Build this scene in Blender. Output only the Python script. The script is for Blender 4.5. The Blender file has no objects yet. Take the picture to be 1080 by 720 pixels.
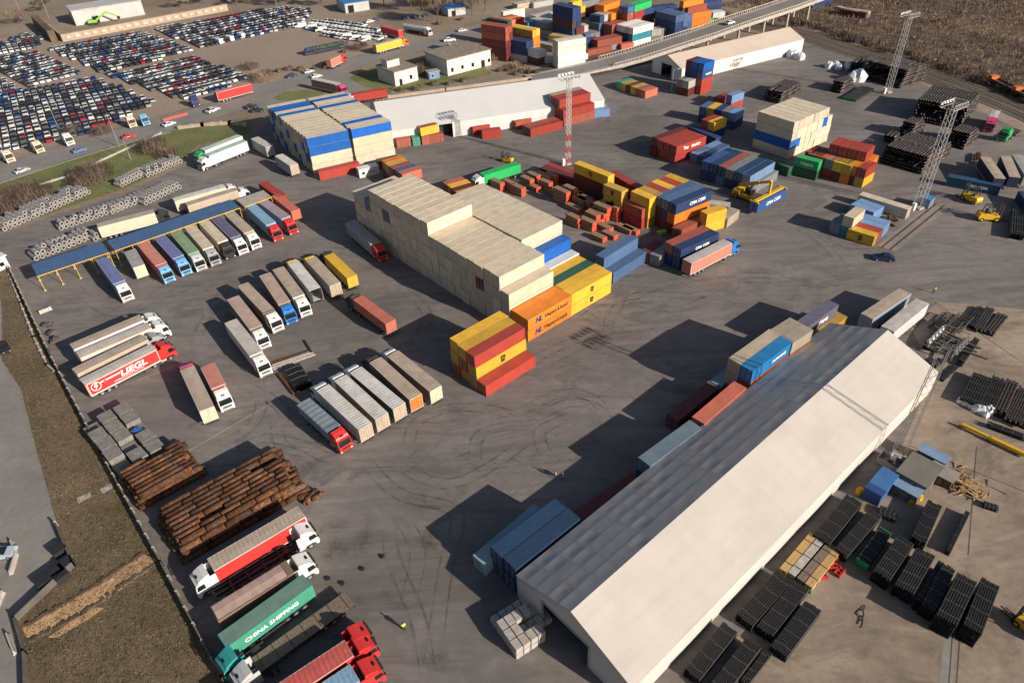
import bpy, math, random
from mathutils import Vector, Matrix
random.seed(11)
scene = bpy.context.scene
COL = scene.collection
# ------------------------------------------------------------------ camera model (1080x720 photo survey -> metres)
FOC, PIT, ROL, CAMH = 732.36, .66235, -.04591, 85.02
def W(px, py, z=0.0):
    """survey pixel -> world point at height z"""
    u = (px-540)/FOC; v = -(py-360)/FOC
    c, s = math.cos(ROL), math.sin(ROL)
    u, v = c*u-s*v, s*u+c*v
    d = (u, math.cos(PIT)+v*math.sin(PIT), -math.sin(PIT)+v*math.cos(PIT))
    t = (z-CAMH)/d[2]
    return Vector((d[0]*t, d[1]*t, z))
def ang(a, b): return math.atan2(b[1]-a[1], b[0]-a[0])
def lin(c):
    if isinstance(c, str):
        c = [int(c[i:i+2], 16)/255 for i in (0, 2, 4)]
    return tuple((x/12.92 if x <= .04045 else ((x+.055)/1.055)**2.4) for x in c)
# ------------------------------------------------------------------ materials
def newmat(name):
    m = bpy.data.materials.new(name); m.use_nodes = True
    nt = m.node_tree; b = nt.nodes['Principled BSDF']
    return m, nt, b
def N(nt, t, **kw):
    n = nt.nodes.new(t)
    for k, v in kw.items():
        if k.startswith('i_'):
            n.inputs[k[2:].replace('_', ' ')].default_value = v
        else: setattr(n, k, v)
    return n
def L(nt, a, b): nt.links.new(a, b)
def ramp(nt, src, stops):
    r = nt.nodes.new('ShaderNodeValToRGB'); e = r.color_ramp.elements
    while len(e) < len(stops): e.new(.5)
    for i, (p, c) in enumerate(stops):
        e[i].position = p
        e[i].color = (c, c, c, 1) if isinstance(c, (int, float)) else (*c, 1)
    L(nt, src, r.inputs['Fac']); return r
def mixc(nt, fac, a, b, mode='MIX'):
    m = nt.nodes.new('ShaderNodeMix'); m.data_type = 'RGBA'; m.blend_type = mode
    for i, s in ((0, fac), (6, a), (7, b)):
        if hasattr(s, 'is_output'): L(nt, s, m.inputs[i])
        elif i == 0: m.inputs[0].default_value = s
        else: m.inputs[i].default_value = (*s, 1) if len(s) == 3 else s
    return m.outputs[2]
def noise(nt, scale, detail=4, vec=None, rough=.55):
    n = N(nt, 'ShaderNodeTexNoise'); n.inputs['Scale'].default_value = scale
    n.inputs['Detail'].default_value = detail; n.inputs['Roughness'].default_value = rough
    if vec is not None: L(nt, vec, n.inputs['Vector'])
    return n.outputs['Fac']
def shifted(nt):
    """object coordinates moved per object so that copies do not repeat"""
    tc = N(nt, 'ShaderNodeTexCoord'); oi = N(nt, 'ShaderNodeObjectInfo')
    mul = N(nt, 'ShaderNodeMath', operation='MULTIPLY'); mul.inputs[1].default_value = 137.0
    L(nt, oi.outputs['Random'], mul.inputs[0])
    add = N(nt, 'ShaderNodeVectorMath', operation='ADD')
    L(nt, tc.outputs['Object'], add.inputs[0]); L(nt, mul.outputs[0], add.inputs[1])
    return add.outputs[0], oi
def bump(nt, b, h, dist=.02, st=.5):
    bp = N(nt, 'ShaderNodeBump'); bp.inputs['Strength'].default_value = st; bp.inputs['Distance'].default_value = dist
    L(nt, h, bp.inputs['Height']); L(nt, bp.outputs[0], b.inputs['Normal'])
def objpaint(name, rough=.5, dust=0.0, rust=.0, dustcol=(.17, .15, .13), var=.22, folds=0, attr=None):
    m, nt, b = newmat(name); v, oi = shifted(nt)
    src = oi.outputs['Color']
    if attr: src = N(nt, 'ShaderNodeAttribute', attribute_name=attr).outputs['Color']
    n1 = noise(nt, .55, 5, v); n2 = noise(nt, 3.2, 5, v, .65)
    st = N(nt, 'ShaderNodeMapping'); st.inputs['Scale'].default_value = (3.0, 3.0, .25); L(nt, v, st.inputs[0])
    n3 = noise(nt, 1.6, 4, st.outputs[0])
    r1 = ramp(nt, n1, [(.25, 1-var), (.75, 1+var)])
    c = mixc(nt, 1.0, src, r1.outputs[0], 'MULTIPLY')
    r3 = ramp(nt, n3, [(.55, 0.0), (.82, .32)]); b.inputs['Specular IOR Level'].default_value = .35
    c = mixc(nt, r3.outputs[0], c, mixc(nt, 1.0, c, (.42, .38, .35), 'MULTIPLY'))
    if dust:
        rd = ramp(nt, n2, [(.3, dust*.55), (.7, min(1, dust*1.4))])
        c = mixc(nt, rd.outputs[0], c, dustcol)
    if rust:
        rr = ramp(nt, noise(nt, 1.9, 8, v, .72), [(.63, 0.0), (.69, rust)])
        c = mixc(nt, rr.outputs[0], c, (.10, .035, .015))
    L(nt, c, b.inputs['Base Color'])
    rg = ramp(nt, n2, [(.3, rough-.12), (.7, rough+.15)]); L(nt, rg.outputs[0], b.inputs['Roughness'])
    if folds: bump(nt, b, n3, .06, folds)
    return m
def plain(name, col, rough=.6, metal=0.0, var=.25, scale=2.0, bumpd=0.0):
    m, nt, b = newmat(name); v, oi = shifted(nt)
    r = ramp(nt, noise(nt, scale, 5, v), [(.25, tuple(x*(1-var) for x in col)), (.75, tuple(min(1, x*(1+var)) for x in col))])
    L(nt, r.outputs[0], b.inputs['Base Color'])
    b.inputs['Roughness'].default_value = rough; b.inputs['Metallic'].default_value = metal
    if bumpd: bump(nt, b, noise(nt, scale*6, 4, v), bumpd, .6)
    return m
M = {}
M['paint'] = objpaint('container_paint', .5, .04, .45, var=.15)
M['attrpaint'] = objpaint('depot_container_paint', .5, .05, .45, var=.16, attr='tint')
M['roofpaint'] = objpaint('container_roof_paint', .58, .07, .6, var=.17)
M['gloss'] = objpaint('vehicle_paint', .32, .04, 0, var=.06)
M['curtain'] = objpaint('curtain_fabric', .55, .05, 0, var=.12, folds=.35)
M['tarp'] = objpaint('trailer_roof_fabric', .6, .3, 0, (.30, .25, .21), var=.25, folds=.6)
M['fabric'] = objpaint('generic_painted', .6, .12, .1, var=.18)
M['glass'] = plain('dark_glass', (.012, .015, .018), .08, 0, .1)
M['rubber'] = plain('tyre_rubber', (.016, .015, .014), .8)
M['black'] = plain('black_plastic', (.02, .02, .021), .55)
M['chassis'] = plain('dark_chassis_steel', (.03, .028, .027), .6)
M['steel'] = plain('galvanised_steel', (.42, .43, .44), .42, .6)
M['white'] = plain('white_paint', (.72, .71, .69), .45, 0, .08)
M['lamp'] = plain('lamp_lens', (.6, .62, .62), .12)
M['concrete'] = plain('pale_concrete', (.36, .33, .30), .85, 0, .25, .8, .01)
M['ink'] = plain('dark_lettering', (.015, .015, .02), .5, 0, .05)
M['whiteink'] = plain('white_lettering', (.8, .8, .78), .5, 0, .05)
M['navyink'] = plain('navy_lettering', (.02, .035, .16), .5, 0, .05)
M['yellowpaint'] = plain('machine_yellow', (.62, .36, .02), .45, 0, .15)
M['wood'] = plain('raw_timber', (.40, .26, .13), .75, 0, .35, 3)
M['greywood'] = plain('weathered_timber', (.17, .13, .10), .85, 0, .35, 3)
# rust
def rustmat():
    m, nt, b = newmat('rusty_steel'); v, oi = shifted(nt)
    r = ramp(nt, noise(nt, 2.2, 8, v, .7), [(.3, (.03, .017, .012)), (.5, (.10, .042, .019)), (.70, (.30, .115, .04))])
    g = ramp(nt, noise(nt, .7, 4, v), [(.45, 0.0), (.7, .6)])
    c = mixc(nt, g.outputs[0], r.outputs[0], (.10, .08, .07))
    rnd = ramp(nt, oi.outputs['Random'], [(0, .45), (1, 1.25)])
    c = mixc(nt, 1.0, c, rnd.outputs[0], 'MULTIPLY')
    L(nt, c, b.inputs['Base Color']); b.inputs['Roughness'].default_value = .88; b.inputs['Specular IOR Level'].default_value = .25
    bump(nt, b, noise(nt, 9, 5, v), .015, .3); return m
M['rust'] = rustmat()
# ------------------------------------------------------------------ mesh builder
class MB:
    def __init__(s): s.v = []; s.f = []; s.m = []
    def add(s, vs, fs, m=0):
        o = len(s.v); s.v += [tuple(x) for x in vs]
        for f in fs: s.f.append(tuple(i+o for i in f)); s.m.append(m)
    def quad(s, a, b, c, d, m=0): s.add((a, b, c, d), ((0, 1, 2, 3),), m)
    def box(s, x0, y0, z0, x1, y1, z1, m=0, T=None):
        vs = [(x, y, z) for z in (z0, z1) for y in (y0, y1) for x in (x0, x1)]
        if T is not None: vs = [T @ Vector(p) for p in vs]
        s.add(vs, ((0, 2, 3, 1), (4, 5, 7, 6), (0, 1, 5, 4), (2, 6, 7, 3), (0, 4, 6, 2), (1, 3, 7, 5)), m)
    def bar(s, p, q, w=.1, h=None, m=0):
        p, q = Vector(p), Vector(q); d = q-p; Ln = d.length; h = h or w
        R = d.to_track_quat('X', 'Z').to_matrix().to_4x4(); R.translation = p
        s.box(0, -w/2, -h/2, Ln, w/2, h/2, m, R)
    def tube(s, p, q, r, n=8, m=0, r2=None, cap=True):
        p, q = Vector(p), Vector(q); d = q-p; r2 = r if r2 is None else r2
        R = d.to_track_quat('Z', 'Y').to_matrix()
        vs = []
        for c, rr in ((p, r), (q, r2)):
            for i in range(n):
                a = 2*math.pi*i/n; vs.append(c+R @ Vector((rr*math.cos(a), rr*math.sin(a), 0)))
        fs = [(i, (i+1) % n, n+(i+1) % n, n+i) for i in range(n)]
        if cap: fs += [tuple(range(n-1, -1, -1)), tuple(range(n, 2*n))]
        s.add(vs, fs, m)
    def pipe(s, p, q, r, ri, n=10, m=0, m2=None):
        """hollow pipe with ring ends"""
        p, q = Vector(p), Vector(q); d = q-p; m2 = m if m2 is None else m2
        R = d.to_track_quat('Z', 'Y').to_matrix(); vs = []
        for c in (p, q):
            for rr in (r, ri):
                for i in range(n):
                    a = 2*math.pi*i/n; vs.append(c+R @ Vector((rr*math.cos(a), rr*math.sin(a), 0)))
        A, B, C, D = 0, n, 2*n, 3*n
        s.add(vs, [(A+i, A+(i+1) % n, C+(i+1) % n, C+i) for i in range(n)] +
              [(A+(i+1) % n, A+i, B+i, B+(i+1) % n) for i in range(n)] + [(C+i, C+(i+1) % n, D+(i+1) % n, D+i) for i in range(n)], m)
        s.add(vs, [(B+(i+1) % n, B+i, D+i, D+(i+1) % n) for i in range(n)], m2)
    def prism(s, pts, y0, y1, m=0, pts1=None):
        """side outline (x,z) extruded across y"""
        n = len(pts); pts1 = pts1 or pts
        s.add([(x, y0, z) for x, z in pts]+[(x, y1, z) for x, z in pts1],
              [tuple(range(n)), tuple(range(2*n-1, n-1, -1))]+[(i, n+i, n+(i+1) % n, (i+1) % n) for i in range(n)], m)
    def poly(s, pts, z, m=0):
        s.add([(p[0], p[1], z) for p in pts], (tuple(range(len(pts))),), m)
    def mesh(s, name, mats, smooth=False):
        me = bpy.data.meshes.new(name); me.from_pydata(s.v, [], s.f); me.update()
        for k in (mats if isinstance(mats, (list, tuple)) else [mats]): me.materials.append(M[k] if isinstance(k, str) else k)
        me.polygons.foreach_set('material_index', s.m)
        if smooth: me.polygons.foreach_set('use_smooth', [True]*len(s.f))
        me.update(); return me
def link(name, data, parent=None, col=None, loc=None, rot=None):
    o = bpy.data.objects.new(name, data); COL.objects.link(o)
    if parent: o.parent = parent
    if col: o.color = (*col, 1)
    if loc: o.location = loc
    if rot: o.rotation_euler = rot
    return o
USED = {}
def tag(o, label, cat, group=None, kind=None):
    if label:
        USED[label] = USED.get(label, 0)+1
        o['label'] = label
    if cat: o['category'] = cat
    if group: o['group'] = group
    if kind: o['kind'] = kind
    return o
def struct(name, mb, mats, smooth=False, kind='structure', label=None):
    o = link(name, mb.mesh(name, mats, smooth)); o['kind'] = kind
    if label: o['label'] = label
    return o
def thing(name, label, cat, loc, rotz=0, group=None):
    o = bpy.data.objects.new(name, None); COL.objects.link(o); o.empty_display_size = .5
    o.location = loc; o.rotation_euler = (0, 0, rotz)
    return tag(o, label, cat, group)
def fill(root, parts, cols):
    """parts: (name, mesh, colour key, loc, rotz, subparts)"""
    for p in parts:
        nm, me, ck = p[0], p[1], p[2]
        o = link(nm, me, root, cols.get(ck) if ck else None, p[3] if len(p) > 3 else None, (0, 0, p[4]) if len(p) > 4 and p[4] else None)
        if len(p) > 5: fill(o, p[5], cols)
def single(name, label, cat, mb, mats, group=None, col=None, loc=None, rotz=0, smooth=False):
    o = link(name, mb if not isinstance(mb, MB) else mb.mesh(name, mats, smooth), None, col, loc, (0, 0, rotz))
    return tag(o, label, cat, group)
_txt = {}
def text_mesh(body, size, mat, ext=.012, shear=0.0, bold=0.0, sx=1.0):
    k = (body, size, mat, shear, bold, sx)
    if k in _txt: return _txt[k]
    cu = bpy.data.curves.new('lettering', 'FONT'); cu.body = body; cu.size = size; cu.extrude = ext
    cu.align_x = 'CENTER'; cu.align_y = 'CENTER'; cu.shear = shear; cu.offset = bold; cu.space_line = .8; cu.resolution_u = 3
    o = bpy.data.objects.new('lettering', cu); COL.objects.link(o)
    dg = bpy.context.evaluated_depsgraph_get(); dg.update()
    me = bpy.data.meshes.new_from_object(o.evaluated_get(dg)); bpy.data.objects.remove(o)
    me.transform(Matrix.Scale(sx, 4, (1, 0, 0)))
    me.materials.clear(); me.materials.append(M[mat]); _txt[k] = me; return me
def side_text(parent, body, size, mat, x, y, z, face=-1, **kw):
    """lettering upright on a wall facing local -y (face -1) or +y (1)"""
    o = link('lettering', text_mesh(body, size, mat, **kw), parent, None, (x, y, z))
    o.rotation_euler = (math.pi/2, 0, 0 if face < 0 else math.pi); return o
ORD = ['first', 'second', 'third', 'fourth', 'fifth', 'sixth', 'seventh', 'eighth', 'ninth', 'tenth', 'eleventh', 'twelfth', 'thirteenth',
       'fourteenth', 'fifteenth', 'sixteenth', 'seventeenth', 'eighteenth', 'nineteenth', 'twentieth', 'twenty-first', 'twenty-second', 'twenty-third', 'twenty-fourth', 'twenty-fifth', 'twenty-sixth', 'twenty-seventh', 'twenty-eighth', 'twenty-ninth', 'thirtieth']
# ------------------------------------------------------------------ shipping containers
C = dict(P=((.012, .045, .108), 'deep blue'), N=((.03, .085, .26), 'royal blue'), r=((.36, .045, .032), 'red'), b=((.33, .085, .055), 'brick red'), m=((.14, .026, .026), 'maroon'), o=((.68, .20, .02), 'orange'),
         y=((.68, .40, .04), 'yellow'), u=((.50, .30, .06), 'mustard'), B=((.006, .115, .46), 'bright blue'), n=((.018, .045, .14), 'navy blue'),
         s=((.07, .13, .26), 'slate blue'), l=((.17, .29, .50), 'light blue'), c=((.60, .51, .385), 'cream'), w=((.72, .70, .66), 'white'),
         g=((.20, .205, .21), 'grey'), G=((.02, .40, .11), 'bright green'), t=((.06, .30, .21), 'sea green'), d=((.03, .11, .065), 'dark green'),
         T=((.42, .35, .265), 'tan'), k=((.10, .05, .035), 'dark brown'), a=((.52, .15, .10), 'coral'), L=((.45, .43, .40), 'pale grey'),
         X=((.13, .22, .19), 'grey green'), Z=((.015, .22, .50), 'azure blue'), V=((.14, .145, .215), 'lilac grey'), q=((.03, .20, .24), 'teal'))
def corr(mb, x0, x1, z0, z1, y, pitch, depth, sgn, m=0):
    """corrugated wall in the xz plane, outer skin at y, troughs inward"""
    n = max(2, round((x1-x0)/pitch)); p = (x1-x0)/n; pr = []
    for i in range(n):
        x = x0+i*p
        pr += [(x, 0), (x+p*.3, 0), (x+p*.42, depth), (x+p*.88, depth)]
    pr.append((x1, 0))
    vs = []
    for x, dd in pr: vs += [(x, y-sgn*dd, z0), (x, y-sgn*dd, z1)]
    mb.add(vs, [(2*i, 2*i+2, 2*i+3, 2*i+1) if sgn < 0 else (2*i+1, 2*i+3, 2*i+2, 2*i) for i in range(len(pr)-1)], m)
_cm = {}
def container_meshes(Ln, H):
    k = (Ln, H)
    if k in _cm: return _cm[k]
    w, x = 1.219, Ln/2
    b = MB()
    corr(b, -x+.12, x-.12, .16, H-.11, -w+.012, .28, .04, -1)
    corr(b, -x+.12, x-.12, .16, H-.11, w-.012, .28, .04, 1)
    for sy in (-1, 1):
        for sx in (-1, 1):
            b.box(sx*(x-.06)-.06, sy*(w-.06)-.06, 0, sx*(x-.06)+.06, sy*(w-.06)+.06, H)
        b.box(-x+.12, min(sy*(w-.07), sy*(w-.15)), .02, x-.12, max(sy*(w-.07), sy*(w-.15)), .16)
        b.box(-x+.12, min(sy*(w-.02), sy*(w-.09)), H-.11, x-.12, max(sy*(w-.02), sy*(w-.09)), H-.003)
    for sx in (-1, 1):
        b.box(sx*(x-.05)-.05, -w+.12, .02, sx*(x-.05)+.05, w-.12, .18)
        b.box(sx*(x-.05)-.05, -w+.12, H-.14, sx*(x-.05)+.05, w-.12, H-.003)
    b.box(-x+.1, -w+.08, .1, x-.1, w-.08, .17)
    e = MB(); corr(e, -w+.12, w-.12, .18, H-.14, 0, .26, .04, 1)     # blind end wall, turned to face +x
    R = Matrix.Translation((x-.06, 0, 0)) @ Matrix.Rotation(-math.pi/2, 4, 'Z')
    b.add([R @ Vector(p) for p in e.v], e.f)
    body = b.mesh('container_body', 'paint')
    r = MB(); n = round(Ln/.42); pr = []
    for i in range(n):
        xx = -x+.1+(Ln-.2)*i/n; p = (Ln-.2)/n
        pr += [(xx, 0), (xx+p*.45, 0), (xx+p*.55, .012), (xx+p*.9, .012)]
    pr.append((x-.1, 0)); vs = []
    for xx, dz in pr: vs += [(xx, -w+.01, H-.018+dz), (xx, w-.01, H-.018+dz)]
    r.add(vs, [(2*i, 2*i+2, 2*i+3, 2*i+1) for i in range(len(pr)-1)])
    roof = r.mesh('container_roof', 'roofpaint')
    dr = MB(); dr.box(-.03, -.53, .19, .03, .53, H-.15)
    for zz in (.35, .9, 1.45, 2.0): dr.box(-.045, -.47, zz, -.03, .47, zz+.38)
    door = dr.mesh('container_door', 'paint')
    lb = MB()
    for yy in (-.22, .22): lb.tube((-.075, yy, .12), (-.075, yy, H-.1), .024, 6)
    for zz in (.3, .9, 1.2, H-.4): lb.box(-.08, -.24, zz, -.05, .24, zz+.05)
    bars = lb.mesh('container_locking_bar', 'steel')
    _cm[k] = (body, roof, door, bars); return _cm[k]
SPECS = []
def container(x, y, z, rz, Ln, H, code, label, group, bars=True, roofcode=None, dooroff=False):
    """records one container; its parts are built by build_containers()"""
    o = thing('shipping_container', label, 'shipping container', (x, y, z), rz, group)
    k = random.uniform(.93, 1.06) if code == 'c' else random.uniform(.80, 1.12); h = random.uniform(-.05, .05)*(.4 if code == 'c' else 1); c = C[code][0]
    SPECS.append(dict(o=o, L=Ln, H=H, c=(min(.9, c[0]*k*(1+h)), c[1]*k, min(.9, c[2]*k*(1-h))), r=C[roofcode][0] if roofcode else None, bars=bars)); return o
def build_containers(keep=300):
    """the containers that show largest become things with parts; the rest share one mesh"""
    from mathutils.bvhtree import BVHTree
    eye = Vector((0, 0, CAMH)); V = []; F = []; S = []
    for s in SPECS:
        o = s['o']; T = Matrix.Translation(o.location) @ Matrix.Rotation(o.rotation_euler.z, 4, 'Z'); s['T'] = T; x, w, h = s['L']/2, 1.2, s['H']-.02; n = len(V)
        V += [T @ Vector((sx*x, sy*w, sz*h+.01)) for sz in (0, 1) for sy in (-1, 1) for sx in (-1, 1)]
        F += [tuple(n+i for i in f) for f in ((0, 2, 3, 1), (4, 5, 7, 6), (0, 1, 5, 4), (2, 6, 7, 3), (0, 4, 6, 2), (1, 3, 7, 5))]
    bv = BVHTree.FromPolygons(V, F)
    for s in SPECS:
        x, w, h = s['L']/2, 1.2, s['H']; tot = 0
        for nrm, cs, ax in (((0, 0, 1), (0, 0, h), ((x, 0, 0), (0, w, 0))), ((1, 0, 0), (x, 0, h/2), ((0, w, 0), (0, 0, h/2))), ((-1, 0, 0), (-x, 0, h/2), ((0, w, 0), (0, 0, h/2))), ((0, 1, 0), (0, w, h/2), ((x, 0, 0), (0, 0, h/2))), ((0, -1, 0), (0, -w, h/2), ((x, 0, 0), (0, 0, h/2)))):
            nw = s['T'].to_3x3() @ Vector(nrm); A = 4*Vector(ax[0]).length*Vector(ax[1]).length
            for i in (-.8, 0, .8):
                for j in (-.7, .7):
                    p = s['T'] @ (Vector(cs)+Vector(ax[0])*i+Vector(ax[1])*j)+nw*.06; d = eye-p; D = d.length; d.normalize(); c = nw.dot(d)
                    if c > 0 and bv.ray_cast(p, d, D)[0] is None:
                        y = p-eye; dep = y.y*math.cos(PIT)-y.z*math.sin(PIT)
                        if dep > 0 and abs(y.x/dep) < .76 and abs((y.y*math.sin(PIT)+y.z*math.cos(PIT))/dep) < .52: tot += A/6*c/D/D
        s['a'] = tot*(1000 if len(s['o'].children) else 1)
    SPECS.sort(key=lambda s: -s['a'])
    for s in SPECS[:keep]:
        body, roof, door, bm = container_meshes(s['L'], s['H']); c = s['c']; Ln = s['L']; bars = s['bars'] and s['o'].location.length < 290
        sub = [('locking_bar', bm, None)] if bars else []
        fill(s['o'], [('body', body, 'c'), ('roof', roof, 'r')]+[('door', door, 'c', (-Ln/2+.07, sy, 0), 0, sub) for sy in (-.55, .55)], {'c': c, 'r': s['r'] or c})
    vs = []; fs = []; cols = []; gone = []
    for s in SPECS[keep:]:
        for me, cc in ((container_meshes(s['L'], s['H'])[0], s['c']), (container_meshes(s['L'], s['H'])[1], s['r'] or s['c'])):
            n = len(vs); vs += [tuple(s['T'] @ v.co) for v in me.vertices]
            for p in me.polygons: fs.append(tuple(n+i for i in p.vertices)); cols.append(cc)
        for sy in (-.55, .55):
            me = container_meshes(s['L'], s['H'])[2]; n = len(vs); vs += [tuple(s['T'] @ (v.co+Vector((-s['L']/2+.05, sy, 0)))) for v in me.vertices]
            for p in me.polygons: fs.append(tuple(n+i for i in p.vertices)); cols.append(s['c'])
        gone.append(s['o'])
    bpy.data.batch_remove(gone)
    me = bpy.data.meshes.new('container_depot'); me.from_pydata(vs, [], fs); me.materials.append(M['attrpaint']); at = me.attributes.new('tint', 'FLOAT_COLOR', 'FACE')
    at.data.foreach_set('color', [x for c in cols for x in (*c, 1)]); o = link('container_depot', me); o['kind'] = 'stuff'; o['label'] = 'stacked shipping containers of the far depot and inside the big stacks'
    for s in SPECS: s.pop('T', None)
TIER = {1: [''], 2: ['bottom', 'top'], 3: ['bottom', 'middle', 'top'], 4: ['bottom', 'second', 'third', 'top'], 5: ['bottom', 'second', 'third', 'fourth', 'top']}
def block(desc, p1, p2, z, lanes, Ln=40, side=1, H=2.6, flip=0, pitch=2.5, jit=.16, z0=0., v0=0., bars=True, cname=None):
    """rows of stacked containers; p1->p2 (survey pixels at height z) is the long edge facing the camera, rows follow to its left (side 1)"""
    a, b = W(*p1, z), W(*p2, z)
    return block_at(desc, (a+b)/2, ang(a, b), lanes, Ln, side, H, flip, pitch, jit, z0, v0, bars, cname)
def block_at(desc, mid, th, lanes, Ln=40, side=1, H=2.6, flip=0, pitch=2.5, jit=.16, z0=0., v0=0., bars=True, cname=None):
    Lm = {40: 12.19, 20: 6.06, 45: 13.7}[Ln]; u = Vector((math.cos(th), math.sin(th), 0)); v = Vector((-u.y, u.x, 0))*side
    out = []; n = len(lanes)
    for i, ln in enumerate(lanes):
        row = []
        for t, cc in enumerate(ln.split()):
            if cc == '.': row.append(None); continue
            q = mid+v*(v0+1.22+i*pitch)+u*random.uniform(-jit, jit)
            T = TIER[min(5, len(ln.split()))][min(t, 4)]
            lab = C[cc[0]][1]+' container'+(', '+T+(' one' if T == 'fourth' or T == 'second' or T == 'third' else ' one') if T else '')
            if n > 1: lab += (', ' if T else ' in the ')+ORD[i]+' row back'
            lab += ' in '+desc if (n > 1 or T) else ', '+desc
            if len(lab.replace(',', '').split()) > 16: lab = lab.replace(' one', '').replace(' back', '')
            row.append(container(q.x, q.y, z0+t*(H+.06), th+(math.pi if flip else 0)+random.uniform(-.004, .004), Lm, H, cc[0], lab,
                                 'containers in '+desc if (n > 1 or T) else None, bars, cc[1] if len(cc) > 1 else None))
        out.append(row)
    return out
YA = math.radians(40.3); YU = Vector((math.cos(YA), math.sin(YA), 0)); YV = Vector((-YU.y, YU.x, 0))
YO = W(513.15, 418.6)
def yard(u, v): return YO+YU*u+YV*v
# red and yellow stack at the middle of the yard
s = block_at('the red and yellow stack', yard(6.1, 0), YA, ['r', 'u y r', 'u r y', 'r y y'])
side_text(s[1][1], 'm', 1.5, 'ink', .3, -1.235, 1.75, bold=.06); side_text(s[1][1], 'sc', 1.15, 'ink', .3, -1.235, .95, bold=.06)
# orange pair
s = block_at('the orange stack', yard(22.5, 6.5), YA, ['o o', 'o o'])
for c in s[0]:
    side_text(c, 'Hapag-Lloyd', 1.15, 'ink', 1.6, -1.235, 1.35, bold=.02, sx=1.1); side_text(c, 'H', 1.6, 'navyink', -3.6, -1.235, 1.35, bold=.08, shear=.3); side_text(c, 'L', 1.6, 'navyink', -2.75, -1.235, 1.35, bold=.08, shear=.3)
# yellow group
s = block_at('the yellow stack beside the orange one', yard(34.9, 6.6), YA, ['y y', 'u y', 'y d', 'y y'], flip=1)
for c in s[0]:
    side_text(c, 'm', 1.3, 'ink', 0, 1.235, 1.7, face=1, bold=.06); side_text(c, 'sc', 1.0, 'ink', 0, 1.235, 1.0, face=1, bold=.06)
block_at('the white and blue end of the cream block', yard(35.1, 16.6), YA, ['w w', 'B B B'], H=2.75)
# great cream block, front row of stacks: low lane, four high, five high, four high at the far end
ln = ['c c c']
for i in range(9): ln.append('c c c c')
ln[3] = 'c c m c'
for i in range(9): ln.append('c c c c c')
ln[16] = 'c c c V c'
ln += ['c c c V', 'c c c c', 'c c c c']
block_at('the great cream block', yard(22.3, 11.7), YA, ln, H=2.9, pitch=2.58, jit=.13)
block_at('the rear cream block', yard(35.2, 21.9), YA, ['c c c c']*11+['c c c'], H=2.87, pitch=2.5, jit=.07)
# slate blue containers right of the yellow stack
a, b = W(647.5, 298.3), W(679.3, 277.6)
block('the slate blue pair', (647.5, 298.3), (679.3, 277.6), 0, ['s', 'l s'], flip=1, H=2.75)
# red and navy pile with the coral lorry in front
s = block('the navy pile behind the coral lorry', (721.2, 263), (755.5, 247.6), 5.2, ['n n', 'n b'])
side_text(s[0][1], 'CMA CGM', .95, 'whiteink', .8, -1.235, 1.2, bold=.03)
block('the low pile behind the navy pile', (697, 270), (709, 260), 2.6, ['g', 'm'], 20)
s = block('the navy and orange stack', (717.6, 215.1), (746.5, 203.4), 7.8, ['m o n', 'm n s', 'm m s'])
side_text(s[0][2], 'CMA CGM', 1.15, 'whiteink', 1.2, -1.235, 1.35, bold=.03)
block('low red row at the foot of the navy and orange stack', (722, 241), (748, 229), 2.6, ['b'], 40)
block('the short yellow stack by the reach stacker', (748.3, 226), (765.8, 220.5), 5.2, ['y y'], 20)
block('short cream container behind the short yellow stack', (771, 228.5), (777.7, 223.3), 2.6, ['T'], 20)
block('pale flat container behind the short yellow stack', (747.5, 215), (766, 217.5), 2.6, ['L'], 20)
block('the yellow and red roofed stack', (666.2, 202.5), (685, 210.6), 7.8, ['u y y', 'u y u', 'r y r', 'y y y', 'm r r', 'u y y'], 20)
block('the short red stack in front of the yellow roofs', (658, 213.3), (678, 222), 5.2, ['r b'], 20)
s = block('the short yellow tower', (637.2, 195.6), (655.8, 203.2), 7.8, ['k u u'], 20)
for c in s[0][1:]: side_text(c, 'm', 1.2, 'ink', 0, -1.235, 1.7, bold=.06); side_text(c, 'sc', .95, 'ink', 0, -1.235, 1.0, bold=.06)
s = block('the tall brown and yellow stack by the mast', (606.4, 173.2), (640.5, 186.6), 7.8, ['k m y'], 40)
side_text(s[0][2], 'm', 1.3, 'ink', 0, -1.235, 1.75, bold=.06); side_text(s[0][2], 'sc', 1.0, 'ink', 0, -1.235, 1.0, bold=.06)
block('long red container beyond the tall brown stack', (645, 184), (668, 197), 5.2, ['m r'], 40, z0=0)
block('the low red pair behind the strapped timber', (567.9, 176.5), (605.5, 189.7), 2.6, ['m', 'r'], 40)
# red four-row stack and the blue six-row stack
s = block('the red leasing stack', (714.2, 155), (744.2, 144.2), 5.2, ['r r', 'r r', 'b r', 'm m'])
side_text(s[0][1], 'Tex', 1.4, 'whiteink', -2.2, -1.235, 1.3, bold=.03); side_text(s[0][1], 'leasing', 1.4, 'whiteink', 1.9, -1.235, 1.3, bold=.03); side_text(s[0][0], 'tex', 1.4, 'whiteink', .8, -1.235, 1.3, bold=.06)
block('low maroon row behind the red leasing stack', (692, 157), (722, 146.5), 2.6, ['m'], 40)
block('the six row blue stack', (790.8, 186.7), (818.3, 170.8), 5.2, ['l lP', 'n NP', 'n g', 's nb', 'n P', 'n N'], v0=0)
block('grey container at the foot of the blue stack', (790.5, 195), (818, 178.5), 2.6, ['g'], 40, v0=-1.2)
block('the low pair beyond the blue stack', (743, 166), (770, 152.8), 2.6, ['s', 'l'], 40)
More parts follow.
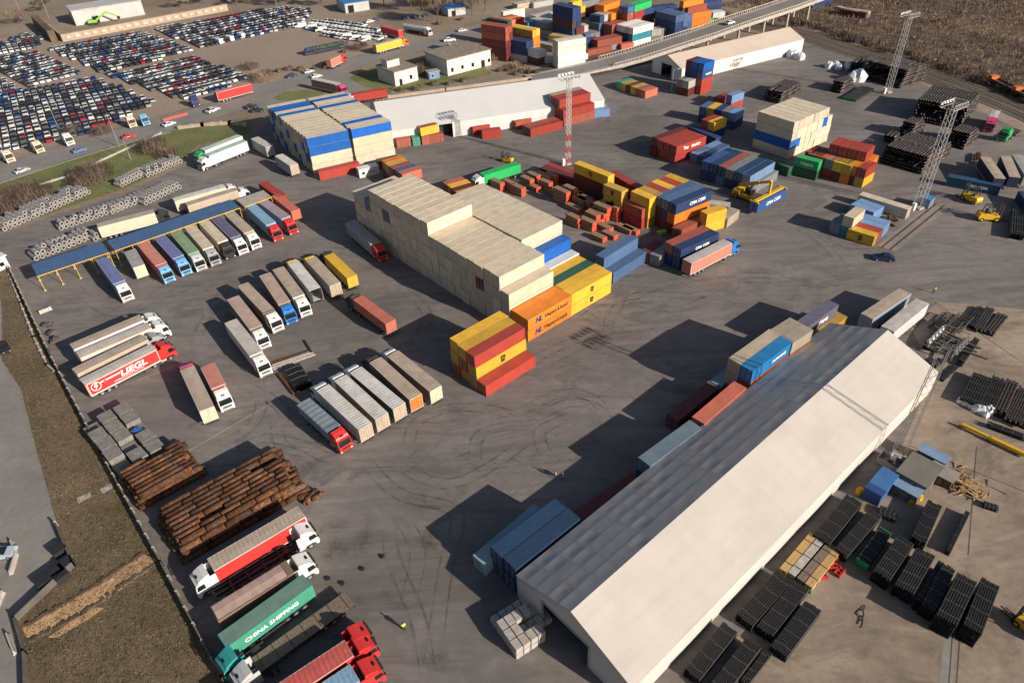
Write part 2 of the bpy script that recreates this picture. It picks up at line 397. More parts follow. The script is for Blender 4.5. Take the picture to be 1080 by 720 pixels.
# mixed pile beyond
block('long navy container lying across the mixed pile', (725, 133.3), (755, 146), 2.6, ['n'], 40)
block('the mixed short stack', (775.8, 120.8), (785.8, 114.2), 5.2, ['n l', 'n g', 'k n', 'u y', 'n s'], 20)
block('the low yellow and red pair of the mixed pile', (752.5, 130.8), (767.5, 125), 5.2, ['n y', 'y r'], 20)
block('the small blue on red stack', (774, 101), (784.2, 97.5), 5.2, ['r l'], 20)
block('the low red row behind the small blue stack', (760, 104), (770, 99), 2.6, ['r', 'g'], 20)
# cream stack with blue band, long axis towards the camera's right
block('the cream stack with a blue band', (799.9, 118.3), (838.1, 130.1), 10.6, ['c B c c', 'c B c c', 'c c c c', 'c c c c', 'c c c c', 'c L c c', 'c c B c', 'c c c'], H=2.65, flip=1)
# colourful short containers below it
block('the colourful short row', (908.4, 198.6), (919.9, 190.9), 0, ['y r', 'm o', 'b d', 'm b', 'b o', 'r b', 'm r'], 20)
block('the second colourful row', (898, 176), (910, 168), 5.2, ['o y', 'm y', 'r g', 'b r', 'm b'], 20)
block('the red short stack behind the colourful rows', (914, 162), (924, 153), 7.8, ['r r r', 'm r r', 'b m r', 'r m r'], 20)
block('the orange and blue short pair', (918, 172.5), (928, 163.5), 5.2, ['l o'], 20)
s = block('the green short stack', (840.5, 166), (865, 172), 5.2, ['d G'], 20)
side_text(s[0][1], 'Uniglory', 1.0, 'whiteink', 0, -1.235, 1.3, bold=.03)
block('green short container in the shade of the cream stack', (818, 171), (829, 176), 2.6, ['d'], 20)
# far white hall: brick red stack etc
block('the tall brick red stack by the white hall', (595.5, 133.3), (626, 125.5), 0, ['b r', 'r r r', 'n r r', 'm b T'], 40)
block('the low rows before the white hall', (559.5, 145), (593.5, 135.8), 0, ['r', 'b'], 40)
block('lone brick red container at the wall of the white hall', (545, 137), (575, 128), 0, ['b'], 40)
block('small bright red container in front of the white hall', (509, 147.2), (527.8, 145), 0, ['r'], 20)
block('the smallest pair before the white hall', (499, 144), (518, 139.5), 0, ['r', 'm'], 20)
block('blue tank container at the white hall corner', (626, 124.8), (642, 123), 0, ['l', 'T'], 20)
# ------------------------------------------------------------------ lorries
K = dict(white=(.64, .63, .615), cream=(.60, .50, .38), red=(.52, .03, .03), blue=(.02, .16, .48), lblue=(.15, .36, .58), black=(.03, .03, .032), grey=(.30, .31, .32),
         silver=(.45, .46, .47), yellow=(.66, .40, .03), green=(.03, .34, .10), teal=(.03, .28, .27), orange=(.70, .17, .03), tan=(.42, .335, .255), pink=(.45, .31, .26),
         brown=(.20, .13, .10), ink=(.012, .018, .05), navy=(.025, .045, .17), rblue=(.06, .12, .36), dgreen=(.03, .09, .06), steel=(.16, .22, .29), coral=(.55, .17, .13), lgreen=(.15, .30, .16),
         mint=(.42, .58, .50), mauve=(.28, .24, .30), magenta=(.55, .06, .16), offwhite=(.52, .49, .455), dark=(.05, .05, .05))
def wheel_meshes():
    t = MB(); n = 16
    for y0, y1, r0, r1 in ((-.15, -.11, .45, .5), (-.11, .11, .5, .5), (.11, .15, .5, .45)):
        t.tube((0, y0, 0), (0, y1, 0), r0, n, 0, r1, cap=False)
    t.add([(.45*math.cos(2*math.pi*i/n), y, .45*math.sin(2*math.pi*i/n)) for y in (-.15, .15) for i in range(n)]+[(.3*math.cos(2*math.pi*i/n), y, .3*math.sin(2*math.pi*i/n)) for y in (-.15, .15) for i in range(n)],
          [(i, (i+1) % n, 2*n+(i+1) % n, 2*n+i) for i in range(n)]+[(n+i, n+(i+1) % n, 3*n+(i+1) % n, 3*n+i) for i in range(n)])
    r = MB(); r.tube((0, -.13, 0), (0, .13, 0), .3, n); r.tube((0, -.16, 0), (0, .16, 0), .11, 8)
    return t.mesh('tyre', 'rubber'), r.mesh('rim', 'steel')
TYRE, RIM = wheel_meshes()
def wheel(x, y, z=.5): return ('wheel', TYRE, None, (x, y, z), 0, [('rim', RIM, None)])
_vm = {}
def trailer_meshes(Ln, kind):
    k = (round(Ln, 1), kind)
    if k in _vm: return _vm[k]
    x = Ln/2; w = 1.27; zb, zt = 1.05, 3.98
    d = {}
    if kind in ('box', 'open', 'timber'):
        b = MB(); n = max(3, round(Ln/1.15))
        for sy in (-1, 1):
            if kind == 'timber' and sy == -1:
                for i in range(5):
                    xx = -x+.1+i*(Ln-.3)/4; b.box(xx, -w, 1.2, xx+.12, -w+.12, zt-.05)
                b.box(-x, -w, 2.35, -x+3.6, -w+.05, zt-.05); b.box(-x, -w, zt-.2, x, -w+.08, zt-.03)
                continue
            vs = []
            m = n*4
            for i in range(m+1):
                xx = -x+Ln*i/m; off = -.022*abs(math.sin(i*math.pi/4))
                vs += [(xx, sy*(w+off), zb), (xx, sy*(w+off*.3), zt-.05)]
            b.add(vs, [(2*i, 2*i+2, 2*i+3, 2*i+1) if sy < 0 else (2*i+1, 2*i+3, 2*i+2, 2*i) for i in range(m)])
        b.box(x-.06, -w+.01, zb, x, w-.01, zt-.04)
        d['body'] = b.mesh('trailer_side', 'curtain')
        f = MB()
        for sy in (-1, 1):
            f.box(-x-.02, min(sy*(w+.012), sy*(w-.1)), .98, x+.02, max(sy*(w+.012), sy*(w-.1)), 1.16)
            f.box(-x-.02, min(sy*(w+.012), sy*(w-.06)), zt-.1, x+.02, max(sy*(w+.012), sy*(w-.06)), zt+.005)
            f.box(-x-.025, min(sy*(w+.012), sy*(w-.1)), .98, -x+.1, max(sy*(w+.012), sy*(w-.1)), zt)
        f.box(-x-.025, -w, zt-.14, -x+.08, w, zt+.003); f.box(x-.05, -w, zt-.1, x+.022, w, zt+.003)
        f.box(-x, -w+.02, 1.0, x, w-.02, 1.1)
        d['frame'] = f.mesh('trailer_frame', 'fabric')
        r = MB(); nr = max(4, round(Ln/.62)); vs = []; fs = []
        for i in range(nr*2+1):
            xx = -x+.02+(Ln-.04)*i/(nr*2); hz = .035 if i % 2 == 0 else -.012
            for j in range(5):
                yy = -w+.04+(2*w-.08)*j/4; vs.append((xx, yy, zt+hz*(1-abs(j-2)/2*.6)+.03*(1-abs(j-2)/2)+random.uniform(-.008, .008)))
        for i in range(nr*2):
            for j in range(4): fs.append((i*5+j, i*5+5+j, i*5+6+j, i*5+1+j))
        r.add(vs, fs); d['roof'] = r.mesh('trailer_roof', 'tarp')
        dr = MB(); dr.box(-.025, -.6, 1.18, .025, .6, zt-.16)
        for yy in (-.25, .25): dr.tube((-.045, yy, 1.1), (-.045, yy, zt-.12), .022, 6)
        d['door'] = dr.mesh('trailer_door', 'fabric')
    elif kind == 'tipper':
        b = MB(); zt = 3.5
        pts = [(-w*.8, 1.1), (w*.8, 1.1), (w, 1.5), (w, zt), (-w, zt), (-w, 1.5)]
        b.add([(-x, y, z) for y, z in pts]+[(x, y, z) for y, z in pts], [(0, 1, 2, 3, 4, 5), (11, 10, 9, 8, 7, 6)]+[(i, 6+i, 6+(i+1) % 6, (i+1) % 6) for i in (0, 1, 2, 4, 5)])
        for sy in (-1, 1):
            for i in range(9): xx = -x+.1+i*(Ln-.3)/8; b.box(xx, min(sy*w, sy*(w+.05)), 1.5, xx+.1, max(sy*w, sy*(w+.05)), zt)
            b.box(-x, min(sy*w, sy*(w+.07)), zt-.14, x, max(sy*w, sy*(w+.07)), zt+.01)
        b.box(x-.9, -w, zt, x+.02, w, zt+.06); b.box(-x-.05, -w-.05, 1.1, -x+.05, w+.05, zt+.03)
        d['body'] = b.mesh('tipper_body', 'fabric')
        r = MB(); vs = []
        for i in range(15):
            xx = -x+.05+(Ln-1)*i/14
            for j in range(5): vs.append((xx, -w+.05+(2*w-.1)*j/4, zt+.06-.05*(i % 2)+.10*(1-abs(j-2)/2)))
        r.add(vs, [(i*5+j, i*5+5+j, i*5+6+j, i*5+1+j) for i in range(14) for j in range(4)]); d['roof'] = r.mesh('tipper_sheet', 'tarp')
    elif kind in ('flat', 'skeletal'):
        b = MB()
        if kind == 'flat':
            b.box(-x, -w, 1.2, x, w, 1.34, 0)
            for i in range(12): yy = -w+.02+i*.212; b.box(-x+.02, yy, 1.34, x-.02, yy+.195, 1.37, 1)
            b.box(x-.08, -w, 1.36, x, w, 2.3, 0)
            for i in range(7):
                xx = -x+.8+i*(Ln-1.6)/6; b.box(xx, -w-.02, 1.36, xx+.07, w+.02, 1.42, 0)
        else:
            for yy in (-.45, .45): b.box(-x, yy-.08, .95, x, yy+.08, 1.2, 0)
            for i in range(6): xx = -x+.1+i*(Ln-.4)/5; b.box(xx, -w, 1.05, xx+.2, w, 1.2, 0)
        d['body'] = b.mesh('trailer_bed', ['chassis', 'greywood'])
    elif kind == 'tanker':
        b = MB(); n = 14; vs = []
        for xx, s in ((-x, .75), (-x+.25, 1), (x-.25, 1), (x, .75)):
            for i in range(n): a = 2*math.pi*i/n; vs.append((xx, 1.22*s*math.cos(a), 2.55+1.2*s*math.sin(a)))
        b.add(vs, [(k*n+i, k*n+(i+1) % n, (k+1)*n+(i+1) % n, (k+1)*n+i) for k in range(3) for i in range(n)]+[tuple(range(n)), tuple(range(3*n, 4*n))])
        b.box(-x+1, -.3, 3.72, x-1, .3, 3.8); d['body'] = b.mesh('tank_barrel', 'fabric')
    c = MB()
    for yy in (-.5, .5): c.box(-x+.1, yy-.07, .75, x-.2, yy+.07, 1.0)
    for yy in (-1.05, 1.05):
        c.box(x-3.6, yy-.08, .15, x-3.45, yy+.08, 1.0)
    c.box(-x-.02, -1.2, .5, -x+.1, 1.2, .64)
    for sy in (-1, 1): c.box(-x+4.6 if Ln > 9 else -.2, sy*1.18-.03, .5, x-3.9 if Ln > 9 else .4, sy*1.18+.03, .9)
    d['chassis'] = c.mesh('trailer_chassis', 'chassis')
    _vm[k] = d; return d
def cab_meshes():
    b = MB(); w = 1.24
    lo = [(0, .95), (.15, .95), (.55, 1.12), (1.5, 1.12), (1.85, .75), (1.9, .42), (2.3, .42), (2.36, .9), (2.34, 1.75), (2.08, 2.9), (1.72, 3.08), (0, 3.08)]
    b.prism(lo, -w, w)
    top = [(0, 3.06), (1.78, 3.06), (1.55, 3.35), (.75, 3.72), (.1, 3.86), (0, 3.80)]
    b.prism(top, -w+.12, w-.12)
    for sy in (-1, 1): b.box(-.75, sy*1.2-.03, .95, .02, sy*1.2+.03, 3.4)
    body = b.mesh('cab_shell', 'gloss')
    g = MB(); vs = [(2.37-.0, -w+.1, 1.82), (2.37, w-.1, 1.82), (2.135, w-.18, 2.78), (2.135, -w+.18, 2.78)]
    g.add(vs+[(p[0]-.05, p[1], p[2]) for p in vs], ((0, 1, 2, 3), (4, 7, 6, 5), (0, 3, 7, 4), (1, 5, 6, 2), (3, 2, 6, 7), (0, 4, 5, 1)))
    ws = g.mesh('windscreen', 'glass')
    sw = MB(); sw.prism([(1.0, 1.8), (2.18, 1.8), (1.95, 2.72), (1.0, 2.72)], -.012, .012); sidew = sw.mesh('side_window', 'glass')
    v = MB(); v.add([(2.16, -1.1, 2.86), (2.16, 1.1, 2.86), (2.42, 1.05, 2.74), (2.42, -1.05, 2.74), (2.16, -1.1, 2.91), (2.16, 1.1, 2.91), (2.42, 1.05, 2.78), (2.42, -1.05, 2.78)],
                    ((3, 2, 1, 0), (4, 5, 6, 7), (0, 1, 5, 4), (2, 3, 7, 6), (1, 2, 6, 5), (3, 0, 4, 7))); visor = v.mesh('sun_visor', 'black')
    gr = MB()
    for zz in (1.02, 1.2, 1.38): gr.box(2.345, -.8, zz, 2.375, .8, zz+.13)
    gr.box(2.30, -.85, .5, 2.33, .85, .68); grille = gr.mesh('grille', 'black')
    h = MB(); h.box(-.04, -.17, -.1, .03, .17, .1); head = h.mesh('headlight', 'lamp')
    mi = MB(); mi.box(-.06, -.06, -.35, .06, .1, .35); mi.bar((-.05, 0, .2), (-.1, -.22, .25), .04); mir = mi.mesh('mirror', 'black')
    ht = MB(); ht.box(.35, -.3, -.02, .95, .3, .03); hatch = ht.mesh('roof_hatch', 'glass')
    return dict(body=body, ws=ws, sw=sidew, visor=visor, grille=grille, head=head, mir=mir, hatch=hatch)
CAB = cab_meshes()
def tractor_chassis_mesh():
    b = MB()
    for yy in (-.42, .42): b.box(-5.85, yy-.06, .75, -1.6, yy+.06, 1.0)
    b.tube((-4.6, 0, 1.0), (-4.6, 0, 1.12), .5, 12); b.box(-5.2, -.5, 1.0, -4.0, .5, 1.06)
    b.box(-1.95, -1.1, .55, -1.8, 1.1, 1.0)
    m = b.mesh('tractor_chassis', 'chassis'); t = MB()
    t.tube((-3.3, -.95, .72), (-2.2, -.95, .72), .3, 12); tank = t.mesh('fuel_tank', 'steel')
    mg = MB()
    for sy in (1,):
        for i in range(6):
            a, c = math.pi*i/6, math.pi*(i+1)/6
            mg.quad((-4.6+.58*math.cos(a), sy*-.275, .5+.58*math.sin(a)), (-4.6+.58*math.cos(a), sy*.275, .5+.58*math.sin(a)), (-4.6+.58*math.cos(c), sy*.275, .5+.58*math.sin(c)), (-4.6+.58*math.cos(c), sy*-.275, .5+.58*math.sin(c)))
    return m, tank, mg.mesh('mudguard', 'black')
TCH, TANK, MUDG = tractor_chassis_mesh()
def cab_parts(xf):
    """cab and running gear of a tractor whose bumper is at x = xf"""
    x0 = xf-2.38
    subs = [('windscreen', CAB['ws'], None), ('side_window', CAB['sw'], None, (0, -1.243, 0)), ('side_window', CAB['sw'], None, (0, 1.243, 0)), ('sun_visor', CAB['visor'], None),
            ('grille', CAB['grille'], None), ('headlight', CAB['head'], None, (2.33, -.98, .75)), ('headlight', CAB['head'], None, (2.33, .98, .75)),
            ('mirror', CAB['mir'], None, (2.3, 1.38, 2.2)), ('mirror', CAB['mir'], None, (2.3, -1.46, 2.2)), ('roof_hatch', CAB['hatch'], None, (.75, 0, 3.41))]
    ps = [('cab', CAB['body'], 'cab', (x0, 0, 0), 0, subs), ('chassis', TCH, None, (xf, 0, 0)), ('fuel_tank', TANK, None, (xf, 0, 0)), ('mudguard', MUDG, None, (xf, .95, 0)), ('mudguard', MUDG, None, (xf, -.95, 0))]
    for y in (-1.05, 1.05): ps += [wheel(xf-1.42, y)]
    for y in (-1.02, -.68, .68, 1.02): ps += [wheel(xf-4.6, y)]
    return ps
def trailer_parts(Ln, kind, x0=0):
    d = trailer_meshes(Ln, kind); x = Ln/2
    subs = []
    if 'frame' in d: subs.append(('trailer_frame', d['frame'], 'frame'))
    if 'roof' in d: subs.append(('trailer_roof', d['roof'], 'roof'))
    if 'door' in d:
        if kind == 'open': subs += [('trailer_door', d['door'], 'rear', (-x-.55, -1.22, 0), 1.35), ('trailer_door', d['door'], 'rear', (-x-.55, 1.22, 0), -1.35)]
        else: subs += [('trailer_door', d['door'], 'rear', (-x-.02, -.62, 0)), ('trailer_door', d['door'], 'rear', (-x-.02, .62, 0))]
    ps = [('trailer', d['body'], 'side', (x0, 0, 0), 0, subs), ('trailer_chassis', d['chassis'], None, (x0, 0, 0))]
    ax = (1.9, 3.2, 4.5) if Ln > 9 else (1.3, 2.6)
    for a in ax:
        for y in (-1.03, 1.03): ps.append(wheel(x0-x+a, y))
    return ps
LORRIES = []
def lorry(label, rear, front, side, roof, cab=None, kind='box', rearcol=None, Ln=13.6, z=4.0, anchor='r', frame=None, group=None, category=None, gap=.75, dz=0):
    """rear/front: survey pixels of the roof centre line at height z; anchored at the rear ('r'), front ('f') or middle ('m')"""
    a, b = W(*rear, z), W(*front, z); th = ang(a, b); u = Vector((math.cos(th), math.sin(th), 0))
    mid = {'r': a+u*Ln/2, 'f': b-u*Ln/2, 'm': (a+b)/2}[anchor]; mid.z = dz
    nm = 'articulated_lorry' if cab else 'semi_trailer'
    o = thing(nm, label, category or ('lorry' if cab else 'trailer'), mid, th, group)
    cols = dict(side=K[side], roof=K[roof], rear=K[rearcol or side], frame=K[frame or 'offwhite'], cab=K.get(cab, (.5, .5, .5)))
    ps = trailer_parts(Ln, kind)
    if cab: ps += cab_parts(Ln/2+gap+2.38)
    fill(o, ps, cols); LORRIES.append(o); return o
def tractor(label, pos, head, cab, group=None, z=0):
    """tractor alone; pos: ground pixel below the cab, head: ground pixel it faces"""
    a, b = W(*pos), W(*head); th = ang(a, b)
    o = thing('lorry_tractor', label, 'lorry', a, th, group); fill(o, cab_parts(2.0), dict(cab=K[cab])); return o
def loaded(label, clabel, rear, front, code, cab=None, Ln=12.3, z=3.9, anchor='r', H=2.6, bars=True):
    """skeletal trailer carrying a container; two things"""
    o = lorry(label, rear, front, 'dark', 'dark', cab, 'skeletal', None, Ln, z, anchor)
    c = container(o.location.x, o.location.y, 1.22, o.rotation_euler.z, 12.19, H, code[0], clabel, None, bars, code[1] if len(code) > 1 else None); return o, c
# --- the row nosed out from under the blue canopy
lorry('blue roofed lorry with white cab standing out furthest from the blue canopy', (107.2, 272.8), (125.5, 297.2), 'rblue', 'rblue', 'white', anchor='f')
lorry('short dirty cream trailer without a cab under the blue canopy', (137, 264.3), (146.2, 280.4), 'cream', 'grey', None, anchor='f', Ln=9)
lorry('brick red roofed lorry with light blue cab backed under the canopy', (150.4, 255.9), (169.8, 278.1), 'red', 'coral', 'lblue', anchor='f')
lorry('royal blue roofed lorry with pale blue cab backed under the canopy', (169.8, 251.3), (187.8, 270.7), 'rblue', 'rblue', 'lblue', anchor='f')
lorry('green roofed lorry with silver cab backed under the canopy', (185.6, 244.8), (204, 266), 'lgreen', 'lgreen', 'silver', anchor='f')
lorry('beige roofed lorry with grey cab next to the green roofed lorry', (200.4, 239.3), (219.3, 260.6), 'cream', 'cream', 'grey', anchor='f')
lorry('cream roofed lorry with black cab backed under the canopy', (215.2, 233.7), (234.6, 253.7), 'cream', 'cream', 'black', anchor='f')
lorry('navy roofed lorry with white cab backed under the canopy', (229.1, 230.9), (248.5, 249.4), 'navy', 'navy', 'white', anchor='f')
lorry('tan roofed lorry with white cab at the end of the blue canopy', (243, 225.4), (262.4, 243.9), 'tan', 'tan', 'white', anchor='f')
lorry('light blue roofed lorry with bright red cab beside the grey canopy', (266.1, 218), (285.6, 235.6), 'lblue', 'lblue', 'red', anchor='f')
lorry('mauve roofed lorry with red cab beside the red containers', (278.1, 212.4), (301.3, 229.1), 'mauve', 'mauve', 'red', anchor='f')
loaded('skeletal trailer under the first red container east of the canopy', 'red container on a trailer next to the mauve roofed lorry', (289, 204), (313, 222.5), 'a', anchor='m')
loaded('skeletal trailer under the second red container east of the canopy', 'bright red container on a trailer behind the grey canopy end', (277, 192), (297, 206), 'r', anchor='m')
# --- behind the canopy
lorry('tan trailer with black cab parked behind the blue canopy', (101.5, 237.9), (163, 222.3), 'cream', 'tan', 'black', anchor='m')
lorry('white roofed lorry standing furthest back behind the canopy', (182.8, 210.6), (236.5, 195.7), 'cream', 'white', 'white', anchor='m')
lorry('tan sided lorry with white cab just behind the blue canopy', (196.7, 215.2), (248.5, 199.4), 'tan', 'tan', 'white', anchor='m')
lorry('mint roofed lorry with green cab parked by the grass verge', (253.4, 142.4), (212.9, 158.2), 'white', 'mint', 'green', anchor='m')
tl = lorry('open sided lorry with white cab showing its timber load', (257.2, 148.2), (218.2, 163.5), 'white', 'mint', 'white', kind='timber', anchor='m')
lorry('grey roofed trailer in the shadow of the blue and cream block', (287, 155.9), (265.6, 143.6), 'grey', 'offwhite', None, anchor='m', Ln=10)
lorry('white roofed trailer with tan doors beside the blue and cream block', (313, 175.8), (290.9, 161.2), 'grey', 'white', None, rearcol='tan', anchor='m', Ln=10)
# --- the middle row
lorry('dirty white lorry nearest in the middle row, white cab', (244.3, 339.8), (268.6, 370.5), 'offwhite', 'offwhite', 'white', anchor='m')
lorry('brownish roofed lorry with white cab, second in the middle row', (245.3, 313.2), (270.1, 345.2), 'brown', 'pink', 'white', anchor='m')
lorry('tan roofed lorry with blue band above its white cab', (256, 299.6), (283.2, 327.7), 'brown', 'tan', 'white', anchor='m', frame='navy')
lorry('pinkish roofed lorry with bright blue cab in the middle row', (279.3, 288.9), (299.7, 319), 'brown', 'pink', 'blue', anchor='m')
lorry('tan roofed lorry with white cab next to the blue cab', (292.9, 282.1), (315.2, 312.2), 'offwhite', 'tan', 'white', anchor='m')
lorry('white roofed lorry with its rear doors open and yellow cab', (332.7, 305.4), (308.4, 275.3), 'grey', 'white', 'yellow', kind='open', anchor='m')
lorry('grey sided lorry with yellow cab and tan roof', (354.1, 300.5), (326.9, 271.4), 'grey', 'tan', 'yellow', anchor='m', rearcol='tan')
loaded('dark lorry with skeletal trailer under the yellow container', 'yellow container on the trailer at the end of the middle row', (371.6, 291.8), (346.3, 267.5), 'y', 'black', anchor='m')
loaded('skeletal trailer with dark cab under the lone red container', 'lone red container on a trailer in the middle of the yard', (411.4, 338.4), (377.4, 313.2), 'a', 'dark', anchor='m')
lorry('grey lorry with red cab driving along the great cream block', (370, 233.8), (395, 255), 'grey', 'grey', 'red', anchor='m')
# --- single ones and the ribbed white row
lorry('long tan lorry with tan rear doors and hidden red cab', (218.3, 431.7), (196.7, 386.7), 'brown', 'tan', 'magenta', anchor='m', rearcol='cream')
lorry('short lorry with rust red body and white cab', (219.2, 385.8), (230, 406.7), 'coral', 'coral', 'white', anchor='m', Ln=7.2, z=3.9)
lorry('steel blue tipper lorry with red and white cab', (320, 423.3), (351.7, 451.7), 'steel', 'steel', 'red', kind='tipper', anchor='m', Ln=9.6, z=3.5)
lorry('ribbed white lorry beside the steel blue tipper', (384.9, 449.2), (338.2, 406.4), 'offwhite', 'white', 'white', anchor='r', rearcol='tan')
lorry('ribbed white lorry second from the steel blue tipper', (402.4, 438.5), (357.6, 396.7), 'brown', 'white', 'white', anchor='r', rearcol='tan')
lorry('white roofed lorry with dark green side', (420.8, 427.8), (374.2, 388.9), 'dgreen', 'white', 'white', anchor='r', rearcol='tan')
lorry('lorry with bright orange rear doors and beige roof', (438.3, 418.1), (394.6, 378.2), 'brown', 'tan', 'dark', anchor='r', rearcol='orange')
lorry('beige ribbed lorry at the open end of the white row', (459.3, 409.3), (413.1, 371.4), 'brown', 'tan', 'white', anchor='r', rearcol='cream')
# --- four lorries side by side at the fence
lorry('tan and white lorry at the back of the four by the fence', (76, 365.3), (149, 334.3), 'white', 'tan', 'white', anchor='m')
lorry('pale grey lorry with orange edge strips among the four by the fence', (82, 374), (157, 342.3), 'offwhite', 'offwhite', 'white', anchor='m', frame='orange')
lorry('ribbed tan lorry with grey cab among the four by the fence', (78.3, 391.7), (153.3, 355), 'tan', 'tan', 'grey', anchor='m')
lg = lorry('red sided lorry with red cab and large white lettering', (86.7, 402.5), (161.7, 365), 'red', 'offwhite', 'red', anchor='m')
tr = next(c_ for c_ in lg.children if c_.name.startswith('trailer') and 'chassis' not in c_.name)
side_text(tr, 'LIEGL', 1.7, 'whiteink', 1.7, -1.30, 2.6, shear=.15, bold=.05, sx=1.2); side_text(tr, 'INT. TRANSPORTE', .45, 'whiteink', -2.6, -1.30, 2.95, bold=.02)
side_text(tr, 'INTERNATIONALE SPEDITION', .42, 'whiteink', .6, -1.30, 1.7)
mb = MB(); n = 28
for i in range(n):
    a, c = 2*math.pi*i/n, 2*math.pi*(i+1)/n; mb.add([(r*math.cos(t), y, r*math.sin(t)) for y in (-.012, .012) for r, t in ((.78, a), (.9, a), (.9, c), (.78, c))], ((0, 1, 2, 3), (7, 6, 5, 4), (1, 5, 6, 2), (0, 3, 7, 4)))
mb.prism([(-.1, .6), (.35, .6), (.08, .12), (.38, .12), (-.3, -.65), (-.08, -.08), (-.38, -.08)], -.012, .012)
link('emblem', mb.mesh('emblem', 'whiteink'), tr, None, (-5.3, -1.30, 2.6))
mb = MB()
for zz in (1.22, 3.72): mb.box(-6.6, -.012, zz, 6.6, .012, zz+.07)
for xx in (-6.6, 6.53): mb.box(xx, -.012, 1.22, xx+.07, .012, 3.79)
link('side_border', mb.mesh('side_border', 'whiteink'), tr, None, (0, -1.298, 0))
# --- lower left group
lorry('red lorry with white cab at the rusty pipe stack', (317.5, 539.2), (222.5, 595), 'red', 'tan', 'white', anchor='m', frame='white')
lorry('white cabbed lorry with an empty skeletal trailer', (248, 612), (312, 574), 'dark', 'dark', 'white', kind='skeletal', z=1.2, Ln=12.3, anchor='f')
lorry('low brown tipper lorry with white cab beside the green container', (232.7, 642.6), (306, 597), 'brown', 'pink', 'white', kind='tipper', z=3.5, anchor='f', Ln=10.6)
o, c = loaded('skeletal trailer under the lettered sea green container', 'sea green container lettered in white on a trailer', (323.7, 610.4), (233.9, 675.2), 'tX', None, anchor='m')
tractor('teal lorry tractor at the end of the sea green container', (252, 704), (236, 716), 'teal')
tractor('silver lorry tractor in front of the flatbed trailer', (267, 720), (251, 732), 'silver')
side_text(c, 'CHINA', 1.0, 'whiteink', 2.4, 1.235, 1.25, face=1, bold=.02); side_text(c, 'SHIPPING', 1.0, 'whiteink', -1.6, 1.235, 1.25, face=1, bold=.02)
lorry('flatbed trailer with worn wooden deck and straps', (366.3, 631.7), (271.9, 699.3), 'dark', 'dark', None, kind='flat', z=1.37, anchor='m')
lorry('red cabbed lorry with an empty dark trailer', (290, 738), (368, 684), 'dark', 'dark', 'red', kind='skeletal', z=1.2, anchor='f', Ln=12.3)
lorry('all red lorry nearest the lower edge', (323.7, 712), (368, 682.6), 'red', 'red', 'red', anchor='f')
lorry('blue roofed lorry at the lower edge beside the all red one', (330, 738), (374, 708.5), 'blue', 'lblue', 'red', anchor='f')
# --- right of the great hall and yard
lorry('tan roofed trailer behind the far gable of the great hall', (920, 329.8), (950, 310), 'steel', 'tan', None, anchor='m')
lorry('cream and white roofed trailer nearest the steel frames', (936.7, 346.5), (973, 317.5), 'silver', 'offwhite', None, anchor='m')
lorry('coral sided lorry with blue cab beside the navy pile', (726.6, 274.7), (766.4, 254.8), 'coral', 'offwhite', 'blue', anchor='m')
# --- along the public road
lorry('red trailer parked beside the car field', (230, 96.3), (260, 88.7), 'red', 'coral', None, anchor='m')
lorry('olive sided lorry with magenta cab at the road corner', (329.3, 82.4), (357, 88.5), 'brown', 'offwhite', 'magenta', anchor='m')
loaded('white cabbed lorry under the red container at the gate', 'red container on the lorry behind the cream and blue block', (405.2, 93.6), (374, 98.2), 'r', 'white', anchor='m', bars=False)
lorry('yellow lorry with orange cab driving on the road', (395.9, 47.2), (421, 40.7), 'yellow', 'offwhite', 'orange', anchor='m')
lorry('grey tanker lorry with white cab beside the trees', (426.5, 25), (447.8, 28.7), 'silver', 'silver', 'white', kind='tanker', anchor='m', z=3.7)
lorry('red trailer parked end on beside the tanker', (403, 27), (422.5, 32), 'red', 'red', None, anchor='m')
lorry('short red lorry parked at the road edge', (346, 63), (357, 58), 'coral', 'coral', 'red', anchor='m', Ln=7)
for i, (p, h, cb, lb) in enumerate([((11, 171), (22, 178), 'cream', 'cream tractor unit nearest the photo edge at the car field'), ((42, 161), (54, 168), 'cream', 'cream tractor unit second along the car field'),
        ((74, 153), (85, 161), 'white', 'white tractor unit behind the two blue cars'), ((140, 134), (148, 141), 'cream', 'cream tractor unit beside the light blue one'),
        ((154, 132), (162, 139), 'lblue', 'light blue tractor unit at the car field'), ((206, 112), (214, 117), 'navy', 'dark blue tractor unit beside the red trailer')]):
    tractor(lb, p, h, cb, 'tractor units along the car field')
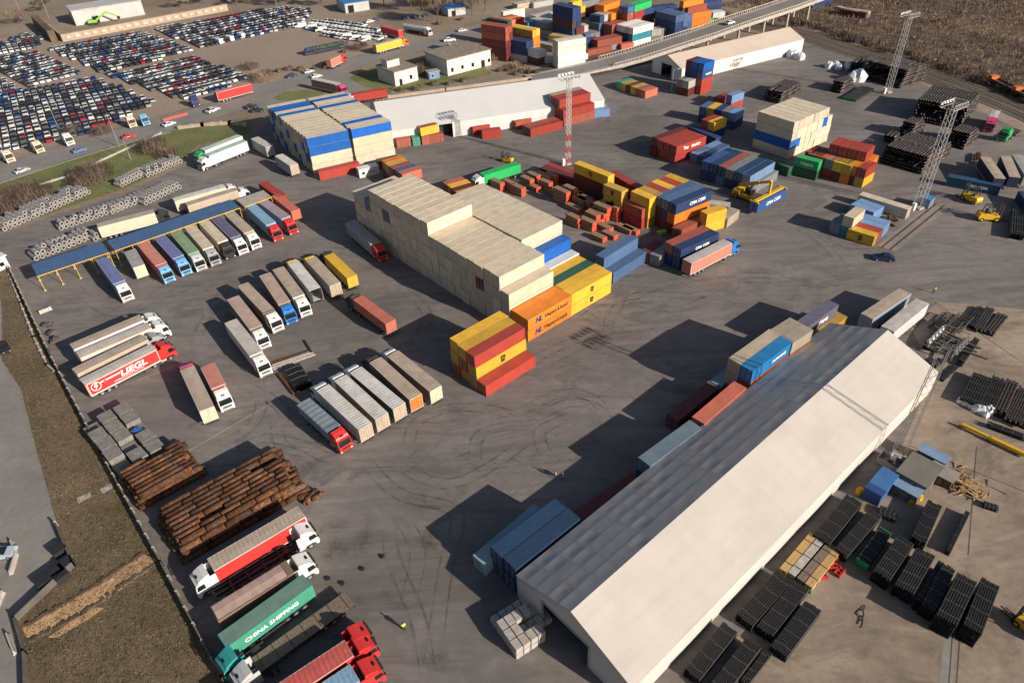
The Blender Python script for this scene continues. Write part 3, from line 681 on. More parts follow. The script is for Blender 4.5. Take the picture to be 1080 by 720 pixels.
# ------------------------------------------------------------------ cars
def car_meshes():
    b = MB(); w = .88
    side = [(-2.15, .35), (-2.18, .75), (-2.0, .95), (-1.2, 1.0), (.75, .98), (1.9, .82), (2.15, .6), (2.12, .3), (-2.1, .28)]
    b.prism(side, -w, w, 0)
    cab = [(-1.75, .97), (-1.15, 1.42), (.15, 1.45), (.95, .97)]; c2 = [(x, z) for x, z in cab]
    b.add([(x, -w+.05+(z-.97)*.25, z) for x, z in cab]+[(x, w-.05-(z-.97)*.25, z) for x, z in cab], ((0, 1, 5, 4), (2, 3, 7, 6), (0, 3, 2, 1), (4, 5, 6, 7)), 1)
    b.box(-1.15, -w+.16, 1.42, .15, w-.16, 1.475, 0)
    for x in (-1.3, 1.3):
        for y in (-.8, .8): b.tube((x, y-.1, .32), (x, y+.1, .32), .32, 10, 2)
    far = b.mesh('car', ['gloss', 'glass', 'rubber'])
    b2 = MB(); b2.prism(side, -w, w, 0); b2.add([(x, -w+.07+(z-.97)*.25, z) for x, z in cab]+[(x, w-.07-(z-.97)*.25, z) for x, z in cab], ((0, 1, 5, 4), (2, 3, 7, 6), (0, 3, 2, 1), (4, 5, 6, 7)), 0)
    body = b2.mesh('car_body', 'gloss'); rf = MB(); rf.box(-1.15, -w+.18, 1.42, .15, w-.18, 1.475); roof = rf.mesh('car_roof', 'gloss')
    def q(*p): m = MB(); m.add(p, ((0, 1, 2, 3),)); return m
    e = .012
    ws = q((.93+e, -w+.1, 1.0), (.93+e, w-.1, 1.0), (.18+e, w-.22, 1.42+e), (.18+e, -w+.22, 1.42+e)).mesh('car_windscreen', 'glass')
    rw = q((-1.72-e, w-.1, 1.0), (-1.72-e, -w+.1, 1.0), (-1.17-e, -w+.22, 1.42+e), (-1.17-e, w-.22, 1.42+e)).mesh('car_rear_window', 'glass')
    s = MB()
    s.prism([(-1.5, 1.0), (.72, 1.0), (.1, 1.38), (-1.12, 1.38)], -.01, .01); sw = s.mesh('car_side_window', 'glass')
    t = MB(); t.tube((0, -.11, 0), (0, .11, 0), .32, 12); wh = t.mesh('car_tyre', 'rubber'); r = MB(); r.tube((0, -.12, 0), (0, .12, 0), .2, 10); rim = r.mesh('car_rim', 'steel')
    h = MB(); h.box(-.03, -.16, -.07, .03, .16, .07); hd = h.mesh('car_headlight', 'lamp')
    return far, body, roof, ws, rw, sw, wh, rim, hd
CARF, CARB, CARR, CWS, CRW, CSW, CWH, CRIM, CHD = car_meshes()
def car(label, pos, head, col, scale=1.0, z=0.0, van=False):
    a, b = W(*pos), W(*head); o = thing('parked_car', label, 'car', (a.x, a.y, z), ang(a, b))
    ps = [('body', CARB, 'c'), ('roof', CARR, 'c'), ('windscreen', CWS, None), ('rear_window', CRW, None), ('side_window', CSW, None, (0, -w_ if False else -.80, 0)), ('side_window', CSW, None, (0, .80, 0)),
          ('headlight', CHD, None, (2.1, -.6, .62)), ('headlight', CHD, None, (2.1, .6, .62))]
    for x in (-1.3, 1.3):
        for y in (-.82, .82): ps.append(('wheel', CWH, None, (x, y, .32), 0, [('rim', CRIM, None)]))
    fill(o, ps, {'c': col}); o.scale = (scale,)*3; return o
car('dark blue car driving across the open yard', (931, 274), (922, 273), (.01, .02, .09), 1.05)
car('black car parked on the concrete road at the left edge', (6, 369), (9, 374), (.02, .02, .022))
car('pale blue car half in view at the left edge', (2, 586), (8, 585), (.35, .42, .5))
car('red car on the public road', (136.5, 145.5), (143, 143.5), (.5, .02, .03))
car('blue and white car on the road behind the white tractor unit', (84.5, 160), (91, 158), (.10, .16, .36))
car('silver car on the road at the left edge', (24, 181.5), (31, 179), (.42, .45, .48))
car('white car on the road beside the red crash barrier', (179, 132.5), (186, 130), (.7, .7, .7))
car('silver van on the road near the red trailer', (225, 118), (231, 115.5), (.5, .5, .5), 1.2)
car('black car near the block corner', (265.5, 114), (270, 113), (.02, .02, .02))
car('grey car parked in the block shadow', (272, 118), (277, 117.5), (.03, .03, .035))
car('dark blue car at the road junction', (307.5, 81.5), (303, 82.5), (.02, .03, .08))
car('pale blue car on the road junction', (326, 77), (332, 75.5), (.45, .5, .55))
car('white car on the road in front of the olive lorry', (334, 82), (340, 80.5), (.68, .68, .66))
car('white van parked behind the flat roofed building', (474.5, 44), (480, 43.5), (.7, .7, .7), 1.25)
car('white car parked behind the flat roofed building', (475, 50), (480, 49.5), (.7, .7, .7))
car('second white car parked behind the flat roofed building', (483.5, 49.5), (488, 49), (.68, .69, .7))
car('white car on the road near the overpass start', (488, 33.5), (493, 33), (.7, .7, .7))
# ------------------------------------------------------------------ ground materials
def ground_mat(name, stops, scale, dark=.0, fine=3.0, rough=.9, bumpd=.02, streak=None, spots=None, grain=.12):
    m, nt, b = newmat(name); tc = N(nt, 'ShaderNodeTexCoord'); v = tc.outputs['Object']
    wv = N(nt, 'ShaderNodeTexNoise'); wv.inputs['Scale'].default_value = scale*.6; L(nt, v, wv.inputs['Vector'])
    vm = N(nt, 'ShaderNodeVectorMath', operation='MULTIPLY_ADD'); vm.inputs[1].default_value = (14, 14, 14); L(nt, wv.outputs['Color'], vm.inputs[0]); L(nt, v, vm.inputs[2])
    a = noise(nt, scale, 7, vm.outputs[0], .62)
    c = ramp(nt, a, stops).outputs[0]
    f = ramp(nt, noise(nt, fine, 6, v, .7), [(.3, 1-grain), (.7, 1+grain)])
    c = mixc(nt, 1.0, c, f.outputs[0], 'MULTIPLY')
    if streak:
        for (rot, sx, sy, lo, hi, amt, colr) in streak:
            mp = N(nt, 'ShaderNodeMapping'); mp.inputs['Rotation'].default_value = (0, 0, math.radians(rot)); mp.inputs['Scale'].default_value = (sx, sy, 1); L(nt, vm.outputs[0], mp.inputs[0])
            r = ramp(nt, noise(nt, 1.0, 6, mp.outputs[0], .6), [(lo, 0.0), (hi, amt)]); c = mixc(nt, r.outputs[0], c, colr)
    if spots:
        r = ramp(nt, noise(nt, spots[0], 3, v, .5), [(spots[1], 0.0), (spots[1]+.05, spots[2])]); c = mixc(nt, r.outputs[0], c, spots[3])
    L(nt, c, b.inputs['Base Color']); b.inputs['Roughness'].default_value = rough
    bump(nt, b, noise(nt, fine*2.5, 6, v, .7), bumpd, .6); return m
M['yard'] = ground_mat('yard_asphalt', [(.28, (.114, .100, .094)), (.5, (.172, .151, .141)), (.72, (.232, .203, .187))], .035, fine=.55, grain=.14, bumpd=.015,
    streak=[(40, .02, .35, .50, .74, .6, (.075, .068, .065)), (-52, .02, .3, .55, .76, .5, (.25, .226, .205)), (10, .03, .5, .52, .76, .55, (.07, .064, .062)), (-25, .05, 1.1, .54, .72, .4, (.075, .068, .065)), (70, .06, 1.3, .56, .74, .4, (.085, .077, .072)), (55, .015, .09, .55, .66, .5, (.082, .075, .071))],
    spots=(.22, .70, .5, (.085, .077, .07)))
M['apron'] = ground_mat('concrete_apron', [(.28, (.17, .133, .10)), (.5, (.265, .207, .157)), (.74, (.345, .277, .213))], .05, fine=.8, grain=.16, bumpd=.015,
    streak=[(25, .04, .3, .50, .70, .7, (.11, .088, .07)), (-65, .05, .9, .54, .7, .4, (.13, .105, .085)), (-30, .06, .3, .57, .74, .55, (.40, .34, .28)), (-20, .03, .16, .60, .72, .6, (.085, .07, .06))], spots=(.3, .70, .5, (.1, .08, .066)))
M['road'] = ground_mat('road_asphalt', [(.3, (.165, .155, .145)), (.7, (.23, .215, .2))], .08, fine=1.2, bumpd=.01)
M['side_road'] = ground_mat('concrete_road', [(.3, (.175, .16, .147)), (.7, (.25, .23, .21))], .1, fine=.9, bumpd=.01, streak=[(15, .05, .5, .55, .75, .35, (.14, .13, .12))])
M['earth'] = ground_mat('bare_earth', [(.3, (.15, .112, .08)), (.55, (.24, .183, .135)), (.75, (.31, .245, .182))], .02, fine=.5, grain=.25, bumpd=.05)
M['lot'] = ground_mat('gravel_lot', [(.3, (.24, .178, .138)), (.7, (.30, .228, .178))], .03, fine=.8, grain=.15, bumpd=.03)
M['grass'] = ground_mat('dry_grass', [(.25, (.060, .052, .026)), (.45, (.115, .084, .046)), (.6, (.16, .112, .064)), (.8, (.22, .155, .09))], .09, fine=1.3, grain=.5, bumpd=.25,
    streak=[(60, .06, .2, .52, .72, .6, (.075, .062, .022)), (10, .1, .15, .6, .75, .5, (.20, .135, .075))])
M['green'] = ground_mat('verge_grass', [(.25, (.08, .078, .03)), (.5, (.125, .14, .042)), (.75, (.19, .175, .07))], .08, fine=1.0, grain=.35, bumpd=.1)
M['scrubsoil'] = ground_mat('scrub_soil', [(.25, (.05, .033, .024)), (.5, (.10, .065, .043)), (.75, (.19, .13, .08))], .03, fine=.35, grain=.4, bumpd=.3)
M['ballast'] = ground_mat('track_ballast', [(.3, (.075, .068, .055)), (.7, (.13, .12, .095))], .08, fine=2.5, grain=.35, bumpd=.08)
M['clay'] = ground_mat('fresh_clay', [(.3, (.34, .20, .10)), (.7, (.55, .35, .19))], .2, fine=1.2, grain=.4, bumpd=.15)
M['mark'] = plain('tyre_mark', (.06, .055, .05), .85, 0, .5, .3)
M['line'] = plain('worn_line_paint', (.30, .24, .21), .8, 0, .3, .5)
def sheet(name, px, z, mat, raw=False, kind='structure'):
    mb = MB(); pts = px if raw else [W(*p) for p in px]; mb.poly(pts, z); return struct(name, mb, mat, kind=kind)
def band(name, px, width, z, mat, kind='structure', raw=False):
    pts = px if raw else [W(*p) for p in px]; mb = MB(); n = len(pts); Lf = []; Rt = []
    ws = width if isinstance(width, (list, tuple)) else [width]*n
    for i in range(n):
        d = (pts[min(i+1, n-1)]-pts[max(i-1, 0)]); d.z = 0; d.normalize(); nn = Vector((-d.y, d.x, 0))
        Lf.append(pts[i]+nn*ws[i]/2); Rt.append(pts[i]-nn*ws[i]/2)
    vs = [(p.x, p.y, z) for p in Lf]+[(p.x, p.y, z) for p in Rt]
    mb.add(vs, [(n+i, n+i+1, i+1, i) for i in range(n-1)]); return struct(name, mb, mat, kind=kind)
def smooth(px, n=8):
    """Catmull-Rom through survey pixels, in metres"""
    P = [W(*p) for p in px]; P = [P[0]*2-P[1]]+P+[P[-1]*2-P[-2]]; out = []
    for i in range(1, len(P)-2):
        for k in range(n):
            t = k/n; a, b, c, d = P[i-1:i+3]
            out.append(.5*((2*b)+(c-a)*t+(2*a-5*b+4*c-d)*t*t+(3*b-a-3*c+d)*t**3))
    out.append(P[-2]); return out
mb = MB(); mb.quad((-2500, -600, -.06), (2500, -600, -.06), (2500, 3500, -.06), (-2500, 3500, -.06)); struct('ground', mb, 'earth')
sheet('yard_asphalt', [(0, 268), (0, 247), (60, 226), (130, 205), (200, 172), (262, 146), (318, 100), (372, 112), (400, 106), (640, 72), (700, 62), (835, 26), (855, 34), (1120, 158), (1300, 340), (1300, 900), (330, 900), (236, 720), (172, 598), (108, 480), (52, 372)], 0, 'yard')
sheet('concrete_apron', [(938, 500), (986, 392), (960, 345), (990, 318), (1120, 330), (1300, 400), (1300, 900), (760, 900), (735, 720), (800, 645)], .004, 'apron')
# seams between the concrete slabs
for i, (a, b) in enumerate([((1030, 470), (1021, 585)), ((1005, 660), (1000, 730)), ((985, 318), (1075, 380)), ((960, 470), (1085, 520)), ((1013, 660), (1008, 730))]):
    band('slab_seam', [a, b], .16, .009, 'mark')
band('patched_strip', [(1003, 655), (996, 735)], 1.3, .0085, 'side_road')
# ------------------------------------------------------------------ fields and roads on the left
sheet('dry_field', [(0, 268), (52, 372), (108, 480), (172, 598), (236, 720), (290, 830), (120, 860), (30, 722), (26, 690), (18, 655), (78, 597), (62, 560), (40, 480), (22, 410), (2, 380), (2, 330), (0, 300)], .01, 'grass')
sheet('side_road', [(-30, 300), (2, 318), (24, 405), (42, 480), (64, 560), (79, 598), (19, 655), (28, 700), (60, 790), (-160, 800), (-160, 420)], .006, 'side_road')
sheet('clay_trench', [(23, 662), (52, 646), (80, 630), (115, 611), (150, 584), (163, 588), (166, 593), (132, 617), (100, 637), (64, 659), (31, 677)], .016, 'clay')
mb = MB()
for a, b in (((28, 660), (95, 620)), ((95, 620), (152, 583)), ((30, 676), (90, 645)), ((90, 645), (166, 592))):
    P, Q = W(*a), W(*b)
    for i in range(14):
        p = P.lerp(Q, i/14); q = P.lerp(Q, (i+1)/14); h = random.uniform(.5, .8)
        mb.tube(p+Vector((0, 0, -.3)), q+Vector((random.uniform(-.2, .2), random.uniform(-.2, .2), -.3)), h*.8, 6)
struct('trench_bank', mb, 'scrubsoil', kind='stuff')
sheet('clay_spill', [(50, 672), (75, 655), (102, 640), (110, 641), (90, 655), (60, 672)], .018, 'clay')
for (a, b) in (((82, 528), (96, 521)), ((107, 518), (118, 512))): band('concrete_strip', [a, b], 1.3, .018, 'concrete')
# verge and public road
sheet('verge', [(0, 244), (0, 188), (60, 168), (128, 145), (190, 134), (262, 124), (268, 140), (210, 152), (188, 172), (128, 200), (60, 222)], .003, 'green')
MAINRD = smooth([(-60, 205), (0, 184), (70, 160), (150, 139), (215, 120), (262, 105), (310, 86), (352, 72), (410, 57), (470, 42), (530, 24), (580, 12), (640, -4), (760, -30)])
band('public_road', MAINRD, [15]*len(MAINRD), .02, 'road', raw=True)
BR = smooth([(268, 112), (300, 102), (345, 99), (400, 101), (450, 96), (520, 90), (560, 84)])
band('yard_road', BR, 13, .024, 'road', raw=True)
band('road_junction', smooth([(345, 75), (352, 88), (368, 99)]), 20, .028, 'road', raw=True)
band('road_kerb', smooth([(0, 194), (70, 171), (140, 150), (180, 140)]), .8, .12, 'concrete', raw=True)
sheet('junction_island', [(288, 103), (300, 97), (322, 95), (345, 97), (338, 101), (310, 106), (292, 106)], .034, 'green')
sheet('building_verge', [(368, 83), (380, 76), (405, 68), (440, 62), (500, 64), (520, 78), (470, 90), (420, 97), (385, 92)], .034, 'green')
# car fields
sheet('car_field', [(-80, 110), (-80, 60), (0, 40), (60, 38), (150, 28), (330, 2), (410, 30), (415, 45), (330, 75), (262, 100), (205, 112), (120, 136), (0, 172), (-40, 185)], .006, 'lot')
# railway
RW = smooth([(700, 20), (790, 26), (850, 38), (900, 54), (960, 72), (1020, 93), (1080, 116), (1150, 150), (1250, 210)])
band('railway_bed', RW, 15, .05, 'ballast', raw=True)
def track(off, name):
    mb = MB(); pts = RW
    for i in range(len(pts)-1):
        d = pts[i+1]-pts[i]; d.normalize(); n = Vector((-d.y, d.x, 0)); Ls = (pts[i+1]-pts[i]).length
        for s in (-.75, .75): mb.bar(pts[i]+n*(off+s)+Vector((0, 0, .27)), pts[i+1]+n*(off+s)+Vector((0, 0, .27)), .09, .16, 0)
        k = max(1, int(Ls/.9))
        for j in range(k): p = pts[i].lerp(pts[i+1], (j+.5)/k)+n*off+Vector((0, 0, .12)); mb.bar(p-n*1.3, p+n*1.3, .26, .14, 1)
    struct(name, mb, ['rust', 'greywood'])
track(-4.5, 'railway_track'); track(0.5, 'railway_track'); track(4.8, 'railway_track')
sheet('scrubland', [(730, -20), (850, 27), (905, 46), (965, 63), (1030, 86), (1100, 112), (1300, 200), (1700, 200), (1500, -40), (900, -70)], .012, 'scrubsoil')
# short crane rail strip by the container pile on the right
band('rail_strip', [(935, 262), (990, 218)], 4.2, .012, 'side_road')
mb = MB()
for s in (-.9, .9):
    a, b = W(935, 262), W(992, 216); d = (b-a).normalized(); n = Vector((-d.y, d.x, 0)); mb.bar(a+n*s+Vector((0, 0, .05)), b+n*s+Vector((0, 0, .05)), .3, .1)
struct('crane_rail', mb, 'rust')
# tyre marks: thin worn arcs on the asphalt
def mark(px, w=.42, gap=2.0):
    for s in ((-gap/2, gap/2) if gap else (0,)):
        P = smooth(px, 10); Q = []
        for i, p in enumerate(P):
            d = P[min(i+1, len(P)-1)]-P[max(i-1, 0)]; d.normalize(); Q.append(p+Vector((-d.y, d.x, 0))*s)
        n = len(Q); ws = [w*min(1, .25+3*min(i, n-1-i)/n) for i in range(n)]
        band('tyre_mark', Q, ws, .006+random.random()*.0015, 'softmark', raw=True)
m, nt, b = newmat('soft_tyre_mark'); tcn = N(nt, 'ShaderNodeTexCoord'); b.inputs['Base Color'].default_value = (.05, .045, .042, 1); b.inputs['Roughness'].default_value = .8
r = ramp(nt, noise(nt, .35, 6, tcn.outputs['Object'], .7), [(.38, .0), (.75, .42)]); L(nt, r.outputs[0], b.inputs['Alpha']); M['softmark'] = m
for a in ([(273, 470), (300, 440), (285, 420), (255, 405)], [(233, 468), (262, 452), (275, 430), (273, 410)], [(250, 475), (280, 462), (320, 470), (345, 482), (380, 480)], [(290, 440), (298, 470), (330, 478)],
          [(430, 470), (440, 445), (475, 430), (520, 432), (560, 445)], [(500, 485), (505, 460), (530, 450), (570, 448)], [(540, 440), (590, 415), (625, 420), (640, 440)], [(545, 450), (600, 425), (632, 432), (640, 448)],
          [(575, 480), (570, 455), (600, 440)], [(415, 490), (470, 510), (520, 490), (560, 460)], [(380, 480), (420, 520), (480, 540), (470, 600), (455, 700)], [(410, 560), (415, 590), (440, 650), (452, 710)],
          [(595, 340), (630, 320), (700, 310), (760, 320)], [(640, 350), (650, 325), (700, 300), (760, 290)], [(670, 320), (720, 325), (780, 300)], [(60, 265), (85, 240), (120, 235), (150, 230)], [(75, 300), (120, 330), (180, 310), (230, 290)],
          [(205, 365), (215, 340), (240, 300)], [(190, 250), (240, 260), (320, 250)], [(420, 300), (450, 330), (440, 360)], [(600, 320), (640, 340), (660, 300)], [(740, 300), (800, 290), (860, 300), (930, 290)],
          [(870, 240), (900, 260), (1000, 250)], [(820, 230), (860, 250), (890, 280)], [(640, 160), (690, 150), (720, 130)], [(620, 185), (680, 175), (760, 120)], [(540, 400), (580, 370), (640, 350), (720, 340)],
          [(430, 140), (480, 165), (560, 175)], [(470, 160), (520, 150), (600, 160)], [(860, 60), (900, 80), (930, 110)], [(700, 110), (760, 130), (830, 90)]):
    mark(a)
for a in ([(400, 430), (450, 450), (520, 440)], [(450, 500), (510, 480), (560, 500)], [(480, 470), (540, 480), (600, 460)], [(420, 540), (440, 580), (430, 640)], [(560, 390), (600, 380), (660, 350)], [(590, 360), (650, 345), (690, 320)],
          [(650, 310), (690, 290), (740, 300)], [(700, 330), (740, 310), (800, 310)], [(390, 500), (430, 490), (470, 450)]): mark(a, .2, 2.2)
# dark worn swathes on the concrete
band('yard_line', [(170, 492), (290, 423)], .25, .007, 'line'); band('yard_line', [(126, 408), (190, 384)], .2, .007, 'line')
# slab joints, repairs and oil stains of the yard
for i in range(-3, 16):
    a, b = yard(i*6.2, -46+random.uniform(-3, 3)), yard(i*6.2+random.uniform(-.4, .4), -2 if i < 12 else 4)
    band('slab_joint', [a, a.lerp(b, .5), b], [.09, .16, .08], .0045+.0003*(i % 5), 'softmark', raw=True)
for j in range(8):
    a, b = yard(-22, -44+j*6), yard(74, -44+j*6+random.uniform(-.5, .5)); band('slab_joint', [a, a.lerp(b, .4), b], [.08, .15, .08], .0062+.0002*j, 'softmark', raw=True)
M['repair'] = ground_mat('asphalt_repair', [(.3, (.115, .104, .097)), (.7, (.165, .149, .137))], .2, fine=1.0, bumpd=.01)
for i, (x, y, lx, ly, t_) in enumerate([(470, 520, 7, 2.2, .2), (600, 395, 5, 3, .68), (690, 330, 9, 2.4, .7), (420, 250, 6, 3, .4), (250, 300, 7, 2, -.6), (560, 165, 10, 3, .3), (640, 150, 8, 4, .6), (860, 215, 8, 2.5, .7), (900, 290, 9, 3, .3), (200, 330, 6, 3, .2), (780, 75, 9, 3, .7), (350, 500, 5, 2, .8), (520, 600, 6, 2.4, .1)]):
    P = W(x, y); c_, s__ = math.cos(t_), math.sin(t_); mb = MB(); mb.poly([(P.x+(a*lx*c_-b*ly*s__)/2, P.y+(a*lx*s__+b*ly*c_)/2) for a, b in ((-1, -1), (1, -1), (1, 1), (-1, 1))], .0035); struct('asphalt_repair', mb, 'repair')
m, nt, b = newmat('oil_stain'); tcn = N(nt, 'ShaderNodeTexCoord'); b.inputs['Base Color'].default_value = (.03, .028, .027, 1); b.inputs['Roughness'].default_value = .45
gr_ = N(nt, 'ShaderNodeTexGradient', gradient_type='SPHERICAL'); mp = N(nt, 'ShaderNodeMapping'); L(nt, tcn.outputs['Object'], mp.inputs[0]); L(nt, mp.outputs[0], gr_.inputs[0])
mu = N(nt, 'ShaderNodeMath', operation='MULTIPLY'); L(nt, gr_.outputs['Fac'], mu.inputs[0]); L(nt, ramp(nt, noise(nt, 3, 6, tcn.outputs['Object'], .7), [(.38, .0), (.75, .42)]).outputs[0], mu.inputs[1]); L(nt, mu.outputs[0], b.inputs['Alpha']); M['oil'] = m
om = MB(); om.quad((-1, -1, 0), (1, -1, 0), (1, 1, 0), (-1, 1, 0)); om = om.mesh('oil_stain', 'oil')
for i in range(75):
    P = W(*random.choice([(random.uniform(180, 460), random.uniform(290, 520)), (random.uniform(430, 780), random.uniform(260, 480)), (random.uniform(480, 900), random.uniform(70, 320)), (random.uniform(340, 480), random.uniform(480, 700)), (random.uniform(150, 330), random.uniform(270, 330))]))
    o = link('oil_stain', om, None, None, (P.x, P.y, .0105+.0001*i), (0, 0, random.uniform(0, 3))); k = random.uniform(.6, 2.6); o.scale = (k*random.uniform(1, 2.4), k, 1); o['kind'] = 'structure'
# ------------------------------------------------------------------ halls
def hall_fabric(name, col, var=.08, seam=(5.0, 2.6)):
    m, nt, b = newmat(name); tc = N(nt, 'ShaderNodeTexCoord'); v = tc.outputs['Object']
    br = N(nt, 'ShaderNodeTexBrick'); br.inputs['Scale'].default_value = 1.0; br.inputs['Brick Width'].default_value = seam[0]; br.inputs['Row Height'].default_value = seam[1]
    br.inputs['Mortar Size'].default_value = .03; br.inputs['Mortar Smooth'].default_value = .5; br.inputs['Color1'].default_value = (.97, .97, .97, 1); br.inputs['Color2'].default_value = (1, 1, 1, 1); br.inputs['Mortar'].default_value = (.99, .99, .988, 1); br.offset = 0
    L(nt, v, br.inputs['Vector'])
    r = ramp(nt, noise(nt, .12, 6, v, .6), [(.3, tuple(x*(1-var) for x in col)), (.7, tuple(min(1, x*(1+var)) for x in col))])
    c = mixc(nt, 1.0, r.outputs[0], br.outputs['Color'], 'MULTIPLY')
    mp = N(nt, 'ShaderNodeMapping'); mp.inputs['Scale'].default_value = (.25, 2.2, 1); L(nt, v, mp.inputs[0])
    rs = ramp(nt, noise(nt, .5, 5, mp.outputs[0], .6), [(.52, 0.0), (.75, .16)]); c = mixc(nt, rs.outputs[0], c, tuple(x*.6 for x in col))
    L(nt, c, b.inputs['Base Color']); b.inputs['Roughness'].default_value = .85; b.inputs['Specular IOR Level'].default_value = .2
    bump(nt, b, noise(nt, .4, 3, v, .5), .05, .35); return m
M['hallskin'] = hall_fabric('hall_tarpaulin', (.47, .432, .40)); M['hallwhite'] = hall_fabric('white_hall_tarpaulin', (.54, .535, .53), .03, (6, 30)); M['halltan'] = hall_fabric('tan_hall_tarpaulin', (.50, .42, .35), .06, (2.6, 40))
M['seamskin'] = plain('welded_fabric_seam', (.50, .46, .425), .8, 0, .1, .3)
M['wallwhite'] = plain('white_wall_sheet', (.62, .59, .55), .6, 0, .06, .4)
def hall(name, label, O, th, length, width, eave, ridge, roofm, wallm, door=None, doorside=0, nseg=40, sidedoor=None, flat=False):
    """O: left near ground corner; x along the hall, y to the left is negative width"""
    o = thing(name, label, 'storage hall', (O[0], O[1], 0), th)
    w = width; h = w/2
    r = MB(); ny = 9 if flat else 10; pil = {}; vs = []
    for sd in (0, 1) if flat else ():                       # fabric panels sagging a little between arches and purlins
        for I in range(26):
            for J in range(5):
                sg = random.uniform(-.015, .075)*(1 if sd == 0 else .5); vs = []; qx, qy = 5, 4
                for i in range(qx):
                    for j in range(qy):
                        t = (J+j/(qy-1))/5; x = length*(I+i/(qx-1))/26; y = (-t*h) if sd == 0 else (-w+t*h)
                        z = eave-.12+(ridge-eave+.12)*t-sg*(math.sin(math.pi*i/(qx-1))*math.sin(math.pi*j/(qy-1))+.0)
                        vs.append((x, y+(.18 if sd == 0 else -.18)*(1-t), z))
                r.add(vs, [((i*qy+j, (i+1)*qy+j, (i+1)*qy+j+1, i*qy+j+1) if sd == 1 else (i*qy+j, i*qy+j+1, (i+1)*qy+j+1, (i+1)*qy+j)) for i in range(qx-1) for j in range(qy-1)])
    if flat:                                                # welded seams between the panels
        for sd in (0, 1):
            pt = lambda x, t: (x, ((-t*h) if sd == 0 else (-w+t*h))+(.18 if sd == 0 else -.18)*(1-t), eave-.12+(ridge-eave+.12)*t+.015)
            o4 = lambda a, b, c, d: r.quad(*((a, b, c, d) if sd == 1 else (a, d, c, b)), 1)
            for I in range(1, 26):
                x = length*I/26; w_ = .05 if sd == 0 else .03; o4(pt(x-w_, .01), pt(x+w_, .01), pt(x+w_, .99), pt(x-w_, .99))
            for J in range(1, 5) if sd == 0 else (): t = J/5; o4(pt(.1, t-.006), pt(length-.1, t-.006), pt(length-.1, t+.006), pt(.1, t+.006))
    for sd in (0, 1) if not flat else ():
        base = len(r.v); vs = []
        for i in range(nseg+1):
            for j in range(ny+1):
                t = j/ny; y = (-t*h) if sd == 0 else (-w+t*h); z = eave+(ridge-eave)*t
                sag = 0 if flat else -.07*math.sin(math.pi*t)*(1 if i % 4 else -.0)*(.6+.4*math.sin(i*2.3))
                vs.append((length*i/nseg+(0 if 0 < i < nseg else (.15 if i else -.15)), y+(.18 if sd == 0 else -.18)*(1-t), z+sag-(.12*(1-t))+(-pil.setdefault((sd, i//4, j//3), random.uniform(-.03, .17))*math.sin(math.pi*(i % 4)/4)*(math.sin(math.pi*(j % 3)/3)+.25) if flat and j < ny else 0)))
        q = ny+1
        r.add(vs, [((i*q+j, (i+1)*q+j, (i+1)*q+j+1, i*q+j+1) if sd == 1 else (i*q+j, i*q+j+1, (i+1)*q+j+1, (i+1)*q+j)) for i in range(nseg) for j in range(ny)])
    link('roof', r.mesh('hall_roof', [roofm, 'seamskin'], True), o)
    for sd in (0, 1):
        wl = MB(); y = 0 if sd == 0 else -w; vs = []
        for i in range(nseg*2+1):
            bul = .16*abs(math.sin(i*(.2 if flat else .55)+sd))*(1 if sd else .3); x = length*i/(nseg*2)
            for z, k in ((0, .2), (eave*.5, 1), (eave-.06, .3)): vs.append((x, y+(1 if sd == 0 else -1)*bul*k, z))
        fs = []
        for i in range(nseg*2):
            if sidedoor and sd == 1 and sidedoor[0] < length*(i+.5)/(nseg*2) < sidedoor[1]: continue
            for j in range(2): fs.append((i*3+j, i*3+3+j, i*3+4+j, i*3+1+j))
        wl.add(vs, fs); link('side_wall', wl.mesh('hall_wall', wallm, False), o)
    if sidedoor:
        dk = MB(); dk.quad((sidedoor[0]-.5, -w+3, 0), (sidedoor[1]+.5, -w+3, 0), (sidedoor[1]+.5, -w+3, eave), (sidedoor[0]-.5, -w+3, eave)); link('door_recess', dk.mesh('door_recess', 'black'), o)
        fr = MB(); fr.box(sidedoor[1], -w-.35, 0, sidedoor[1]+.25, -w+.2, eave+.1); fr.box(sidedoor[0], -w-.35, eave-.3, sidedoor[1]+.2, -w+.1, eave-.1); link('door_hood', fr.mesh('door_hood', wallm), o)
    for e, x in ((0, 0), (1, length)):
        g = MB(); zz = lambda y: eave+(ridge-eave)*(1-abs(-y-h)/h)-.08
        if door and e == doorside:
            a, b, dh = door
            g.add([(x, 0, 0), (x, -a, 0), (x, -a, zz(-a)), (x, 0, zz(0))], ((0, 1, 2, 3),)); g.add([(x, -b, 0), (x, -w, 0), (x, -w, zz(-w)), (x, -b, zz(-b))], ((0, 1, 2, 3),))
            top = [(x, -a, dh), (x, -b, dh), (x, -b, zz(-b))]+([(x, -h, zz(-h))] if a < h < b else [])+[(x, -a, zz(-a))]; g.add(top, (tuple(range(len(top))),))
            fr = MB(); fr.box(x-.12, -a-.12, 0, x+.12, -a+.1, dh); fr.box(x-.12, -b-.1, 0, x+.12, -b+.12, dh); fr.box(x-.12, -b, dh-.1, x+.12, -a, dh+.15); link('door_frame', fr.mesh('door_frame', 'steel'), o)
        else:
            pts = [(x, 0, 0), (x, -w, 0), (x, -w, zz(-w)), (x, -h, zz(-h)), (x, 0, zz(0))]; g.add(pts, (tuple(range(5)),))
        link('gable_wall', g.mesh('hall_gable', wallm), o)
    tr = MB()
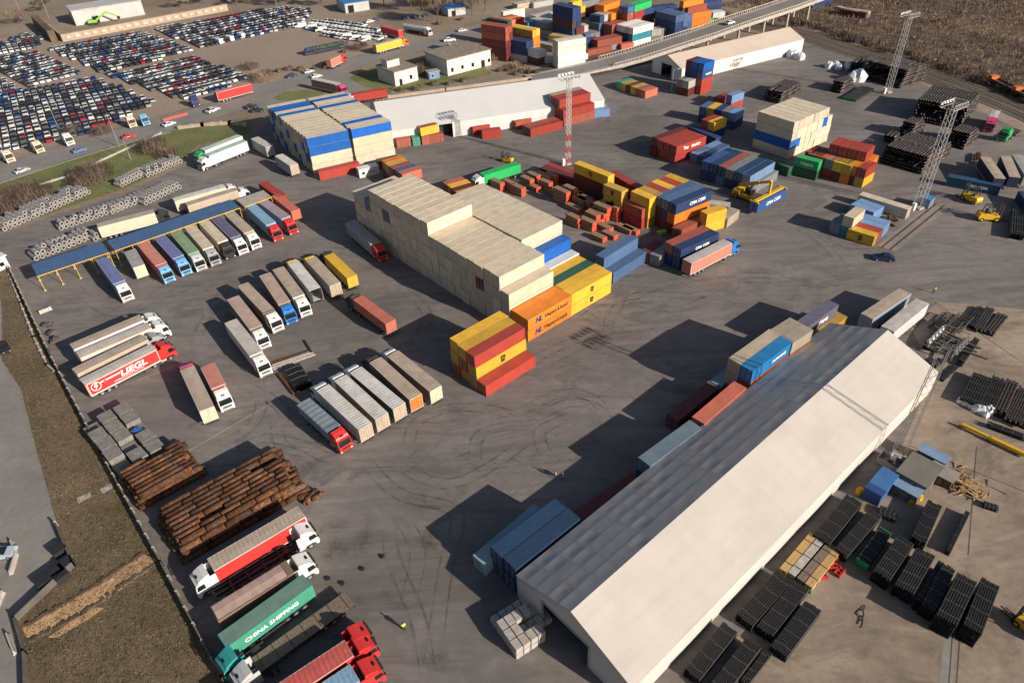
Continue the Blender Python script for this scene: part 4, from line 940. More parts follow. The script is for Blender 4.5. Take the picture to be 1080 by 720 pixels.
    for i in range(0, nseg+1, 8 if flat else 4):
        x = length*i/nseg+.05
        for y0, z0, y1, z1 in ((-.3, 0, -.3, eave-.3), (-.3, eave-.3, -h, ridge-.35), (-h, ridge-.35, -w+.3, eave-.3), (-w+.3, eave-.3, -w+.3, 0)): tr.bar((x, y0, z0), (x, y1, z1), .12)
    link('frame', tr.mesh('hall_frame', 'steel'), o)
    return o
HB = W(546, 629.5)
hall('storage_hall', 'huge pale fabric storage hall filling the near edge of the yard', HB, math.radians(39.9), 79.6, 19.7, 5.0, 8.62, 'hallskin', 'hallskin', nseg=64, flat=True, door=(4.9, 13.1, 5.0))
# white hall in front of the public road: long wall faces the camera
a, b = W(404, 139, 5.0), W(637.5, 105, 5.0); th2 = ang(a, b); u2 = Vector((math.cos(th2), math.sin(th2), 0)); v2 = Vector((-u2.y, u2.x, 0))
hall('storage_hall', 'bright white fabric hall beside the public road', (a+v2*29), th2, (b-a).length, 29, 5.0, 9.6, 'hallwhite', 'hallwhite', sidedoor=(17.5, 22))
a, b = W(719.3, 72.6, 5.0), W(848, 41.3, 5.0); th3 = ang(a, b); u3 = Vector((math.cos(th3), math.sin(th3), 0)); v3 = Vector((-u3.y, u3.x, 0))
hall('storage_hall', 'tan roofed white walled hall below the overpass', (a+v3*16.5), th3, (b-a).length, 16.5, 5.0, 8.0, 'halltan', 'wallwhite', door=(5.4, 11.2, 4.8))
# ------------------------------------------------------------------ blue and grey loading canopies
def canopy(label, a, b, w, z, colr, nb, post='yellowpaint'):
    """a,b: survey pixels of the front eave at height z; roof runs back to the left"""
    P, Q = W(*a, z), W(*b, z); th = ang(P, Q); Ln = (Q-P).length
    o = thing('loading_canopy', label, 'canopy', (P.x, P.y, 0), th)
    r = MB(); n = int(Ln/.35); vs = []; 
    for i in range(n+1):
        x = Ln*i/n; d = .05 if i % 2 else 0
        vs += [(x, -.2, z+d), (x, w+.2, z+.35+d)]
    r.add(vs, [(2*i, 2*i+2, 2*i+3, 2*i+1) for i in range(n)]); link('roof', r.mesh('canopy_roof', 'fabric'), o, colr)
    for i in range(nb+1):
        x = .1+(Ln-.2)*i/nb
        for y, zz in ((.05, z-.1), (w-.1, z+.2)):
            p = MB(); p.bar((x, y, 0), (x, y, zz), .11); p.box(x-.25, y-.25, 0, x+.25, y+.25, .25, 1); link('post', p.mesh('canopy_post', [post, 'concrete']), o)
        bm_ = MB(); bm_.bar((x, .05, z-.14), (x, w-.1, z+.2), .12, .2); link('beam', bm_.mesh('canopy_beam', post), o)
    for y, zz in ((0, z-.12), (w-.1, z+.2)):
        bm_ = MB(); bm_.bar((0, y, zz), (Ln, y, zz), .12, .2); link('beam', bm_.mesh('canopy_beam', post), o)
    return o
BLU = (.04, .105, .235)
canopy('long blue sheet metal canopy with yellow posts over the parked lorries', (120.9, 264.3), (253, 218.9), 5.4, 4.3, BLU, 8)
canopy('short blue canopy with open yellow bays at the fence end', (39.1, 291.1), (114.8, 265.9), 5.9, 4.0, BLU, 4)
canopy('pale grey canopy joined to the end of the long blue one', (257.8, 218), (286.5, 207.8), 4.6, 4.3, (.36, .33, .29), 2)
M['darkmast'] = plain('dark_mast_steel', (.20, .195, .19), .55, .1)
M['mastred'] = plain('mast_red', (.5, .05, .03), .5)
M['maststeel'] = plain('weathered_mast_steel', (.46, .45, .44), .5, .1)
# ------------------------------------------------------------------ floodlight masts
def mast(label, pos, Hm, w0, w1, rw=False, face=0.0, steel='maststeel', k=1.0):
    P = W(*pos); o = thing('floodlight_mast', label, 'floodlight mast', P, face); KK = [k]
    ns = 14 if rw else 1; parts = []
    def lattice(z0, z1, m):
        t = MB(); k_ = KK[0]; k = max(1, round((z1-z0)/1.6)); wz = lambda z: w0+(w1-w0)*z/Hm
        for i in range(k):
            a, c = z0+(z1-z0)*i/k, z0+(z1-z0)*(i+1)/k; h0, h1 = wz(a)/2, wz(c)/2
            cr0 = [(-h0, -h0), (h0, -h0), (h0, h0), (-h0, h0)]; cr1 = [(-h1, -h1), (h1, -h1), (h1, h1), (-h1, h1)]
            for q in range(4):
                r_ = (q+1) % 4
                t.bar((*cr0[q], a), (*cr1[q], c), .12*k_); t.bar((*cr0[q], a), (*cr1[r_], c), .05*k_)
                if rw: t.bar((*cr0[r_], a), (*cr1[q], c), .05*k_)
        link('lattice', t.mesh('mast_lattice', m), o)
    if rw:
        for i in range(ns): lattice(Hm*i/ns, Hm*(i+1)/ns, 'mastred' if i % 2 == 0 and i < 5 else 'maststeel')
    else: lattice(0, Hm, steel)
    b = MB(); b.box(-w0*.65, -w0*.65, -.1, w0*.65, w0*.65, .4); link('base', b.mesh('mast_base', 'concrete'), o)
    c = MB(); c.box(-w0*.9-.9, -.4, 0, -w0*.9-.1, .4, 1.9); link('cabinet', c.mesh('mast_cabinet', 'white'), o)
    f = MB()
    for x in (-2.3, 2.3):
        for y in (-1.6, 1.6): f.bar((x, y, Hm), (0, 0, Hm-.6), .08)
    for zz in (Hm, Hm+1.2):
        for y in (-1.6, 1.6): f.bar((-2.6, y, zz), (2.6, y, zz), .1)
        for x in (-2.6, 0, 2.6): f.bar((x, -1.6, zz), (x, 1.6, zz), .08)
    for x in (-2.6, 2.6):
        for y in (-1.6, 1.6): f.bar((x, y, Hm), (x, y, Hm+1.2), .08)
    link('head_frame', f.mesh('mast_head', steel), o)
    l = MB(); l.box(-.32, -.18, -.28, .32, .12, .28, 0); l.box(-.28, -.2, -.24, .28, -.181, .24, 1); lm = l.mesh('floodlight', ['maststeel', 'chassis'])
    for s in (-1, 1):
        for x in (-2.1, -1.05, 0, 1.05, 2.1):
            fo = link('floodlight', lm, o, None, (x, s*1.75, Hm+.75)); fo.rotation_euler = (-.5 if s < 0 else .5, 0, 0 if s < 0 else math.pi)
    return o
mast('red and white floodlight mast between the containers and white hall', (599, 173), 24.5, 1.15, 1.0, True, math.radians(25))
mast('grey floodlight mast in front of the dark pipe stack near the railway', (936, 97.5), 24.5, 1.6, 1.4, False, math.radians(30))
mast('grey floodlight mast beside the cream container on the right', (968, 219), 25.5, 1.8, 1.5, False, math.radians(30))
mast('grey floodlight mast standing against the great hall', (946, 482), 23.0, 1.7, 1.1, False, math.radians(40), 'darkmast', .7)
# ------------------------------------------------------------------ rusty pipe stacks
def frame2(p0, p1, z=0.0):
    a, b = W(*p0, z), W(*p1, z); u = (b-a); u.z = 0; Ln = u.length; u.normalize(); return Vector((a.x, a.y, 0)), u, Vector((-u.y, u.x, 0)), Ln
PIPES = []
def pipe_stack(label, a, u, v, length, nrow, nlay, r, lens, mat, group, name='steel_pipe', wall=.16, rag=1.2, inner=True, cat='steel pipe', box=False):
    head, desc = label
    for k in range(nlay):
        for j in range(nrow if box else nrow-(k+1)//2):
            s = random.uniform(-rag*.3, rag*.3); end = length+random.uniform(-rag, rag*.4)-k*.4; s += k*.3
            while s < end-.6:
                ln = random.choice(lens); ln = min(ln, end-s)
                edge = k == nlay-1 or j == 0 or j >= nrow-(1 if box else (k+1)//2+1) or s < .6 or s+ln > end-1.2 or (k == nlay-2)
                if edge and not (k == nlay-1 and random.random() < .03):
                    key = round(ln*2)/2; p = a+u*(s+key/2)+v*(r+j*2.04*r+(k % 2*.25 if box else (k % 2+(k//2)*1.0)*1.02*r)+random.uniform(-.012, .012)); p.z = r+k*(2.05 if box else 1.76)*r+random.uniform(0, .03)
                    PIPES.append((p, (random.uniform(-3, 3), random.uniform(-.006, .006), math.atan2(u.y, u.x)+random.uniform(-.005, .005)), key, r, wall, mat, head+', '+ORD[k]+' layer, '+desc, group, (2 if k == nlay-1 else 1)*key*r/p.length))
                s += ln+.1
def build_pipes(keep=290):
    from mathutils import Euler
    meshes = {}; rest = {}
    for i, (p, rot, key, r, wall, mat, lab, group, sz) in enumerate(sorted(PIPES, key=lambda q: -q[-1])):
        kk = (key, r, wall, mat)
        if kk not in meshes: mb_ = MB(); mb_.pipe((-key/2+.04, 0, 0), (key/2-.04, 0, 0), r, r*(1-wall), 12); meshes[kk] = mb_.mesh('steel_pipe', mat, True)
        if i < keep: tag(link('steel_pipe', meshes[kk], None, None, p, rot), lab, 'steel pipe', group)
        else:
            m_ = rest.setdefault(mat, MB()); T = Matrix.Translation(p) @ Euler(rot).to_matrix().to_4x4(); me = meshes[kk]; m_.add([T @ v.co for v in me.vertices], [tuple(f.vertices) for f in me.polygons])
    big = MB(); mats = list(rest)
    for i, k in enumerate(mats): big.add(rest[k].v, rest[k].f, i)
    struct('pipe_stacks', big, mats, True, 'stuff', 'dark steel pipes of the far stacks')
a, u, v, Ln = frame2((148, 538), (208, 504))
pipe_stack(('rusty steel pipe', 'smaller stack beside the grey slabs'), a-v*.6, u, v, 10.8, 9, 3, .49, (2.8, 3.3, 3.8), 'rust', 'rusty pipes in the smaller stack', rag=1.0)
a, u, v, Ln = frame2((183, 600), (316, 523))
pipe_stack(('rusty steel pipe', 'larger stack beside the red lorry'), a+u*1.2-v*.6, u, v, 20.6, 11, 4, .49, (3.0, 3.5, 4.0, 4.5), 'rust', 'rusty pipes in the larger stack', rag=1.2)
for i in range(5):
    mb = MB(); mb.pipe((-1, 0, 0), (1, 0, 0), .45, .38, 10); q = W(316+i*4.5+random.uniform(-2, 2), 524+random.uniform(-4, 6), .45)
    single('steel_pipe', 'loose rusty pipe end lying beyond the larger pipe stack', 'steel pipe', mb, 'rust', 'loose rusty pipes', None, q, random.uniform(0, 3), True)
# ------------------------------------------------------------------ grey slab packs, white packs, straps
M['slab'] = plain('grey_slab', (.19, .175, .16), .85, 0, .3, 1.2, .02)
M['packwhite'] = plain('wrapped_white_board', (.40, .365, .335), .6, 0, .25, 1.5)
M['strapdark'] = plain('dark_strap', (.04, .035, .035), .6)
M['wrap'] = plain('white_plastic_wrap', (.55, .56, .60), .35, 0, .25, 1.2, .05)
def pack(name, label, cat, c, th, lx, ly, h, mat, group, layers=3, straps=2, strapmat='strapdark', z=0.0, gap=.03):
    o = thing(name, label, cat, (c[0], c[1], z), th, group); b = MB()
    for i in range(layers):
        z0 = .1+(h-.1)*i/layers; ny = max(1, round(ly/.55))
        for j in range(ny):
            y0 = -ly/2+ly*j/ny; e = random.uniform(-.04, .04); b.box(-lx/2+e, y0+.008, z0, lx/2+e, y0+ly/ny-.008, z0+(h-.1)/layers-gap)
    for i in range(3): x = -lx/2+lx*(i+.5)/3; b.box(x-.06, -ly/2, 0, x+.06, ly/2, .1)
    link('boards', b.mesh(name+'_boards', mat), o)
    for i in range(straps):
        x = -lx/2+lx*(i+.6)/(straps+.2); s = MB(); s.box(x-.05, -ly/2-.02, .08, x+.05, ly/2+.02, h+.02); link('strap', s.mesh('pack_strap', strapmat), o)
    return o
def grid_packs(name, label, cat, a, u, v, nx, ny, lx, ly, h, mat, group, tiers=1, gapx=.3, gapy=.28, **kw):
    th = math.atan2(u.y, u.x)
    for i in range(nx):
        for j in range(ny):
            for t in range(tiers if isinstance(tiers, int) else tiers(i, j)):
                c = a+u*(lx/2+i*(lx+gapx)+random.uniform(-.06, .06))+v*(ly/2+j*(ly+gapy)); pack(name, label(i, j, t), cat, c, th+random.uniform(-.01, .01), lx, ly, h, mat, group, z=t*(h+.02), **kw)
a, u, v, Ln = frame2((126, 502), (174, 475), 1)
LT = ['lowest', 'middle', 'highest']
grid_packs('slab_pack', lambda i, j, t: ['lower', 'upper'][t]+' grey slab pack, '+ORD[j]+' from the rusty pipes, '+['fence', 'middle', 'yard'][i]+' column', 'slab pack', a, u, v, 3, 5, 2.4, 3.0, 1.05, 'slab', 'grey slab packs by the fence', tiers=lambda i, j: 2 if (i*5+j*3) % 4 else 1, layers=2, straps=0)
mb = MB(); mb.box(-.7, -.5, 0, .7, .5, .12); single('tarpaulin', 'small bright blue tarpaulin on the grey slab packs', 'tarpaulin', mb, 'fabric', None, (.01, .14, .5), W(145, 453, 1.7))
# white wrapped packs in front of the great hall door
a, u, v, Ln = frame2((545, 696), (566, 682))
for (i, j, t) in ((0, 0, 0), (0, 0, 1), (1, 0, 0), (1, 0, 1), (0, 1, 0), (0, 1, 1), (1, 1, 0), (0, 2, 0), (0, 2, 1), (1, 2, 0), (1, 2, 1), (0, 3, 0), (1, 3, 0), (2, 3, 0), (2, 2, 0), (2, 1, 0)):
    c = a+u*(1.1+i*2.25)+v*(.75+j*1.6); lab = ORD[j]+' row '+['nearest the yard', 'in the middle', 'nearest the hall'][i]
    pack('board_pack', 'strapped white board pack, '+['lower', 'upper'][t]+', '+lab, 'board pack', c, math.atan2(u.y, u.x), 2.1, 1.45, 1.15, 'packwhite', 'white board packs at the hall door', z=t*1.17, straps=1)
# dark strapped packs with red ends in the middle of the yard
M['redend'] = plain('red_sprayed_end', (.62, .07, .03), .6)
M['brownboard'] = plain('brown_board', (.26, .155, .10), .75, 0, .3, 2)
def redpack(label, px, th, Ln=3.4, w=1.1, h=1.5, z=0):
    Ln *= 1.3; w *= 1.5; h *= 1.5; z *= 1.5
    P = W(*px); o = thing('timber_pack', label, 'timber pack', (P.x, P.y, z), th, 'timber packs with red ends'); b = MB()
    for i in range(4): b.box(-Ln/2, -w/2, .1+i*(h-.1)/4, Ln/2, w/2, .1+(i+1)*(h-.1)/4-.04)
    link('boards', b.mesh('pack_boards', 'brownboard'), o); e = MB(); e.box(-Ln/2-.03, -w/2+.01, .12, -Ln/2-.002, w/2-.01, h-.05); link('red_end', e.mesh('pack_end', 'redend'), o)
    e = MB(); e.box(Ln/2+.002, -w/2+.01, .12, Ln/2+.03, w/2-.01, h-.05); link('red_end', e.mesh('pack_end', 'redend'), o)
    return o
RP = []
for q, (sx, sy) in enumerate([(0, 0)]):
    pass
Z3 = lambda x, y: (560+x/7.714, 180+y/7.714)
rows = [((70, 60), 1, 'beside the low red containers'), ((105, 95), 2, 'beside the low red containers'), ((165, 95), 2, 'nearest the low red containers'), ((120, 150), 2, 'in the upper group'), ((185, 190), 1, 'in the upper group'), ((250, 260), 3, 'tall, in the central group'),
        ((320, 240), 3, 'tall, behind the central group'), ((395, 290), 2, 'in the central group'), ((350, 320), 1, 'low, in the central group'), ((440, 300), 2, 'right of the central group'), ((350, 440), 2, 'nearest the cream block'), ((460, 470), 2, 'second from the cream block'),
        ((550, 560), 1, 'nearest the slate blue containers'), ((600, 480), 1, 'low, beside the slate blue containers'), ((500, 415), 2, 'in the front group'), ((545, 400), 2, 'in the front group, middle'), ((575, 390), 3, 'tall, in the front group'), ((620, 370), 3, 'tall, at the yellow tower'),
        ((660, 390), 3, 'tall, last at the yellow tower'), ((640, 540), 1, 'low, behind the slate blue containers'), ((290, 175), 1, 'in the shade of the brown stack'), ((370, 200), 1, 'in the shade of the brown stack'), ((440, 240), 1, 'deep in the shade of the brown stack'), ((810, 500), 1, 'at the foot of the short red stack'),
        ((760, 490), 1, 'dark, at the foot of the short red stack'), ((20, 150), 1, 'beside the green container')]
for (x, y), n, d in rows:
    for t in range(n): redpack('brown timber pack with red end, '+(['lowest', 'middle', 'upper'][t] if n > 1 else 'single')+', '+d, Z3(x, y), YA-math.pi/2+random.uniform(-.04, .04), random.uniform(3.0, 3.9), 1.1, .85, z=t*.87)
for x, y, d in ((525, 199.5, 'beside the green container'), (538, 200, 'second beside the green container'), (547, 205, 'third beside the green container'), (556, 196, 'behind the green container'), (563, 192, 'furthest back near the mast')):
    for t in range(2): redpack('brown timber pack with red end, '+['lower', 'upper'][t]+', '+d, (x, y), YA-math.pi/2, 3.2, 1.1, .85, z=t*.87)
# ------------------------------------------------------------------ black pipe bundles
M['blackpipe'] = plain('black_plastic_pipe', (.022, .021, .021), .42, 0, .3, 2)
M['brownpipe'] = plain('dark_brown_steel', (.045, .034, .030), .5, 0, .3, 2)
M['greenend'] = plain('green_end_cap', (.02, .25, .07), .5)
M['strapw'] = plain('pale_strap', (.13, .125, .12), .5)
_bm = {}
def bundle(label, c, th, Ln, w, h, z, mat, group, ends=None, straps=4, name='pipe_bundle', cat='pipe bundle', pd=.24):
    o = thing(name, label, cat, (c[0], c[1], z), th, group); k = (round(Ln, 1), round(w, 2), round(h, 2), mat, pd)
    if k not in _bm:
        b = MB(); n = max(2, round(w/pd)); m = max(2, round(h/pd)); e_ = .12 if pd < .3 else .9; r = w/n/2
        for i in range(n):
            for j in range(m):
                if 0 < i < n-1 and 0 < j < m-1: continue
                b.pipe((-Ln/2+random.uniform(0, e_), -w/2+r+i*2*r, r+j*(h-2*r)/(m-1)), (Ln/2-random.uniform(0, e_), -w/2+r+i*2*r, r+j*(h-2*r)/(m-1)), r*.98, r*.8, 6)
        s = MB(); s.box(-.025, -w/2-.008, 0, .025, w/2+.008, h+.012)
        cp = MB(); cp.box(-.06, -w/2-.01, .02, .06, w/2+.01, h+.005)
        _bm[k] = (b.mesh(name, mat), s.mesh('bundle_strap', 'strapw'), cp.mesh('bundle_end', 'greenend'))
    b, s, cp = _bm[k]; link('pipes', b, o)
    for i in range(straps): link('strap', s, o, None, (-Ln/2+Ln*(i+.5)/straps, 0, 0))
    if ends:
        for e in (-1, 1): link('end_cap', cp, o, None, (e*(Ln/2+.02), 0, 0))
    return o
def bstack(desc, p0, p1, p2, z, tiers, n, mat='blackpipe', h=.8, ends=None, straps=4, colour='black', **kw):
    """p0-p1: long top edge at height z, p2: corner across from p0"""
    a, b, c = W(*p0, z), W(*p1, z), W(*p2, z); u = b-a; Ln = u.length; u.normalize(); w = c-a; w = w-u*w.dot(u); wd = w.length; w.normalize(); wd *= 1.12; pw = wd/n
    hh = z/tiers
    for i in range(n):
        for t in range(tiers):
            q = a+u*(Ln/2+random.uniform(-.12, .12))+w*(pw*(i+.5))
            lab = colour+' pipe bundle'+(', '+TIER[tiers][t] if tiers > 1 else '')+(', '+ORD[i]+' across' if n > 1 else '')+', '+desc
            bundle(lab, q, math.atan2(u.y, u.x), Ln, pw-.015, hh-.012, t*hh, mat, 'pipe bundles '+desc, ends, straps, **kw)
bstack('stack nearest the lower edge by the hall', (721.4, 704.9), (762.7, 654.4), (736, 716), 1.5, 2, 3)
bstack('second stack from the lower edge', (746, 724), (787, 671), (761, 735), 1.5, 2, 3)
bstack('short stack at the lower edge', (781, 716), (807, 683), (788, 722), .8, 1, 2)
bstack('stack beside the yellow timber', (776.5, 646.8), (819.3, 599.4), (793, 658), 1.6, 2, 3)
bstack('stack in front of the brown timber', (797.9, 659), (837.6, 610), (812, 671), 1.6, 2, 3)
bstack('outermost stack in front of the timber', (813, 680), (850, 631.5), (829, 691), 1.6, 2, 3)
bstack('stack against the hall beyond the timber', (857, 563), (893, 520), (873, 573), 1.6, 2, 3)
bstack('stack between the hall and green capped one', (880, 578), (918, 535), (893, 585), 1.6, 2, 3)
bstack('with green capped ends', (903.7, 587.5), (927.5, 555), (916, 594), 1.4, 2, 3, ends=True)
bstack('first stack right of the green capped one', (921, 601), (947.5, 562.5), (936, 612.5), 2.4, 3, 4)
bstack('second stack right of the green capped one', (943.7, 615), (967.5, 575), (960, 629), 2.4, 3, 4)
bstack('narrow stack between two wide ones', (965, 632), (990, 590), (970, 636), 2.0, 2, 1)
bstack('third wide stack from the green capped one', (972.5, 636), (995, 592.5), (985, 644), 2.4, 3, 3)
bstack('high stack with white straps', (987.5, 647.5), (1010, 602.5), (1006, 661), 3.2, 4, 4)
bstack('last high stack beside the machine', (1016, 657.5), (1036, 607.5), (1034, 667.5), 3.2, 4, 4)
bstack('stack beside the yellow barrels', (961, 566), (979, 526), (975, 573), 1.8, 2, 3)
bstack('lone low row beside the timber heap', (998, 579), (1019, 537), (1003, 581), 1.0, 1, 1)
# timber packs with green ends near the bundles
M['ytimber'] = plain('yellow_timber', (.45, .28, .11), .7, 0, .25, 3)
for i, (p, q, mt, d) in enumerate([((826, 601), (858, 563), 'ytimber', 'yellow timber pack nearest the hall'), ((835, 605), (866.5, 568), 'packwhite', 'whitish timber pack between yellow and brown ones'), ((844.5, 611), (876.5, 573), 'greywood', 'dark brown timber pack among the yellow ones'), ((853, 617), (884, 578), 'ytimber', 'yellow timber pack next to the red blocks')]):
    a, b = W(*p, 1.2), W(*q, 1.2); c = (a+b)/2; o = pack('timber_pack', d, 'timber pack', c, ang(a, b), (b-a).length, 1.05, 1.2, mt, None, layers=4, straps=3)
    for e in (-1, 1): g = MB(); g.box(e*((b-a).length/2+.05)-.12, -.6, 0, e*((b-a).length/2+.05)+.12, .6, .45); link('green_bearer', g.mesh('green_bearer', 'greenend'), o)
M['redblock'] = plain('red_frame', (.42, .035, .03), .5)
for i, (x, y) in enumerate(((881, 588), (878, 598), (885, 604), (866, 608), (886, 582))):
    mb = MB(); 
    for yy in (-.35, .35): mb.box(-.8, yy-.12, .0, .8, yy+.12, .5)
    for xx in (-.6, 0, .6): mb.box(xx-.1, -.36, .1, xx+.1, .36, .42)
    single('red_frame', 'small red steel frame on the ground beside the yellow timber', 'steel frame', mb, 'redblock', 'red frames by the timber', None, W(x, y), .5+random.uniform(-.6, .6))
# ------------------------------------------------------------------ containers along the great hall
C['Q'] = ((.012, .055, .12), 'dark petrol blue'); C['N'] = ((.03, .085, .26), 'royal blue')
C['S'] = ((.13, .19, .24), 'grey blue'); C['h'] = ((.22, .33, .39), 'dull teal')
block('dull teal container beside the deep blue pair', (500, 583.8), (562.5, 531), 2.6, ['h'], 40, -1)
block('the deep blue pair at the hall corner', (516.2, 577.1), (586.2, 524.6), 5.2, ['P P', 'P P'], 40, -1)
block('dark container lying low between the hall and deep blue pair', (605, 538.8), (665, 498.8), 2.6, ['m'], 40, -1)
block('the grey blue stack along the great hall', (672.5, 482.5), (727.5, 442.5), 5.2, ['n S'], 40, -1)
block('the coral roofed stack along the great hall', (728.8, 440), (775, 401.3), 5.2, ['m a'], 40, -1)
block('low container in the shade beside the coral roofed stack', (702.5, 437.5), (747.5, 401), 2.6, ['m'], 40, -1)
block('short container in the shade of the tan stack', (747, 402), (766, 387), 2.6, ['h'], 20, -1)
s = block('the tan and azure stack', (768, 378), (811.7, 347), 7.8, ['T T T', 'n b Z'], 40, -1)
side_text(s[1][2], 'SAFMARINE', .8, 'whiteink', 2.0, -1.235, 1.3, bold=.02)
block('the short tan stack beyond the azure container', (814, 347), (830.6, 336.6), 7.8, ['T b T', 'n b T'], 20, -1)
s = block('the lilac grey stack at the end of the great hall', (838.8, 339), (870.7, 316.5), 5.4, ['s V'], 40, -1)
side_text(s[0][1], 'Hapag', 1.2, 'whiteink', 1.2, -1.235, 1.3, bold=.03)
block('yellow container half hidden by the far end of the great hall', (851, 349), (878, 330), 2.9, ['u'], 40, -1)
# ------------------------------------------------------------------ blue and cream block at the upper left
def sheared(desc, p1, p2, z, lanes, th, H, stag, pitch):
    a, b = W(*p1, z), W(*p2, z); mid = (a+b)/2; u = Vector((math.cos(th), math.sin(th), 0))
    for i, ln in enumerate(lanes):
        r = block_at(desc, mid+u*stag*i, th, [ln], 40, 1, H, 0, 2.5, .1, 0, i*pitch)[0]
        tl = TIER[min(5, len(ln.split()))]
        for t, c in enumerate(r): c['label'] = C[ln.split()[t][0]][1]+' container, '+tl[t]+' one, '+ORD[i]+' row back in '+desc; c['group'] = 'containers in '+desc
q = math.radians(26)
sheared('the left blue and cream block', (324.3, 148.2), (366, 137.2), 10.6, ['c c Bc Bc', 'c B c c', 'c c B c', 'c c c c', 'B c c c', 'c B c c', 'c c c c', 'c c B c', 'c c c c', 'B c c B', 'c B c c', 'c c c B', 'B c B B', 'c B c c'], q, 2.65, -.30, 2.5)
sheared('the right blue and cream block', (370, 137.2), (412.4, 129.4), 10.6, ['c c c Bc', 'c c c c', 'c c c B', 'c c c c', 'c c c c', 'c c c c', 'c c c c', 'c c c c', 'c c c c', 'c c c B', 'c c c c', 'c c c c', 'c c c B', 'c c c c'], q, 2.65, -.30, 2.5)
block('red container lying in front of the left blue and cream block', (335.3, 182.1), (379.4, 171.8), 2.6, ['r'])
s = block('small white container in front of the blue and cream block', (377, 179.7), (400.6, 174.2), 2.6, ['w'], 20)
side_text(s[0][0], 'REEFER', .7, 'navyink', .8, -1.235, 1.35); mb = MB(); mb.box(-2.1, -1.26, .9, -1.3, -1.236, 1.7); link('emblem', mb.mesh('emblem', 'navyink'), s[0][0])
block('the orange and yellow short rows', (424, 184.5), (443.5, 178.5), 5.2, ['k a', 'n s', 'y b', 'b u', 'k o'], 20)
block('the striped short rows behind the rear cream block', (484, 204.5), (505.5, 198.2), 2.9, ['u', 'm', 'y', 'a'], 20)
block('low red container row behind the striped ones', (398, 171), (420, 166), 2.6, ['k'], 20)
o, c = loaded('lorry with white cab under the bright green container', 'bright green container on a lorry in the middle yard', (546.5, 171.5), (508, 183.5), 'G', 'white', anchor='m', bars=False)
c.color = (1, 1, 1, 1)
# row beside the hall door of the white hall
for i, (x, y, cd, d) in enumerate([(417.5, 153.5, 'b', 'nearest the cream block'), (424.7, 152.3, 'b', 'second from the cream block'), (434.3, 151.5, 't', 'the only green one'), (444, 150.3, 'b', 'below the yellow one'), (451.7, 149, 'b', 'second below the yellow one'), (459, 147.5, 'b', 'last, at the hall door')]):
    P = W(x, y); container(P.x+.9, P.y+.9, 0, math.radians(108), 6.06, 2.6, cd, C[cd][1]+' short container set end on by the hall, '+d, 'short containers set end on by the white hall')
P = W(441, 142.2, 2.6); Q = W(461, 137.5, 2.6); c0 = (P+Q)/2; t0 = ang(P, Q)
container(c0.x+.7*math.sin(t0), c0.y-.7*math.cos(t0), 2.64, t0, 6.06, 2.6, 'y', 'yellow short container on top of the end on row by the hall', None, roofcode='b')
# below the tan hall
s = block('the tall stack at the tan hall', (736.5, 101), (751, 95.3), 0, ['r r N B', 'n n n B', 'm n n m'], 20)
side_text(s[0][2], 'MAERSK', .9, 'whiteink', .5, -1.235, 1.3, bold=.02)
block('the short stack at the tan hall', (727, 101.3), (733.5, 98.5), 0, ['m L', 'm g'], 20)
a_ = [('a', 'red end'), ('b', ''), ('k', ''), ('u', ''), ('u', ''), ('t', '')]
block('the low fan of containers below the tan hall', (681, 96.5), (694, 92.5), 2.6, ['a', 'b', 'u', 'k', 'u', 't'], 20)
# ------------------------------------------------------------------ pile on the right with the mast
block('long cream container beside the grey mast', (907.5, 205.5), (956.5, 220.5), 2.7, ['c'], 40, flip=1)
block('the light blue frames', (897, 215), (922, 224), 2.7, ['l', 'l'], 20)
block('the cream and teal stack', (901.3, 230.3), (912.4, 221.3), 5.3, ['q c', 'S'], 20)
s = block('the low mixed rows', (896.4, 242), (922, 249.7), 2.6, ['y', 'r', 'l', 'l'], 20, flip=1)
side_text(s[0][0], 'm', 1.2, 'ink', 0, 1.235, 1.7, face=1, bold=.06); side_text(s[0][0], 'sc', .9, 'ink', 0, 1.235, 1.0, face=1, bold=.06)
s = block('long deep blue container with white lettering beside the yellow reach truck', (998.3, 185.4), (1058, 196.5), 2.8, ['Q'], 40)
side_text(s[0][0], 'CMA CGM', .95, 'whiteink', 1.2, -1.235, 1.3, bold=.03)
block('deep blue container at the right edge of the yard', (1074, 200), (1092, 225), 2.8, ['P'], 40)

lorry('tan roofed trailer behind the lettered deep blue container', (1041, 168), (1053, 185), 'ink', 'tan', None, anchor='m')
lorry('second tan roofed trailer at the right edge', (1061.5, 166), (1070, 185), 'ink', 'tan', None, anchor='m')
lorry('grey trailer at the right edge of the yard', (1074, 164.5), (1086, 184), 'grey', 'grey', None, anchor='m')
lorry('short lorry with magenta cab and grey load bed', (1050.5, 117.5), (1045.5, 129), 'magenta', 'offwhite', 'magenta', anchor='m', Ln=8, z=2.8, kind='tipper')
lorry('bright green lorry with a bare chassis near the railway', (1072, 137), (1063, 142), 'dark', 'dark', 'green', anchor='m', Ln=7, z=1.2, kind='skeletal')
# held by the reach stacker
P = W(790, 222, 1.0); Q = W(827.5, 207.5, 1.0); th = math.radians(37.5)
c = container((P.x+Q.x)/2, (P.y+Q.y)/2, .8, th, 12.19, 2.6, 'N', 'royal blue container held by the yellow reach stacker', None)
side_text(c, 'CMA CGM', 1.3, 'whiteink', .6, -1.235, 1.25, bold=.03)
